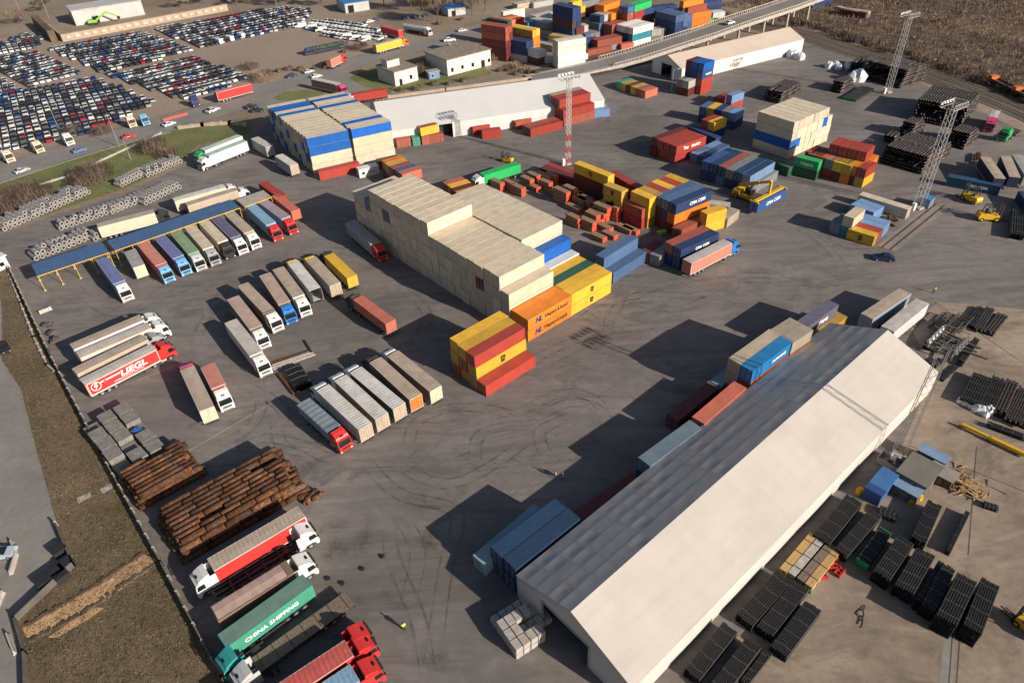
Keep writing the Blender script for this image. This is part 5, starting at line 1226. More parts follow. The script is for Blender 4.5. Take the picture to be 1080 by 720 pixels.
# ------------------------------------------------------------------ machines
def mwheel(r, w, k={}):
    if (r, w) not in k:
        t = MB(); t.tube((0, -w/2, 0), (0, w/2, 0), r, 14); h = MB(); h.tube((0, -w/2-.02, 0), (0, w/2+.02, 0), r*.5, 10); k[(r, w)] = (t.mesh('machine_tyre', 'rubber'), h.mesh('machine_rim', 'yellowpaint'))
    return k[(r, w)]
def addwheels(o, lst):
    for x, y, r, w in lst:
        t, h = mwheel(r, w); q = link('wheel', t, o, None, (x, y, r)); link('rim', h, q)
def reach_stacker(label, pos, th, boom_len=9.5, boom_up=.42):
    P = W(*pos); o = thing('reach_stacker', label, 'reach stacker', P, th)
    b = MB(); b.box(-4.2, -1.3, .7, 2.6, 1.3, 1.7); b.box(-4.6, -1.6, .7, -2.4, 1.6, 2.2); b.box(1.2, -2.0, .8, 2.8, 2.0, 1.5); link('body', b.mesh('stacker_body', 'yellowpaint'), o)
    c = MB(); c.prism([(-1.6, 1.7), (.3, 1.7), (.2, 3.2), (-1.4, 3.3)], -.75, .75); q = link('cab', c.mesh('stacker_cab', 'black'), o); w = MB(); w.box(.31, -.65, 1.9, .33, .65, 3.0); link('windscreen', w.mesh('stacker_glass', 'glass'), q)
    m = MB(); s, e = Vector((-3.6, 0, 3.2)), Vector((-3.6+boom_len*math.cos(boom_up), 0, 3.2+boom_len*math.sin(boom_up))); m.bar(s, s.lerp(e, .62), .75, .85); m.bar(s.lerp(e, .5), e, .55, .6); m.bar((-3.6, -.5, 1.6), s, .3); m.bar((-3.6, .5, 1.6), s, .3); link('boom', m.mesh('stacker_boom', 'yellowpaint'), o)
    h = MB(); h.tube((-.4, -.5, 1.6), tuple(s.lerp(e, .5)), .16, 8); h.tube((-.4, .5, 1.6), tuple(s.lerp(e, .5)), .16, 8); link('hydraulic_ram', h.mesh('stacker_ram', 'steel'), o)
    sp = MB(); sp.bar((e.x, 0, e.z), (e.x, 0, 3.75), .5); sp.box(e.x-.5, -6.0, 3.45, e.x+.5, 6.0, 3.8)
    for y in (-6, 6): sp.box(e.x-1.2, y-.2, 3.4, e.x+1.2, y+.2, 3.7)
    link('spreader', sp.mesh('stacker_spreader', 'yellowpaint'), o); addwheels(o, [(2, -1.75, .8, .7), (2, 1.75, .8, .7), (-3.4, -1.4, .75, .55), (-3.4, 1.4, .75, .55)]); return o
mid = c.location; stp = mid-Vector((-math.sin(th), math.cos(th), 0))*-7.2
o = reach_stacker('big yellow reach stacker holding the royal blue container', (777.5, 215.5), 0)
d = Vector((mid.x, mid.y, 0))-o.location; d.z = 0; o.rotation_euler.z = th-math.pi/2; o.location = Vector((mid.x, mid.y, 0))-Vector((math.cos(th-math.pi/2), math.sin(th-math.pi/2), 0))*5.1
def forklift(label, pos, th, big=1.0):
    P = W(*pos); o = thing('forklift', label, 'forklift', P, th); o.scale = (big,)*3
    b = MB(); b.prism([(-1.5, .35), (1.0, .35), (1.0, .9), (.2, .95), (-.5, 1.1), (-1.45, 1.15), (-1.6, .8)], -.6, .6); link('body', b.mesh('forklift_body', 'yellowpaint'), o)
    g = MB()
    for y in (-.5, .5): g.bar((.45, y, .9), (.2, y, 2.1), .08); g.bar((-.9, y, 1.1), (-.75, y, 2.1), .08); g.bar((-.8, y, 2.1), (.25, y, 2.1), .08)
    for i in range(5): g.bar((-.75+.24*i, -.5, 2.12), (-.75+.24*i, .5, 2.12), .05)
    link('cage', g.mesh('forklift_cage', 'black'), o); s = MB(); s.box(-.6, -.3, 1.0, -.1, .3, 1.15); s.box(-.65, -.3, 1.1, -.5, .3, 1.6); link('seat', s.mesh('forklift_seat', 'black'), o)
    m = MB(); 
    for y in (-.35, .35): m.bar((1.1, y, .1), (1.1, y, 2.5), .12, .16)
    for z in (.3, 1.3, 2.4): m.bar((1.1, -.4, z), (1.1, .4, z), .08)
    link('mast', m.mesh('forklift_mast', 'chassis'), o); f = MB()
    for y in (-.3, .3): f.box(1.18, y-.06, .1, 2.3, y+.06, .16)
    f.box(1.16, -.5, .1, 1.24, .5, .9); link('fork', f.mesh('forklift_fork', 'chassis'), o); addwheels(o, [(.75, -.52, .35, .25), (.75, .52, .35, .25), (-1.1, -.5, .3, .22), (-1.1, .5, .3, .22)]); return o
forklift('small yellow forklift beyond the bright green container', (534.5, 171), 2.6, 1.25)
forklift('large yellow reach truck in front of the lettered blue container', (1022, 212), 1.9, 1.7)
forklift('yellow forklift lifting dark pipes at the right edge', (1042, 232), -.15, 1.8)
forklift('yellow machine half out of view beside the last high bundle stack', (1083, 664), 2.0, 1.4)
o = thing('telescopic_boom', 'long yellow telescopic crane boom lying on the concrete', 'crane boom', W(1013, 450), ang(W(1013, 450), W(1080, 482)))
Lb = (W(1082, 483)-W(1013, 450)).length; b = MB(); b.box(0, -.3, .3, Lb*.55, .3, .9); link('outer_section', b.mesh('boom_outer', 'yellowpaint'), o, None, (Lb*.45, 0, 0)); b = MB(); b.box(0, -.22, .36, Lb*.5, .22, .82); link('inner_section', b.mesh('boom_inner', 'yellowpaint'), o)
b = MB()
for x in (.5, Lb*.5, Lb*.9): b.box(x-.2, -.6, 0, x+.2, .6, .3)
link('bearer', b.mesh('boom_bearer', 'greywood'), o)
# ------------------------------------------------------------------ dark pipe stacks on the far right
def dstack(label, p0, p1, p2, nlay, r=.45, mat='brownpipe', lens=(5.5, 6.0, 6.5), rag=.5):
    """p0-p1: near ends of the pipes along the ground, p2: far corner beyond p1"""
    a, b, c = W(*p0), W(*p1), W(*p2); u = c-b; Ln = u.length; u.normalize(); wd = (b-a).length; v = Vector((-u.y, u.x, 0)); n = max(3, int(wd/(2.04*r)))
    return pipe_stack(('dark steel pipe', label), b, u, v, Ln, n, nlay, r, [Ln*.98] if Ln < 9 else lens, mat, 'pipes in the '+label, rag=rag, wall=.12, box=True)
dstack('largest dark stack before the railway mast', (962, 124), (1012, 137), (1030, 115), 8, .38)
dstack('brown stack behind the right mast', (996, 153), (1016, 158.5), (1031, 148), 6, .36)
dstack('stepped brown stack left of the right mast', (944, 143.5), (958.5, 147.7), (975, 138.5), 6, .36)
dstack('small brown stack beside the red short containers', (930, 149), (942, 152), (950, 146), 2, .5)
dstack('long black stack in front of the right mast', (924, 172.5), (971, 184.5), (1002, 164), 6, .38)
dstack('low brown stack behind the cream stack', (812, 104), (822, 110), (845, 96), 5, .36)
dstack('brown stack with white wrapping', (874, 96), (886, 99), (900, 92), 4, .45)
dstack('low brown stack near the white bags', (897, 73.5), (907, 77), (919, 68), 4, .4)
dstack('square dark stack at the second mast', (917, 80), (948, 94), (978, 84), 8, .36)
bstack('flat rows with a green edge before the wrapped stack', (889, 102), (908, 90.5), (903, 104), .9, 1, 4, 'blackpipe', ends=True)
M['wrapm'] = M['wrap']
def wrap_heap(label, px, sx, sy, h):
    P = W(*px); mb = MB(); n = 9
    for k in range(max(5, int(sx*1.6))):
        cx, cy = random.uniform(-sx, sx)*.6, random.uniform(-sy, sy)*.6; s = random.uniform(.5, 1.0)*h*.6; vs = []
        for i in range(4):
            zz = [0, .5, .85, 1][i]; rr = [1, .95, .6, .1][i]
            for j in range(n): a = 2*math.pi*j/n; kk = random.uniform(.8, 1.2); vs.append((cx+rr*kk*s*1.1*math.cos(a), cy+rr*kk*s*1.1*math.sin(a), zz*s*1.6*random.uniform(.85, 1.1)))
        mb.add(vs, [(i*n+j, i*n+(j+1) % n, (i+1)*n+(j+1) % n, (i+1)*n+j) for i in range(3) for j in range(n)])
    return single('plastic_wrap', label, 'plastic wrap', mb, 'wrap', None, None, P, random.uniform(0, 3))
wrap_heap('crumpled white plastic heap at the corner of the tan hall', (837, 61), 5.0, 3.0, 3.2)
wrap_heap('white wrapped heap beside the low brown stack', (884, 72), 6, 3.0, 2.6)
wrap_heap('white plastic hanging over the wrapped brown stack', (901, 85), 3, 2.5, 4.2)
wrap_heap('white plastic at the ends of the black pipes', (1014, 425), .9, .9, 1.2)
wrap_heap('second white plastic at the ends of the black pipes', (1028, 430), 1.5, 1.0, 1.3)
wrap_heap('third white plastic at the ends of the black pipes', (1041, 436), 1.9, 1.3, 1.7)
bstack('first of the long racks with white wrapped ends', (1011.7, 420), (1027.5, 390.8), (1031, 427.5), 1.2, 1, 4, colour='black', pd=.42)
bstack('second of the long racks with white wrapped ends', (1033, 427), (1048, 394), (1045.5, 431.5), 1.2, 1, 3, colour='black', pd=.42)
bstack('third of the long racks with white wrapped ends', (1046.7, 431.7), (1063, 396.7), (1057, 441.5), 1.2, 1, 2, 'brownpipe', colour='dark brown', pd=.42)
bstack('last of the long racks with white wrapped ends', (1058.5, 441), (1076, 405), (1082, 452), 1.0, 1, 5, 'brownpipe', colour='dark brown', pd=.42)
bstack('dark beam row in front of the long racks', (1040, 447), (1084, 463), (1041, 443), .8, 1, 2, pd=.42)
bstack('black row beyond the steel frames', (1016.7, 341.7), (1031.7, 320.8), (1025, 346), .7, 1, 2, pd=.42)
bstack('brown row beyond the steel frames', (1026, 346.5), (1041, 322), (1034, 350.5), .7, 1, 2, 'brownpipe', colour='dark brown', pd=.42)
bstack('grey brown row beyond the steel frames', (1036, 348.5), (1053, 328), (1047, 352.5), .7, 1, 2, 'brownpipe', colour='dark brown', pd=.42)
bstack('row on the hall side of the steel frames', (973, 363.3), (990, 335), (984, 368), 1.3, 1, 3, pd=.42)
bstack('row on the outer side of the steel frames', (1009, 381.7), (1029, 353.3), (1015, 384), 1.1, 1, 2, pd=.42)
bstack('short row under the mast head by the hall', (979, 381), (990, 376), (986, 386), .6, 1, 2)
bstack('short row with a green tip by the hall', (992, 399), (1009, 384), (995, 401), .5, 1, 1)
bstack('upright dark row at the right edge by the forklift', (1066, 246), (1068, 218), (1080, 250), 1.6, 1, 3, pd=.42)
def steel_frame(label, px, th, lx, ly, z=0.0, n=6):
    P = W(*px); b = MB()
    for y in (0, ly): b.bar((0, y, .3), (lx, y, .3), .16); b.bar((0, y, .9), (lx, y, .9), .12)
    for i in range(n+1): x = lx*i/n; b.bar((x, 0, .3), (x, ly, .3), .12); b.bar((x, 0, .9), (x, ly, .9), .08); b.bar((x, 0, 0), (x, 0, .9), .12); b.bar((x, ly, 0), (x, ly, .9), .12)
    for i in range(n): b.bar((lx*i/n, 0, .9), (lx*(i+1)/n, ly, .9), .07)
    return single('girder_rack', label, 'steel frame', b, 'chassis2', None, None, (P.x, P.y, z), th)
M['chassis2'] = plain('weathered_steel', (.12, .105, .095), .55, .2, .4, 1.5)
for i, (x, y, d) in enumerate([(990, 370, 'nearest the great hall'), (1000, 376, 'in the middle of the pile'), (1003, 358, 'furthest from the hall'), (993, 352, 'on the upper side'), (1012, 352, 'at the outer corner')]): steel_frame('welded steel frame, '+d, (x, y), YA+random.uniform(-.08, .08), 6, 2.6)
for i in range(9):
    mb = MB(); ln = random.uniform(5, 9); mb.box(-ln/2, -.1, 0, ln/2, .1, .22); single('steel_beam', 'loose steel beam lying across the welded frames', 'steel beam', mb, 'chassis2', 'loose beams on the frames', None, W(random.uniform(985, 1018), random.uniform(345, 372), 1.0)+Vector((0, 0, random.uniform(0, .3))), random.choice((YA, YA-1.57))+random.uniform(-.2, .2))
# beams beside the steel blue tipper
for i in range(6):
    mb = MB(); mb.box(-4.2, -.1, 0, 4.2, .1, .2); a, b = W(291, 386), W(326, 374); single('steel_beam', 'pale steel beam in the row behind the middle lorries', 'steel beam', mb, 'packwhite' if i < 4 else 'rust', 'pale beams behind the middle lorries', None, (a+b)/2+YV*(i*.45-.8), ang(a, b)+random.uniform(-.03, .03))
bstack('black bundle pile beside the tipper', (311, 409), (299, 388), (326, 402), 1.2, 2, 4)
for i, (w_, d) in enumerate([('rust', 'orange brown beam beside the black bundle pile'), ('wood', 'pale plank beside the black bundle pile')]):
    mb = MB(); mb.box(-3.6, -.3, 0, 3.6, .3, .5-.2*i); a, b = W(296+i*4, 397-i*2), W(310+i*4, 415-i*2); single('beam', d, 'beam', mb, w_, None, None, (a+b)/2, ang(a, b))
mb = MB(); mb.box(-2.4, -.15, 0, 2.4, .15, .3); a, b = W(320.5, 358), W(330, 374); single('steel_beam', 'single dark beam lying alone behind the middle lorries', 'steel beam', mb, 'chassis', None, None, (a+b)/2, ang(a, b))
# ------------------------------------------------------------------ far container depot
def Za(x, y): return (500+x/6.75, y/6.75)
def Zb(x, y): return (640+x/6.75, y/6.75)
def far(p1, p2, tiers, lanes, Ln=40, side=1, H=2.6, flip=0):
    block('the far depot', p1, p2, tiers*H, lanes, Ln, side, H, flip, bars=False)
far(Za(65, 180), Za(205, 200), 5, ['m m m b b', 'm m b m b'])
far(Za(88, 132), Za(240, 160), 4, ['d d d d', 'a a o a'])
far(Za(255, 195), Za(415, 225), 4, ['o o o u', 'u o o y'])
far(Za(212, 278), Za(360, 303), 3, ['L n n', 'L n n'])
far(Za(225, 362), Za(330, 375), 1, ['L'])
far(Za(382, 352), Za(450, 372), 2, ['k w', 'k w'], 20)
far(Za(515, 405), Za(590, 402), 1, ['w'], 20)
far(Za(612, 302), Za(788, 274), 4, ['w w w w', 'c c c c'])
far(Za(745, 400), Za(800, 385), 1, ['w'], 20)
far(Za(545, 255), Za(690, 275), 2, ['u u', 'L L', 'L u'])
far(Za(585, 172), Za(725, 205), 3, ['d d m', 'm d m', 'k k L'])
far(Za(735, 185), Za(775, 178), 3, ['y y y'], 20)
far(Za(430, 152), Za(470, 160), 2, ['g L', 'g L', 'g L', 'L L', 'g L', 'g L'], 40, 1)
far(Za(390, 165), Za(438, 150), 2, ['l Z'], 20)
far(Za(255, 130), Za(300, 120), 3, ['o o o', 'r b b'], 20); far(Za(305, 138), Za(340, 128), 3, ['G r r'], 20); far(Za(225, 85), Za(345, 62), 2, ['w w'])
far(Za(555, 35), Za(705, 68), 6, ['k n n k n n', 'n k n n n n']); far(Za(710, 22), Za(758, 8), 6, ['n y n y y y'], 20); far(Za(738, 62), Za(788, 45), 5, ['y k y k y'], 20)
far(Za(705, 215), Za(770, 240), 2, ['n s', 'g g', 'g g'])
far(Za(800, 285), Za(875, 272), 2, ['d n'], 20); far(Za(815, 190), Za(990, 225), 2, ['k c', 'T c'])
far(Za(890, 292), Za(1040, 262), 2, ['b b', 'r b']); far(Za(815, 362), Za(975, 328), 1, ['b'])
far(Za(985, 320), Za(1050, 305), 1, ['g'], 20); far(Zb(110, 318), Zb(185, 305), 1, ['a'], 20)
far(Za(932, 45), Za(1035, 8), 5, ['k k o k o', 'n n o n o']); far(Za(985, 105), Za(1085, 68), 4, ['k r k o', 'a k k o']); far(Za(1010, 175), Za(1085, 150), 3, ['b b b', 'n b b'])
far(Zb(65, 160), Zb(205, 128), 3, ['b b b', 'm n b']); far(Zb(148, 60), Zb(218, 40), 5, ['b s b b s', 'n b s k s'], 20); far(Zb(222, 40), Zb(300, 15), 5, ['r r b r G', 'n b r k G'])
far(Zb(150, 112), Zb(215, 90), 3, ['b r s'], 20); far(Zb(215, 120), Zb(275, 108), 2, ['b u'], 20)
s_ = far(Zb(192, 205), Zb(330, 168), 3, ['w q w', 'n n w', 'n k w', 'n s w'])
far(Zb(335, 215), Zb(398, 205), 2, ['g L', 'g L'], 20); far(Zb(400, 205), Zb(465, 190), 2, ['L g', 'g L'], 20)
far(Zb(472, 150), Zb(536, 133), 2, ['n d', 'n n'], 20); far(Zb(382, 92), Zb(455, 110), 4, ['n n n s', 'k n n s', 'n n s s']); far(Zb(455, 105), Zb(580, 70), 3, ['n n s', 'n s s'])
far(Zb(540, 120), Zb(605, 108), 3, ['s s s', 'L w w'], 20); far(Zb(608, 100), Zb(722, 82), 3, ['o o o', 'k o o']); far(Zb(592, 60), Zb(702, 32), 4, ['k n m b', 'n n m b']); far(Zb(570, 12), Zb(672, -10), 5, ['n n n k o'])
far(Zb(720, 140), Zb(742, 135), 1, ['G'], 20); far(Zb(765, 92), Zb(838, 85), 1, ['w', 'w'], 20); far(Zb(690, 20), Zb(800, 5), 2, ['n n', 'n s']); far(Zb(330, 60), Zb(500, 40), 3, ['n n n', 'n n n'])
far(Za(330, 30), Za(430, 10), 1, ['T', 'L']); far(Za(440, 20), Za(550, 0), 1, ['L', 'L']); far((880, 9), (920, 15), 1, ['m', 'L']); far((882, 7), (902, 12), 1, ['L'])
far((462, 9), (496, 3), 1, ['n', 'b']); far((850, -2), (890, -8), 2, ['n n', 's L'])
far(Za(440, 300), Za(530, 322), 1, ['L', 'g', 'n', 'L'], 40); far(Za(420, 215), Za(520, 240), 1, ['L', 'u', 'g'], 40); far(Za(640, 140), Za(700, 150), 2, ['k b', 'n n', 'b k'], 20); far(Za(790, 150), Za(850, 165), 3, ['n n s', 'k n n'], 40); far(Za(840, 110), Za(880, 118), 4, ['k s s n', 'n n s L', 's L n L'], 20); far(Zb(300, 150), Zb(350, 140), 2, ['n k', 'b n'], 20); far(Zb(270, 70), Zb(330, 60), 4, ['o n k n', 'b n n b'], 20); far(Za(780, 20), Za(860, 2), 5, ['n k n b g', 'n n n n n']); far(Za(480, 110), Za(540, 95), 1, ['L', 'T'], 40)
# ------------------------------------------------------------------ overpass
BP = [(560, 84, .6), (600, 76, .9), (640, 66.5, 1.5), (669.6, 58.5, 2.4), (703.7, 47.4, 3.8), (743.7, 34.8, 5.4), (773, 24.4, 6.6), (800, 15.6, 7.4), (828, 6.5, 8.0), (860, -5, 8.2), (930, -30, 8.2)]
P3 = [W(*q) for q in BP]
o = thing('road_bridge', 'concrete road overpass with railings climbing past the tan roofed hall', 'bridge', (0, 0, 0))
def strip3(pts, offs, dz, mat, name, par):
    mb_ = MB(); n = len(pts); A = []
    for i in range(n):
        d = pts[min(i+1, n-1)]-pts[max(i-1, 0)]; d.z = 0; d.normalize(); nn = Vector((-d.y, d.x, 0)); A.append([pts[i]+nn*f+Vector((0, 0, z)) for f, z in zip(offs, dz)])
    k = len(offs); mb_.add([p for r in A for p in r], [(i*k+j, i*k+(j+1) % k, (i+1)*k+(j+1) % k, (i+1)*k+j) for i in range(n-1) for j in range(k)]); return link(name, mb_.mesh(name, mat), par)
strip3(P3, [-5.4, 6.2, 6.2, -5.4], [-.02, -.02, -1.3, -1.3], 'concrete', 'deck', o)
strip3(P3, [-4.2, 4.2, 4.2, -4.2], [.06, .06, -.02, -.02], 'road', 'carriageway', o)
strip3(P3, [-5.4, -5.15, -5.15, -5.4], [1.15, 1.15, .95, .95], 'bridgerail', 'railing', o) if 'bridgerail' in M else None
M['bridgerail'] = plain('bridge_concrete', (.42, .36, .29), .8, 0, .2, .5)
for off in (-5.3, 6.1):
    strip3(P3[2:], [off-.14, off+.14, off+.14, off-.14], [1.15, 1.15, .92, .92], 'bridgerail', 'handrail', o)
    r_ = MB()
    for i in range(2, len(P3)-1):
        k = int((P3[i+1]-P3[i]).length/1.3); d = (P3[i+1]-P3[i]).normalized(); nn = Vector((-d.y, d.x, 0)).normalized()
        for j in range(k): p = P3[i].lerp(P3[i+1], j/k)+nn*off; r_.box(p.x-.13, p.y-.13, p.z-.1, p.x+.13, p.y+.13, p.z+.95)
    link('baluster_row', r_.mesh('baluster_row', 'bridgerail'), o)
for i, (x, y) in enumerate([(706, 55.5), (733, 48), (765, 40.5), (793, 33.5), (821, 27), (848, 20)]):
    P = W(x, y); t = min(range(len(P3)-1), key=lambda q: (P3[q]-P).length); best = min((P3[q].lerp(P3[q+1], f/10) for q in range(len(P3)-1) for f in range(11)), key=lambda q: (q.x-P.x)**2+(q.y-P.y)**2)
    mb = MB()
    for e in (-3.5, 3.5): mb.tube((best.x-.64*e, best.y+.77*e, -.1), (best.x-.64*e, best.y+.77*e, best.z-1.28), .55, 10)
    mb.bar((best.x+3.2, best.y-3.9, best.z-1.55), (best.x-3.2, best.y+3.9, best.z-1.55), 1.0, .6); link('pier', mb.mesh('bridge_pier', 'bridgerail'), o)
sheet('embankment', [(560, 92), (640, 78), (700, 63), (702, 40), (640, 55), (560, 76)], .5, 'scrubsoil')
pb = W(770, 25.5, 6.62); o_ = car('white car driving on the overpass', (770, 25), (776, 23), (.68, .68, .68)); o_.location = pb; o_.rotation_euler.z = ang(P3[5], P3[6])
# ------------------------------------------------------------------ buildings
M['render'] = plain('whitewashed_wall', (.62, .57, .50), .8, 0, .14, .6); M['feltroof'] = plain('felt_roof', (.22, .18, .14), .9, 0, .3, .5)
def house(label, fl, fr, depth, h, wins=(), extra=None, cat='building', wall='render', roofm='feltroof'):
    a, b = W(*fl), W(*fr); th = ang(a, b); Ln = (b-a).length; o = thing('building', label, cat, (a.x, a.y, 0), th)
    w = MB(); w.box(0, 0, 0, Ln, depth, h); link('wall', w.mesh('building_wall', wall), o); r = MB(); r.box(-.35, -.35, h, Ln+.35, depth+.35, h+.3); link('roof', r.mesh('building_roof', roofm), o)
    for (x, z, ww, hh, nm) in wins:
        f = MB(); f.box(x-ww/2-.1, -.09, z-.1, x+ww/2+.1, -.005, z+hh+.1); q = link(nm, f.mesh('building_'+nm, 'white' if nm == 'window' else 'greywood'), o); g = MB(); g.box(x-ww/2, -.12, z, x+ww/2, -.092, z+hh); link('pane', g.mesh('building_pane', 'glass'), q)
    if extra:
        x0, y0, x1, y1, hh = extra; e = MB(); e.box(x0, y0, h+.3, x1, y1, h+.3+hh); q = link('roof_room', e.mesh('building_roof_room', wall), o); e = MB(); e.box(x0-.2, y0-.2, h+.3+hh, x1+.2, y1+.2, h+.5+hh); link('roof_room_roof', e.mesh('building_roof', roofm), q)
    return o
house('small whitewashed house with flat roof and rooftop room', (417.5, 91.5), (441.3, 84.8), 12.5, 5.2, [(2.5, 0, 1.1, 2.2, 'door'), (7.2, 1.2, 1.2, 1.6, 'window')], (1, 6, 6.5, 10.5, 2.4))
house('long whitewashed flat roofed building with several windows', (472.6, 80.6), (518, 68.6), 16, 6.0, [(2.2, 1.2, 1.2, 1.6, 'window'), (7, 1.4, 1.2, 1.4, 'window'), (12, 1.2, 1.3, 1.5, 'window'), (17, 0, 1.6, 2.6, 'door'), (20, 1.3, 1.2, 1.4, 'window')])
house('small blue cabin between the whitewashed buildings', (453, 84.5), (464, 82.5), 3, 2.6, [(1.5, .9, .9, 1.0, 'window')], None, 'cabin', 'cabinblue', 'cabinroof') if False else None
M['cabinblue'] = plain('blue_cabin_wall', (.13, .22, .36), .55); M['cabinroof'] = plain('grey_cabin_roof', (.30, .30, .29), .7); M['sheetgrey'] = plain('grey_sheet_roof', (.42, .41, .40), .6, 0, .15, .2); M['bluesheet'] = plain('blue_sheet_roof', (.03, .16, .42), .5)
house('small blue cabin between the whitewashed buildings', (453, 84.5), (464, 82.5), 3, 2.6, [(1.5, .9, .9, 1.0, 'window')], None, 'cabin', 'cabinblue', 'cabinroof')
house('long grey shed behind the bunker wall', (80.7, 27.6), (153.3, 15.8), 16, 7, [(10, 0, 3, 3.2, 'door')], None, 'shed', 'sheetgrey', 'sheetgrey')
house('blue roofed workshop beyond the white vehicles', (365, 14.5), (390, 10.5), 14, 4.5, [(3, 0, 3, 3.5, 'door')], None, 'workshop', 'sheetgrey', 'bluesheet')
house('turquoise roofed shed among the far trees', (473, 18), (492, 15), 9, 3.5, [(3, 0, 2, 2.4, 'door')], None, 'shed', 'sheetgrey', 'bluesheet')
house('white hut at the left edge of the yard', (-4, 288), (11, 281), 6, 3.0, [(2, .9, 1, 1, 'window')], None, 'hut', 'wallwhite', 'wallwhite')
house('low sheds behind the car field at the upper edge', (240, 2), (280, -4), 10, 4, [(3, 0, 2, 2.4, 'door')], None, 'shed', 'render', 'sheetgrey')
# bunker wall with white sacks on top
M['block'] = plain('tan_concrete_block', (.36, .27, .19), .85, 0, .2, .4)
a, b = W(69, 44), W(241, 11.5); o = thing('bunker_wall', 'long tan block wall lined with white sacks beside the car field', 'wall', (a.x, a.y, 0), ang(a, b)); Ln = (b-a).length
w = MB(); w.box(0, 0, 0, Ln, 2.2, 3.2); w.box(-1, 0, 0, 0, 30, 3.2); link('wall', w.mesh('bunker_block', 'block'), o)
s_ = MB(); n = int(Ln/4)
for i in range(n): x = 4*i+1; s_.box(x, -.45, 1.0, x+2.2, -.02, 2.4)
q = link('white_sack_row', s_.mesh('sack_row', 'packwhite'), o); q['kind'] = 'stuff'
w = MB(); w.prism([(0, 0), (46, 0), (44, 5), (2, 5)], 0, 3); P = W(62, 44); q = struct('dark_bank', w, 'scrubsoil', kind='structure'); q.location = P; q.rotation_euler = (0, 0, ang(W(66, 44), W(44, 24)))
# green excavator by the grey shed
P = W(100, 26); o = thing('excavator', 'lime green excavator with long arm before the grey shed', 'excavator', P, ang(W(92, 27), W(122, 23.5)))
M['lime'] = plain('lime_paint', (.22, .46, .06), .5)
b = MB(); b.box(-2.6, -1.5, 1.1, 1.6, 1.5, 2.4); link('body', b.mesh('excavator_body', 'lime'), o); b = MB(); b.box(.2, -1.4, 2.4, 1.7, -.2, 3.9); link('cab', b.mesh('excavator_cab', 'glass'), o)
for y in (-1.4, 1.4): b = MB(); b.prism([(-2.2, .2), (-1.8, 0), (1.8, 0), (2.2, .2), (2.2, .8), (1.8, 1.0), (-1.8, 1.0), (-2.2, .8)], y-.35, y+.35); link('track', b.mesh('excavator_track', 'chassis'), o)
b = MB(); b.bar((1.5, 0, 2), (7, 0, 5.2), .6, .8); b.bar((7, 0, 5.2), (12, 0, 2.6), .5, .6); link('arm', b.mesh('excavator_arm', 'lime'), o); b = MB(); b.prism([(11.6, 2.8), (13.0, 2.4), (12.6, 1.0), (11.4, 1.4)], -.7, .7); link('bucket', b.mesh('excavator_bucket', 'chassis'), o)
# ------------------------------------------------------------------ car fields
CC = [((.70, .70, .69), 'white', 10), ((.03, .03, .035), 'black', 5), ((.11, .115, .125), 'grey', 5), ((.33, .34, .35), 'silver', 5.5), ((.02, .05, .18), 'dark blue', 3), ((.02, .14, .42), 'bright blue', .7), ((.36, .02, .03), 'red', 1.6), ((.12, .03, .04), 'dark red', .5)]
def inside(p, poly):
    c = False; j = len(poly)-1
    for i in range(len(poly)):
        a, b = poly[i], poly[j]
        if (a[1] > p[1]) != (b[1] > p[1]) and p[0] < (b[0]-a[0])*(p[1]-a[1])/(b[1]-a[1])+a[0]: c = not c
        j = i
    return c
CARS = []
def field(desc, px, p0, p1, dx=2.45, dy=4.95, white=0):
    """rows of cars standing side by side; p0-p1: pixel direction along which they stand side by side"""
    P = [W(*p) for p in px]; th = ang(W(*p0), W(*p1)); u = Vector((math.cos(th), math.sin(th), 0)); v = Vector((-u.y, u.x, 0)); o = W(*p0)
    for j in range(-60, 60):
        base = random.choices(CC, [c[2] for c in CC])[0]
        for i in range(-90, 90):
            q = o+u*(i*dx+random.uniform(-.12, .12))+v*(j*dy+random.uniform(-.25, .25))
            if not inside(q, P): continue
            if random.random() < .45: base = random.choices(CC, [c[2] for c in CC])[0]
            c = base if random.random() < .4 else random.choices(CC, [c[2] for c in CC])[0]
            if white and random.random() < white: c = CC[0] if random.random() < .7 else CC[3]
            CARS.append((q, th+math.pi/2+(math.pi if j % 2 else 0)+random.uniform(-.03, .03), c, desc))
field('the large car field by the road', [(-45, 128), (0, 100), (103, 83), (166, 108), (122, 131), (60, 150), (0, 166), (-60, 180)], (0, 160), (60, 147))
field('the car field at the photo edge', [(-40, 70), (0, 61), (40, 55), (88, 79), (28, 95), (0, 78)], (28, 95), (88, 80)); field('the small corner car field', [(-30, 98), (-10, 80), (0, 82), (27, 96), (0, 101)], (0, 100), (27, 95))
field('the middle car field below the bunker wall', [(50, 52.5), (150, 35), (204, 53), (160, 66), (106, 76)], (106, 76), (160, 65)); field('the car field beside the red trailer', [(112, 80), (205, 61), (262, 82), (235, 95), (190, 106)], (120, 82), (205, 62))
field('the long far car field', [(162, 32), (300, 8), (330, 12), (317, 28), (253, 44), (212, 51)], (212, 50), (317, 27)); field('the white car rows by the yellow lorry', [(318, 28), (338, 22), (381, 26), (411, 39), (392, 45), (361, 41), (344, 38)], (344, 38), (392, 45), 2.6, 5.2, .85)
field('the few cars at the far left corner', [(-10, 55), (0, 46), (30, 36), (46, 42), (40, 50), (0, 58)], (0, 57), (40, 50))
CARS.sort(key=lambda c: c[0].length)
inview = [c for c in CARS if c[0].x > -c[0].y*.745-5]; rest = [c for c in CARS if c not in inview[:290]] if len(CARS) < 4000 else CARS[290:]
for q, th, c, d in inview[:290]:
    o = link('parked_car', CARF, None, c[0], (q.x, q.y, .01), (0, 0, th)); tag(o, c[1]+' car parked in the rows of '+d, 'car', c[1]+' cars in '+d)
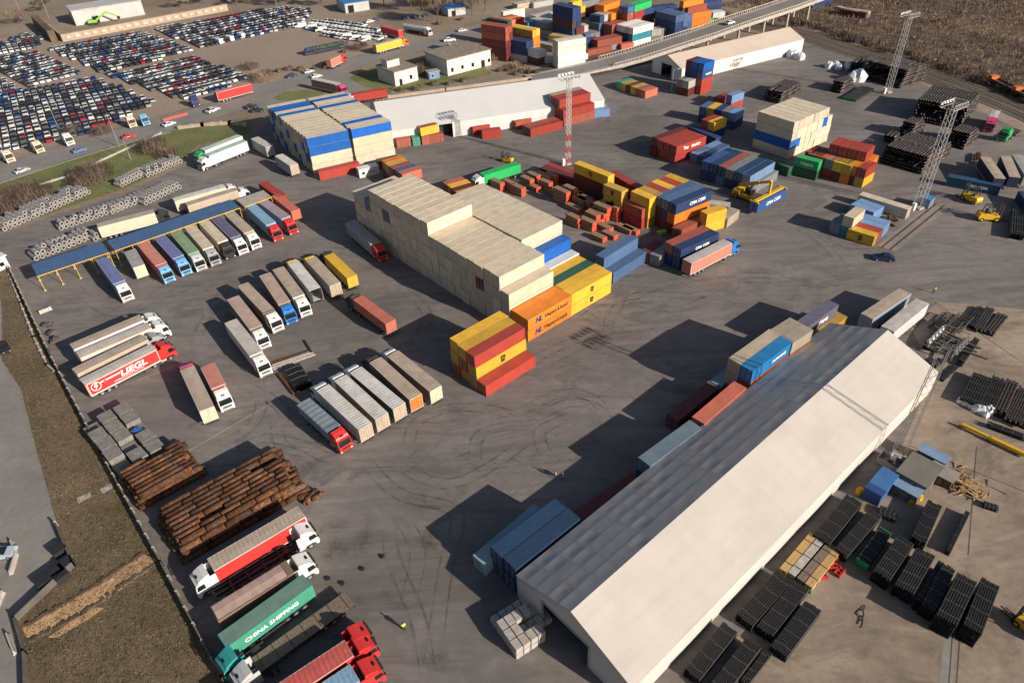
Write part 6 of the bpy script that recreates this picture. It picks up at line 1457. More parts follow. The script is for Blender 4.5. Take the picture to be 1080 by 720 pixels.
vs = []; fs = []; cols = []; mi = []
src = [tuple(v.co) for v in CARF.vertices if True]; keep = [(tuple(p.vertices), p.material_index) for p in CARF.polygons if p.material_index < 2]; used = sorted({i for f, _ in keep for i in f}); mp = {i: k for k, i in enumerate(used)}
for q, th, c, d in rest:
    n = len(vs); cs, sn = math.cos(th), math.sin(th); vs += [(q.x+src[i][0]*cs-src[i][1]*sn, q.y+src[i][0]*sn+src[i][1]*cs, src[i][2]+.01) for i in used]
    for f, m_ in keep: fs.append(tuple(n+mp[i] for i in f)); cols += [*(c[0]), 1]; mi.append(m_)
M['attrcar'] = objpaint('massed_car_paint', .3, 0, 0, var=.05, attr='tint')
me = bpy.data.meshes.new('car_mass'); me.from_pydata(vs, [], fs); me.materials.append(M['attrcar']); me.materials.append(M['glass']); me.polygons.foreach_set('material_index', mi); me.attributes.new('tint', 'FLOAT_COLOR', 'FACE').data.foreach_set('color', cols)
o = link('car_mass', me); o['kind'] = 'stuff'; o['label'] = 'hundreds of parked cars in the far fields'
# white vans at the field edges
for i, (x, y, dd) in enumerate([(231, 46, 'first'), (242.5, 43, 'second'), (254.5, 40, 'third'), (317.5, 29.5, 'first'), (328.5, 31, 'second'), (339, 33.5, 'third'), (365, 40.5, 'fourth'), (375, 42.5, 'fifth'), (385, 43, 'last')]):
    a = W(x, y); b = MB(); b.prism([(-2.7, .35), (2.6, .35), (2.7, 1.1), (1.9, 1.3), (1.3, 2.2), (-2.6, 2.3), (-2.75, 1.2)], -.95, .95); o = single('van', 'white van, '+dd+(' in the row at the long far car field' if i < 3 else ' along the white car rows'), 'van', b, 'white', None, None, a, 2.4 if i < 3 else 3.2)
    g = MB(); g.prism([(1.32, 1.42), (1.86, 1.42), (1.45, 2.05), (1.1, 2.05)], -.97, .97); link('window', g.mesh('van_window', 'glass'), o)
    for xx in (-1.7, 1.7):
        for yy in (-.85, .85): link('wheel', CWH, o, None, (xx, yy, .34))
# ------------------------------------------------------------------ pale coils on the left
M['coil'] = plain('pale_wire_coil', (.27, .26, .25), .6, .2, .4, 3); M['coilin'] = plain('coil_core', (.05, .045, .045), .8)
cm_ = []
for ln in (1.3, 1.9):
    mb = MB(); mb.pipe((0, -ln/2, 0), (0, ln/2, 0), .62, .30, 14, 0, 1); cm_.append(mb.mesh('wire_coil', ['coil', 'coilin']))
NCOIL = 0; CREST = MB()
def coil_rows(desc, a, b, n, tiers, long=0, rows=1):
    global NCOIL
    P, Q = W(*a), W(*b); th = ang(P, Q); u = (Q-P).normalized(); v = Vector((-u.y, u.x, 0)); Ln = (Q-P).length; n = max(n, int(Ln/1.27))
    for r_ in range(rows):
        for t in range(tiers):
            for i in range(n-t):
                if t and random.random() < .18: continue
                p = P+u*((i+.5+t*.5)*1.27)+v*(r_*(1.5+.6*long)); p.z = .62+t*1.08
                if NCOIL > 285 or r_ > 0:
                    T = Matrix.Translation(p) @ Matrix.Rotation(th+random.uniform(-.08, .08), 4, 'Z'); base = len(CREST.v); CREST.v += [tuple(T @ x.co) for x in cm_[long].vertices]
                    for f in cm_[long].polygons: CREST.f.append(tuple(base+i for i in f.vertices)); CREST.m.append(f.material_index)
                    continue
                NCOIL += 1; o = link('wire_coil', cm_[long], None, None, p, (0, random.uniform(0, 3), th+random.uniform(-.08, .08))); tag(o, 'pale wire coil, '+['lower', 'upper'][t]+' tier, in '+desc, 'wire coil', 'coils in '+desc)
coil_rows('the long row along the verge', (2, 244), (88, 206), 20, 2, 1, 3)
coil_rows('the double row inside the yard entrance', (62, 243), (112, 226), 14, 2, 0, 2)
coil_rows('the row beside the tan trailer', (116, 226), (148, 213), 10, 2, 0, 2)
coil_rows('the row behind the tan trailer', (151, 217), (182, 202), 10, 2, 0, 3)
coil_rows('the row behind the short blue canopy', (36, 275), (82, 257), 12, 2, 0, 3)
coil_rows('the row behind the long blue canopy', (98, 255), (134, 240), 8, 2, 0, 2)
coil_rows('the row at the earth heap', (126, 198), (152, 185), 8, 2, 0, 2)
coil_rows('the row near the mint roofed lorry', (153, 187), (188, 172), 10, 2, 1, 2)
struct('coil_mass', CREST, ['coil', 'coilin'], kind='stuff', label='pale wire coils behind the front rows')
# ------------------------------------------------------------------ people
def person_mesh(stride=.25, arm=.25):
    v = [(0, 0, .95), (0, 0, 1.15), (0, 0, 1.38), (0, 0, 1.50), (.02, 0, 1.62), (0, .2, 1.40), (0, -.2, 1.40), (arm*.4, .28, 1.12), (-arm*.4, -.28, 1.12), (arm+.12, .26, .90), (-arm+.10, -.26, .90),
         (0, .1, .90), (0, -.1, .90), (stride*.5+.03, .11, .50), (-stride*.5+.05, -.11, .50), (stride, .11, .08), (-stride, -.11, .08), (stride+.17, .12, .05), (-stride+.17, -.12, .05), (.03, 0, 1.74)]
    e = [(0, 1), (1, 2), (2, 3), (3, 4), (2, 5), (2, 6), (5, 7), (6, 8), (7, 9), (8, 10), (0, 11), (0, 12), (11, 13), (12, 14), (13, 15), (14, 16), (15, 17), (16, 18), (4, 19)]
    r = [.155, .15, .15, .065, .10, .075, .075, .05, .05, .04, .04, .10, .10, .075, .075, .055, .055, .05, .05, .085]
    me = bpy.data.meshes.new('person'); me.from_pydata(v, e, []); o = bpy.data.objects.new('person_build', me); COL.objects.link(o)
    md = o.modifiers.new('s', 'SKIN')
    for i, x in enumerate(r): me.skin_vertices[0].data[i].radius = (x, x*1.15 if i < 3 else x); me.skin_vertices[0].data[i].use_root = i == 0
    o.modifiers.new('d', 'SUBSURF').levels = 2; o.modifiers['d'].render_levels = 2
    dg = bpy.context.evaluated_depsgraph_get(); dg.update(); out = bpy.data.meshes.new_from_object(o.evaluated_get(dg)); bpy.data.objects.remove(o); return out
M['skin'] = plain('skin', (.42, .24, .17), .6); M['trouser'] = plain('dark_trousers', (.025, .028, .04), .8); M['hivis'] = plain('hi_vis_yellow', (.55, .75, .05), .6); M['hair'] = plain('dark_hair', (.02, .015, .012), .7); M['shirt'] = plain('white_shirt', (.6, .62, .65), .8); M['darkjacket'] = plain('dark_jacket', (.02, .022, .03), .8)
def person(label, pos, th, top, k=1.0):
    P = W(*pos); me = person_mesh(.22*k, .2*k); me.materials.clear()
    for q in ('trouser', top, 'skin', 'hair', 'black'): me.materials.append(M[q])
    for p in me.polygons:
        c = p.center; p.material_index = 4 if c.z < .13 else 0 if c.z < .93 and abs(c.y) < .2 else (2 if c.z < .97 and abs(c.y) > .2 else (1 if c.z < 1.47 else (3 if (c.z > 1.73 or (c.z > 1.6 and c.x < -.03)) else 2)))
    me.polygons.foreach_set('use_smooth', [True]*len(me.polygons)); o = link('person', me, None, None, P, (0, 0, th)); tag(o, label, 'person')
    f = MB(); f.add([(.125, -.018, 1.66), (.125, .018, 1.66), (.15, 0, 1.625), (.115, 0, 1.70)], ((0, 1, 2), (0, 3, 1), (0, 2, 3), (1, 3, 2))); link('nose', f.mesh('nose', 'skin'), o)
    h = MB(); h.tube((.015, 0, 1.74), (.005, 0, 1.83), .115, 12, 0, .07); link('hair', h.mesh('hair', 'hair'), o)
    if top == 'hivis': h = MB(); h.tube((0, 0, 1.02), (0, 0, 1.07), .2, 12, cap=False); link('reflective_band', h.mesh('reflective_band', 'lamp'), o)
    return o
person('person in a hi-vis yellow jacket walking across the open yard', (426.5, 664), 2.2, 'hivis'); person('person in hi-vis yellow standing beyond the cream roofed trailer', (984, 309), 1.0, 'hivis', .4)
person('person in a white shirt at the edge of the hall shadow', (585.5, 504), .6, 'shirt'); person('person in dark clothes at the edge of the hall shadow', (593.5, 505.5), 2.8, 'darkjacket', .5)
# ------------------------------------------------------------------ fences, barriers, crates on the left
M['fence'] = plain('grey_fence_board', (.14, .12, .10), .85, 0, .3, .8)
def fence(label, px, h, name='boundary_wall', mat='fence', th=.16, cat='wall', posts=3.0):
    P = [W(*p) for p in px]; o = thing(name, label, cat, P[0]); w = MB(); ps = MB()
    for i in range(len(P)-1):
        w.bar(P[i]-P[0]+Vector((0, 0, h/2)), P[i+1]-P[0]+Vector((0, 0, h/2)), th, h)
        k = int((P[i+1]-P[i]).length/posts)
        for j in range(k+1): q = P[i].lerp(P[i+1], j/max(1, k))-P[0]; pm = MB(); ps.box(q.x-th*.7, q.y-th*.7, 0, q.x+th*.7, q.y+th*.7, h+.12)
    link('panel', w.mesh(name+'_panel', mat), o); q = link('post_row', ps.mesh(name+'_post', 'concrete'), o); q['kind'] = 'stuff'; return o
fence('low grey boundary wall between the dry field and lorry yard', [(11, 285), (53, 374), (109, 482), (172, 597), (236, 718), (262, 770)], 1.3)
fence('dark retaining wall around the lower edge of the dry field', [(79, 598), (18, 656), (29, 692), (30, 722), (40, 770)], 1.1, mat='concretedark') if False else None
M['concretedark'] = plain('dark_concrete', (.10, .09, .08), .85, 0, .3, .6)
fence('dark retaining wall around the lower edge of the dry field', [(61, 555), (79, 597), (18, 655), (28, 690), (31, 760)], 1.2, mat='concretedark', posts=6)
fence('white stone row along the dry field beside the fence', [(10, 290), (22, 320), (36, 356), (50, 385), (58, 392)], .35, 'stone_row', 'packwhite', .3, 'stones')
fence('pale concrete kerb wall at the public road', [(0, 208), (70, 187), (150, 150), (170, 141)], .5, 'kerb_wall', 'concrete', .4)
fence('long pale barrier wall behind the white hall', [(395, 106), (470, 96), (560, 84)], 1.1, 'barrier_wall', 'block', .3, posts=5)
fence('concrete block row by the grass verge', [(190, 136), (214, 133), (243, 131), (258, 133)], 1.0, 'block_row', 'block', .8, posts=3)
for i, (x, y) in enumerate([(64, 583), (72, 597), (62, 606), (67, 610), (48, 616)]):
    b = MB(); b.box(-.9, -.75, 0, .9, .75, 1.1, 0); b.box(-.95, -.8, 1.1, .95, .8, 1.2, 0)
    for s in (-1, 1): b.box(-.5, s*.76-.03, .2, .5, s*.76+.03, .9)
    single('waste_bin', 'dark lidded waste container by the retaining wall, '+['furthest up', 'second', 'in the middle', 'fourth', 'nearest the photo edge'][i], 'waste container', b, 'black', None, None, W(x, y), .9)
def barrier(label, p, q, n, white='white'):
    P, Q = W(*p), W(*q)
    for i in range(n):
        c = P.lerp(Q, (i+.5)/n); L_ = (Q-P).length/n; b = MB(); pr = [(-.28, 0), (.28, 0), (.28, .15), (.12, .4), (.1, .8), (-.1, .8), (-.12, .4), (-.28, .15)]
        R = Matrix.Rotation(math.pi/2, 4, 'Z'); b.prism(pr, -L_/2+.03, L_/2-.03); b.v = [tuple(R @ Vector(v)) for v in b.v]
        single('road_barrier', label, 'road barrier', b, 'barred' if white == 'barred' else 'packwhite', 'road barriers, '+label, None, c, ang(P, Q))
M['barred'] = plain('red_barrier', (.45, .06, .05), .6)
barrier('pale barrier on the side road beside the pale blue car', (13, 572), (18, 586), 3); barrier('pale barrier lower on the side road', (18, 586), (12, 606), 4); barrier('white barrier lying by the retaining wall', (9, 670), (17, 690), 1); barrier('pale barrier at the photo edge of the side road', (-2, 640), (4, 625), 2)
barrier('pale barrier block at the yard fence', (42, 331), (55, 326), 4); barrier('red crash barrier along the public road', (172, 128), (198, 121), 5, 'barred')
for i, (x, y) in enumerate([(52, 344), (56, 353), (59, 361)]):
    b = MB()
    for k in range(6): a = k*1.05; b.box(-.5+.2*math.cos(a)*2, -.5+.2*math.sin(a)*2, .25*k*.6, .5+.2*math.cos(a)*2, .5+.2*math.sin(a)*2, .25*k*.6+.4)
    single('scrap_pile', 'small grey heap of scrap at the yard fence', 'scrap', b, 'chassis2', 'scrap heaps at the yard fence', None, W(x, y), i)
# railway wagon
for i, (p, q, lb) in enumerate([((1043, 87), (1068, 99), 'flat wagon with orange end on the railway'), ((1068, 99), (1095, 112), 'second flat wagon with a dark load at the photo edge')]):
    a, b = W(*p), W(*q); th = ang(a, b); Ln = (b-a).length; o = thing('railway_wagon', lb, 'railway wagon', (a.x, a.y, .3), th)
    M['orangep'] = M.get('orangep') or plain('wagon_orange', (.50, .13, .03), .55)
    m_ = MB(); m_.box(.3, -1.35, .95, Ln-.3, 1.35, 1.25); link('deck', m_.mesh('wagon_deck', 'greywood'), o); m_ = MB(); m_.box(.3, -1.4, 1.25, 2.2, 1.4, 2.6); link('end_box', m_.mesh('wagon_end', 'orangep'), o)
    for s in (-1, 1): m_ = MB(); m_.box(2.2, s*1.35-.06, 1.0, Ln-.3, s*1.35+.06, 1.75); link('side_board', m_.mesh('wagon_side', 'rust'), o)
    for x in (2, Ln-2): m_ = MB(); m_.box(x-1.2, -1.1, .3, x+1.2, 1.1, .95); link('bogie', m_.mesh('wagon_bogie', 'chassis'), o)
# ------------------------------------------------------------------ clutter by the great hall
o = thing('skip_container', 'bright blue covered container beside the black bundles', 'container', W(926, 518), ang(W(909, 531), W(935, 500)))
b = MB(); b.box(-2.9, -1.25, 0, 2.9, 1.25, 2.3); link('body', b.mesh('cabin_body', 'fabric'), o, (.02, .08, .25)); b = MB(); b.box(-1.6, -1.3, 2.3, 2.95, 1.3, 2.42); link('roof', b.mesh('cabin_roof', 'fabric'), o, (.03, .14, .36)); b = MB(); b.box(-2.95, -1.3, 2.3, -1.6, 1.3, 2.38); link('dark_cover', b.mesh('cabin_cover', 'fabric'), o, (.01, .05, .22))
def boxroof(name, label, cat, px, th, lx, ly, h, wallm, roofc):
    o = thing(name, label, cat, W(*px), th); b = MB(); b.box(-lx/2, -ly/2, 0, lx/2, ly/2, h); link('wall', b.mesh(name+'_wall', wallm), o); b = MB(); b.box(-lx/2-.15, -ly/2-.15, h, lx/2+.15, ly/2+.15, h+.12); link('roof', b.mesh(name+'_roof', 'fabric'), o, roofc)
    d = MB(); d.box(-.45, -ly/2-.05, 0, .45, -ly/2-.005, 2.0 if h > 2.1 else h*.8); link('door', d.mesh(name+'_door', 'greywood'), o); return o
boxroof('site_cabin', 'grey flat roofed site cabin among the clutter by the hall', 'cabin', (964.5, 507), YA, 5.6, 4.4, 2.6, 'chassis2', (.17, .155, .14))
boxroof('tool_shed', 'low light blue roofed shed below the grey site cabin', 'shed', (953.5, 521.5), YA-math.pi/2, 3.8, 2.2, 1.9, 'chassis2', (.20, .30, .44)); boxroof('tool_shed', 'low light blue roofed shed above the grey site cabin', 'shed', (981, 487), YA-math.pi/2, 4.2, 1.9, 1.9, 'chassis2', (.19, .29, .44))
boxroof('mast_cabin', 'small blue cabin at the foot of the grey mast', 'cabin', (976, 217.5), YA, 2.6, 2.2, 2.4, 'cabinblue', (.04, .20, .42)); boxroof('brick_hut', 'rust red hut behind the grey site cabin', 'hut', (991, 505), YA-math.pi/2, 3.6, 2.6, 1.7, 'rust', (.26, .24, .22))
b = MB(); b.box(-2.2, -1.1, 0, 2.2, 1.1, .15)
for y in (-1.1, 1.05): b.box(-2.2, y, .15, 2.2, y+.08, 1.1)
for x in (-2.2, 2.12): b.box(x, -1.1, .15, x+.08, 1.1, 1.1)
single('rubbish_skip', 'open pale skip full of scrap at the hall wall', 'skip', b, 'fabric', None, (.45, .42, .38), W(941, 491), YA-math.pi/2)
for i in range(16):
    b = MB(); b.box(-.5, -.12, 0, .5, .12, .3); single('scrap_piece', 'mixed scrap piece lying in the pale skip', 'scrap', b, ['chassis2', 'wrap', 'rust', 'packwhite'][i % 4], 'scrap in the skip', None, W(941+random.uniform(-4.5, 4.5), 490+random.uniform(-2.5, 2.5), .3)+Vector((0, 0, random.uniform(0, .7))), random.uniform(0, 3))
b = MB(); b.tube((0, 0, 0), (0, 0, 1.1), .6, 10, 0, .5); single('green_drum', 'bright green plastic tank next to the pale skip', 'tank', b, 'greenend', None, None, W(952, 489))
for i, (x, y) in enumerate([(961.5, 530), (968.5, 525.5), (906, 520)]):
    b = MB(); b.tube((0, 0, 0), (0, 0, 1.0), .55, 14, 0, .5); b.tube((0, 0, 1.0), (0, 0, 1.1), .3, 10); single('yellow_barrel', 'yellow barrel '+['below the light blue shed', 'at the corner of the black bundles', 'beside the bright blue container'][i], 'barrel', b, 'yellowpaint', None, None, W(x, y))
for i in range(120):
    x = random.gauss(1015, 11); y = 511+(x-1015)*.45+random.gauss(0, 5.5); ln = random.uniform(1.0, 3.6); b = MB(); b.box(-ln/2, -.09, 0, ln/2, .09, .06)
    o = single('loose_plank', 'loose timber plank in the scattered heap beyond the site cabin', 'plank', b, ['wood', 'wood', 'greywood', 'ytimber'][i % 4], 'planks of the scattered heap', None, W(x, y)+Vector((0, 0, random.uniform(.0, .9)*max(0, 1-abs(x-1018)/16))), random.choice((-.75, -.75, .8, .2))+random.gauss(0, .3)); o.rotation_euler.y = random.uniform(-.15, .15)
for i in range(10):
    b = MB(); b.box(-2.3, -.1, 0, 2.3, .1, .12); single('stacked_plank', 'sorted plank on the row above the rust red hut', 'plank', b, 'ytimber' if i % 3 else 'wood', 'sorted planks above the hut', None, W(998+i*.45, 494.5-i*.2)+Vector((0, 0, .1*(i % 2)+.02)), YA-math.pi/2+random.uniform(-.06, .06))
bstack('isolated short row below the plank heap', (1037, 533), (1053, 538), (1038, 528), .6, 1, 3)
bstack('dark jumble between the blue container and bundles', (926, 541), (945, 548), (931, 534), .8, 1, 4)
for i in range(10):
    b = MB(); ln = random.uniform(.6, 1.6); b.box(-ln/2, -.06, 0, ln/2, .06, .05); single('wood_scrap', 'short pale wood scrap behind the high bundles', 'scrap', b, 'wood', 'pale wood scraps', None, W(1019+random.gauss(0, 3), 674+random.gauss(0, 3)), random.uniform(0, 3))
pts = [W(907+6*math.sin(i*.9)*math.exp(-i*.03), 640+i*.75+4*math.cos(i*1.3)) for i in range(26)]; b = MB()
for i in range(25): b.tube(pts[i]+Vector((0, 0, .05)), pts[i+1]+Vector((0, 0, .05)), .03, 5)
single('cable', 'dark cable lying in loops on the concrete', 'cable', b, 'black')
for i, (x, y) in enumerate([(361, 615), (382, 600), (403, 587), (346, 610), (705, 232+20)]):
    if i == 4: continue
    b = MB(); b.box(-.3, -.2, 0, .3, .2, .25); b.box(-.1, -.35, .05, .25, .3, .15); single('debris', 'small dark piece of debris on the open yard', 'debris', b, 'black', 'debris on the yard', None, W(x, y), i)
for i in range(14):
    b = MB(); b.box(-.6, -.3, 0, .6, .3, .2); b.box(-.2, -.5, .2, .3, .4, .45); single('rust_scrap', 'rusty scrap piece in the heap beside the cream container', 'scrap', b, 'rust', 'rust scrap heap', None, W(935+random.gauss(0, 6), 235+random.gauss(0, 2.5))+Vector((0, 0, random.uniform(0, .5))), random.uniform(0, 3))
for i in range(12):
    b = MB(); b.box(-2.4, -.12, 0, 2.4, .12, .15); single('rust_plank', 'rusty plank on the pile above the lettered blue container', 'plank', b, 'rust', 'rusty planks', None, W(1027+i*.6, 167-i*.25, .6)+Vector((0, 0, .1*(i % 3))), 1.1+random.uniform(-.1, .1))
b = MB()
for x in (-.6, .6): b.box(x-.5, -.6, 0, x+.5, .6, .9)
single('green_machine', 'small lime green machine between the slate blue and navy containers', 'machine', b, 'lime', None, None, W(698, 247), .5)
# ------------------------------------------------------------------ vegetation
M['twig'] = plain('bare_twigs', (.15, .105, .082), .9, 0, .45, .25); M['twig2'] = plain('dry_straw', (.32, .225, .125), .9, 0, .4, .2); M['twig3'] = plain('dark_twigs', (.055, .035, .028), .9, 0, .4, .3); M['bark'] = plain('bark', (.11, .085, .065), .9, 0, .3, 2); M['greenleaf'] = plain('dull_leaf', (.05, .06, .022), .8, 0, .4, .5)
def twigs(mb_, c, r, h, n, m=0, w=.06, lean=.7):
    for _ in range(n):
        a, d = random.uniform(0, 6.283), r*math.sqrt(random.random()); p = Vector(c)+Vector((d*math.cos(a), d*math.sin(a), random.uniform(0, h*.25)))
        hh = h*random.uniform(.45, 1.05)*(1-.5*(d/r)**2); q = p+Vector((random.uniform(-lean, lean)*hh*.6, random.uniform(-lean, lean)*hh*.6, hh)); s = Vector((math.cos(a+1.57), math.sin(a+1.57), 0))*w*random.uniform(.6, 1.5); mm = m if isinstance(m, int) else random.choice(m)
        mid = p.lerp(q, .55)+Vector((random.uniform(-.15, .15), random.uniform(-.15, .15), 0))*hh*.4
        mb_.add([p-s, p+s, mid+s*.8, mid-s*.8], ((0, 1, 2, 3),), mm); mb_.add([mid-s*.8, mid+s*.8, q], ((0, 1, 2),), mm)
        for _k in range(2): e = mid+Vector((random.uniform(-.5, .5), random.uniform(-.5, .5), random.uniform(.1, .5)))*hh*.7; mb_.add([mid-s*.5, mid+s*.5, e], ((0, 1, 2),), mm)
M['tuft'] = plain('dry_tuft', (.17, .115, .06), .9, 0, .4, .3)
TW = ['twig', 'twig2', 'twig3', 'greenleaf']
def bush(label, px, r, h, n=500, m=(0, 0, 2), w=.05):
    n = int(n*.62)
    P = W(*px); b = MB(); twigs(b, (0, 0, 0), r, h, n, list(m), w); o = thing('bare_bush', label, 'bush', P); link('twig_mass', b.mesh('bush_twigs', TW), o); t = MB()
    for i in range(5): a = i*1.26; t.tube((.3*math.cos(a), .3*math.sin(a), 0), (r*.5*math.cos(a), r*.5*math.sin(a), h*.6), .1, 5, 0, .03)
    link('stem', t.mesh('bush_stems', 'bark'), o); return o
bush('wide bare brown bush on the verge beside the long coil row', (30, 210), 7.5, 5, 1500); bush('bare brown bush at the left edge of the verge', (6, 222), 5.5, 4, 900); bush('bare bush in the middle of the verge', (98, 188), 6.5, 5, 1300); bush('bare bush on the verge behind the coil row', (84, 196), 4, 3.5, 600); bush('bare bush on the verge near the street lamp', (160, 158), 5.5, 4.5, 1000, (0, 2, 0)); bush('smaller bare bush by the concrete block row', (178, 166), 4, 3, 500)
bush('bare bush between the red trailer and the brown lot', (275, 84), 6, 4, 900, (0, 0, 1)); bush('bare bush at the whitewashed house', (445, 78), 5, 4.5, 700); bush('bare bush beside the long whitewashed building', (458, 70), 5, 5, 700); bush('dark bush at the far gravel edge', (262, 72), 5, 2.5, 500, (2, 2, 0)); bush('bare bush among the parked tractor units', (108, 140), 4, 3, 500); bush('reddish bare bush at the car field corner', (78, 141), 4, 3.5, 500)
bush('low bare bush beside the yellow lorry', (378, 52), 5, 3, 500); bush('dry bush by the depot fence', (515, 62), 6, 3, 600, (1, 0, 3)); bush('dry bush by the red tractor', (545, 72), 5, 2.5, 500, (1, 0, 3))
def tree(label, px, h, r, n=900, m=(0, 0, 2)):
    P = W(*px); o = thing('bare_tree', label, 'tree', P); t = MB(); t.tube((0, 0, 0), (.2, .1, h*.45), .3, 8, 0, .2); b = MB()
    for i in range(9):
        a = i*2.4; z0 = h*random.uniform(.25, .5); e = Vector((r*.75*math.cos(a), r*.75*math.sin(a), h*random.uniform(.6, .9))); t.tube((.1, .05, z0), e, .12, 5, 0, .04); twigs(b, e-Vector((0, 0, h*.12)), r*.5, h*.35, n//9, list(m), .06, 1.0)
    link('trunk', t.mesh('tree_trunk', 'bark'), o); link('crown', b.mesh('tree_crown', TW), o)
for i, (x, y, h, r, lb, m) in enumerate([(447, 22, 13, 6, 'tall bare tree behind the grey tanker', (0, 0, 1)), (462, 24, 14, 7, 'tallest bare tree beside the turquoise shed', (0, 1, 0)), (498, 16, 12, 6, 'bare tree right of the turquoise shed', (0, 0, 1)), (512, 12, 12, 6, 'reddish bare tree at the depot corner', (0, 0, 0)), (420, 10, 10, 5, 'bare tree behind the red container trailer', (0, 1, 0)),
        (296, 6, 8, 6, 'dark broad bush tree behind the far car field', (2, 3, 2)), (280, 4, 8, 6, 'second dark bush tree behind the far car field', (2, 3, 0)), (340, 6, 7, 5, 'dark bush tree beside the blue roofed workshop', (2, 2, 3)), (455, 8, 12, 6, 'bare tree at the upper edge', (0, 0, 1)), (480, 2, 12, 6, 'second bare tree at the upper edge', (0, 1, 0)), (215, 4, 8, 6, 'bare tree behind the bunker wall', (0, 2, 1)), (190, 8, 6, 5, 'low bare tree behind the bunker wall', (0, 1, 1))]): tree(lb, (x, y), h, r, 900, m)
# scrub beyond the railway, dry field tufts
b = MB(); SC = [(750, 4), (850, 25), (905, 44), (965, 61), (1030, 84), (1100, 111), (1180, 140), (1180, 20), (1085, -12), (900, -20)]; SP = [W(*p) for p in SC]
xs = [p.x for p in SP]; ys = [p.y for p in SP]; n = 0
while n < 2600:
    p = Vector((random.uniform(min(xs), max(xs)), random.uniform(min(ys), max(ys)), 0))
    if inside(p, SP) and p.length < 620: n += 1; k = random.random(); twigs(b, p, random.uniform(1.5, 4.5), random.uniform(.8, 2.4)*(1.25 if k < .4 else .8), 14, [0, 0, 2] if k < .35 else ([0, 1, 0] if k < .7 else [1, 1, 0]), .075, 1.0)
for i in range(330):
    t = random.random()*(len(RW)-1); q = RW[int(t)].lerp(RW[min(int(t)+1, len(RW)-1)], t % 1); d = Vector((.55, .83, 0)); p = q+d*random.uniform(9, 17); twigs(b, p, 2.2, random.uniform(1.5, 3.0), 16, [2, 2, 0], .11, .9)
struct('scrub', b, TW, kind='stuff', label='brown bare scrub covering the land beyond the railway')
b = MB(); FP = [W(*p) for p in [(0, 268), (52, 372), (108, 480), (172, 598), (236, 718), (30, 720), (20, 656), (78, 599), (62, 560), (22, 410), (2, 380)]]; xs = [p.x for p in FP]; ys = [p.y for p in FP]; n = 0
while n < 4200:
    p = Vector((random.uniform(min(xs), max(xs)), random.uniform(min(ys), max(ys)), 0))
    if inside(p, FP): n += 1; twigs(b, p, .8, random.uniform(.1, .28), 5, [0, 0, 3, 3, 4], .05, 1.6)
struct('field_tufts', b, TW+['tuft'], kind='stuff', label='dry grass tufts over the fallow field')
for i in range(26):
    x, y = [(282+i*3, 78-i*.4), (360+i*5, 55-i*1.3), (400+i*4, 100-i*.6), (520+i*2, 75+i*.2)][i % 4]; bush('low bare roadside bush '+['beside the junction', 'along the depot road', 'by the yard road', 'below the depot stacks'][i % 4]+', '+ORD[i//4]+' of its line', (x+random.uniform(-2, 2), y+random.uniform(-2, 2)), random.uniform(1.4, 2.4), random.uniform(1.4, 2.4), 380, (0, 1, 0, 3))
for i, (x, y, h, r) in enumerate([(250, 6, 7, 5), (262, 4, 8, 5), (310, 3, 8, 5), (325, 5, 7, 4), (405, 6, 11, 5), (434, 12, 12, 6), (470, 8, 12, 6), (488, 6, 12, 6), (505, 4, 11, 5), (150, 6, 6, 4), (20, 25, 6, 5), (45, 12, 6, 5)]): tree('bare tree of the upper edge, '+ORD[i]+' counted along the skyline row', (x, y), h, r, 700, [(0, 0, 1), (0, 1, 0), (2, 3, 0)][i % 3])
for i in range(22):
    P = W(327+(i % 11)*3.6, 58-(i % 11)*.75, 0); o = link('stored_car', CARF, None, random.choice([(.03, .03, .035), (.05, .06, .07), (.04, .09, .05), (.02, .04, .12)]), (P.x, P.y, .02+1.5*(i//11)), (0, 0, .5+random.uniform(-.1, .1))); tag(o, 'dark car in the '+['lower', 'upper'][i//11]+' layer of the wreck row on the gravel lot', 'car', 'wrecks on the gravel lot')
for i, (x, y, c_, lb) in enumerate([(390, 24, (.7, .7, .7), 'white car beside the blue roofed workshop'), (398, 22, (.05, .06, .1), 'dark car beside the white one at the workshop'), (440, 19, (.02, .05, .15), 'dark blue car before the tall bare trees'), (450, 17.5, (.03, .03, .03), 'black car before the tall bare trees'), (428, 20, (.03, .05, .12), 'navy car behind the tanker'), (465, 63, (.3, .3, .3), 'grey car near the flat roofed building'), (548, 22, (.6, .6, .6), 'white car on the depot road')]): car(lb, (x, y), (x+5, y-1), c_)
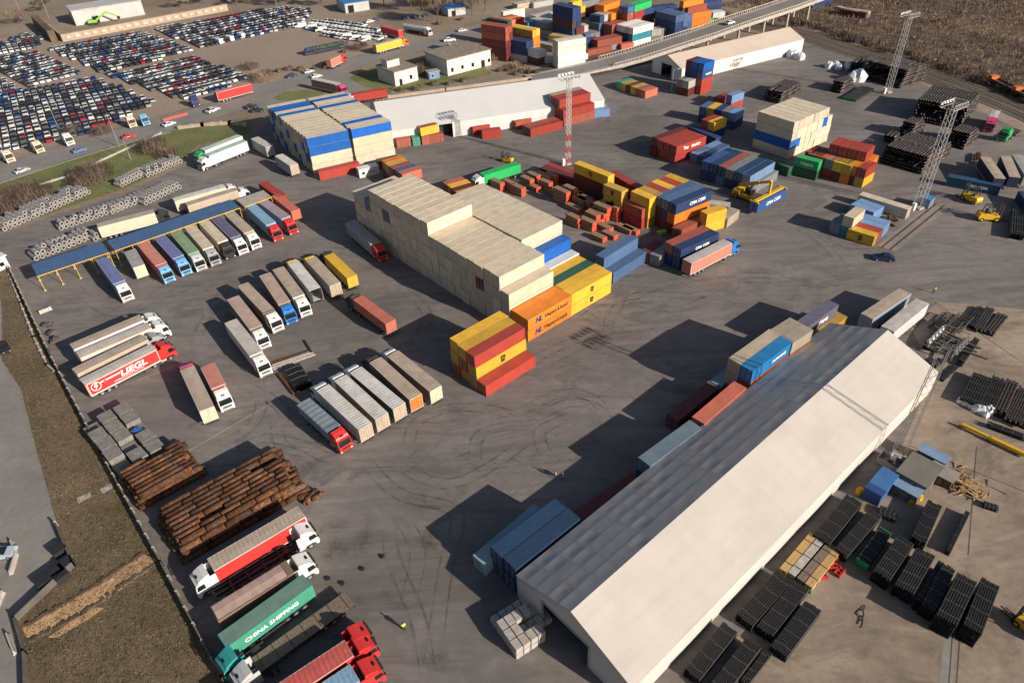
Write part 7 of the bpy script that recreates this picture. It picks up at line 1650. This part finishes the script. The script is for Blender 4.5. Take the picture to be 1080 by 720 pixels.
# street lamps
def lamp(label, px, h, th=0.):
    o = thing('street_lamp', label, 'street lamp', W(*px), th); m_ = MB(); m_.tube((0, 0, 0), (0, 0, h), .14, 8, 0, .08); link('pole', m_.mesh('lamp_pole', 'steel'), o); m_ = MB(); m_.bar((0, 0, h), (1.8, 0, h+.3), .08); link('arm', m_.mesh('lamp_arm', 'steel'), o); m_ = MB(); m_.box(1.5, -.15, h+.2, 2.3, .15, h+.36); link('lamp_head', m_.mesh('lamp_head', 'lamp'), o)
for x, y, h, lb in [(126, 155, 11, 'street lamp beside the red car on the public road'), (64, 140, 11, 'street lamp at the car field near the white tractor'), (138, 168, 7, 'short leaning lamp post on the verge'), (167, 50, 10, 'lamp post between the two far car fields'), (294, 16, 11, 'lamp post at the far car field'), (550, 55, 10, 'lamp post at the depot edge'), (660, 42, 10, 'lamp post behind the overpass'), (52, 20, 20, 'tall thin pole behind the dark bank'), (22, 14, 20, 'tall thin pole at the upper left corner'), (708, 98, 8, 'lamp post in front of the tan hall') ]: lamp(lb, (x, y), h)
build_containers(300); build_pipes(290)
# ------------------------------------------------------------------ camera, light
cam = bpy.data.cameras.new('camera'); co = bpy.data.objects.new('camera', cam); COL.objects.link(co); scene.camera = co
cam.sensor_width = 36; cam.lens = 36*FOC/1080; cam.clip_start = 1; cam.clip_end = 6000
R = Matrix.Rotation(math.pi/2-PIT, 4, 'X') @ Matrix.Rotation(ROL, 4, 'Z')
co.matrix_world = Matrix.Translation((0, 0, CAMH)) @ R
SUN_AZ, SUN_EL = math.radians(127.5), math.radians(22.6)      # clockwise from +Y
world = bpy.data.worlds.new('World'); scene.world = world; world.use_nodes = True
nt = world.node_tree; bg = nt.nodes['Background']; sk = nt.nodes.new('ShaderNodeTexSky'); sk.sky_type = 'NISHITA'; sk.sun_disc = False
sk.sun_elevation = SUN_EL; sk.sun_rotation = SUN_AZ; sk.dust_density = 1.6
nt.links.new(sk.outputs[0], bg.inputs['Color']); bg.inputs['Strength'].default_value = .056
s = bpy.data.lights.new('sun', 'SUN'); s.energy = 4.6; s.angle = math.radians(.5); s.color = (1, .90, .77)
so = bpy.data.objects.new('sun', s); COL.objects.link(so)
d = Vector((math.sin(SUN_AZ)*math.cos(SUN_EL), math.cos(SUN_AZ)*math.cos(SUN_EL), math.sin(SUN_EL))); so.rotation_euler = d.to_track_quat('Z', 'Y').to_euler()
vs = scene.view_settings; vs.view_transform = 'Standard'; vs.look = 'None'; vs.gamma = 1; vs.use_curve_mapping = False; vs.exposure = .60
scene.cycles.max_bounces = 5; scene.cycles.diffuse_bounces = 2; scene.cycles.glossy_bounces = 2; scene.cycles.transparent_max_bounces = 8
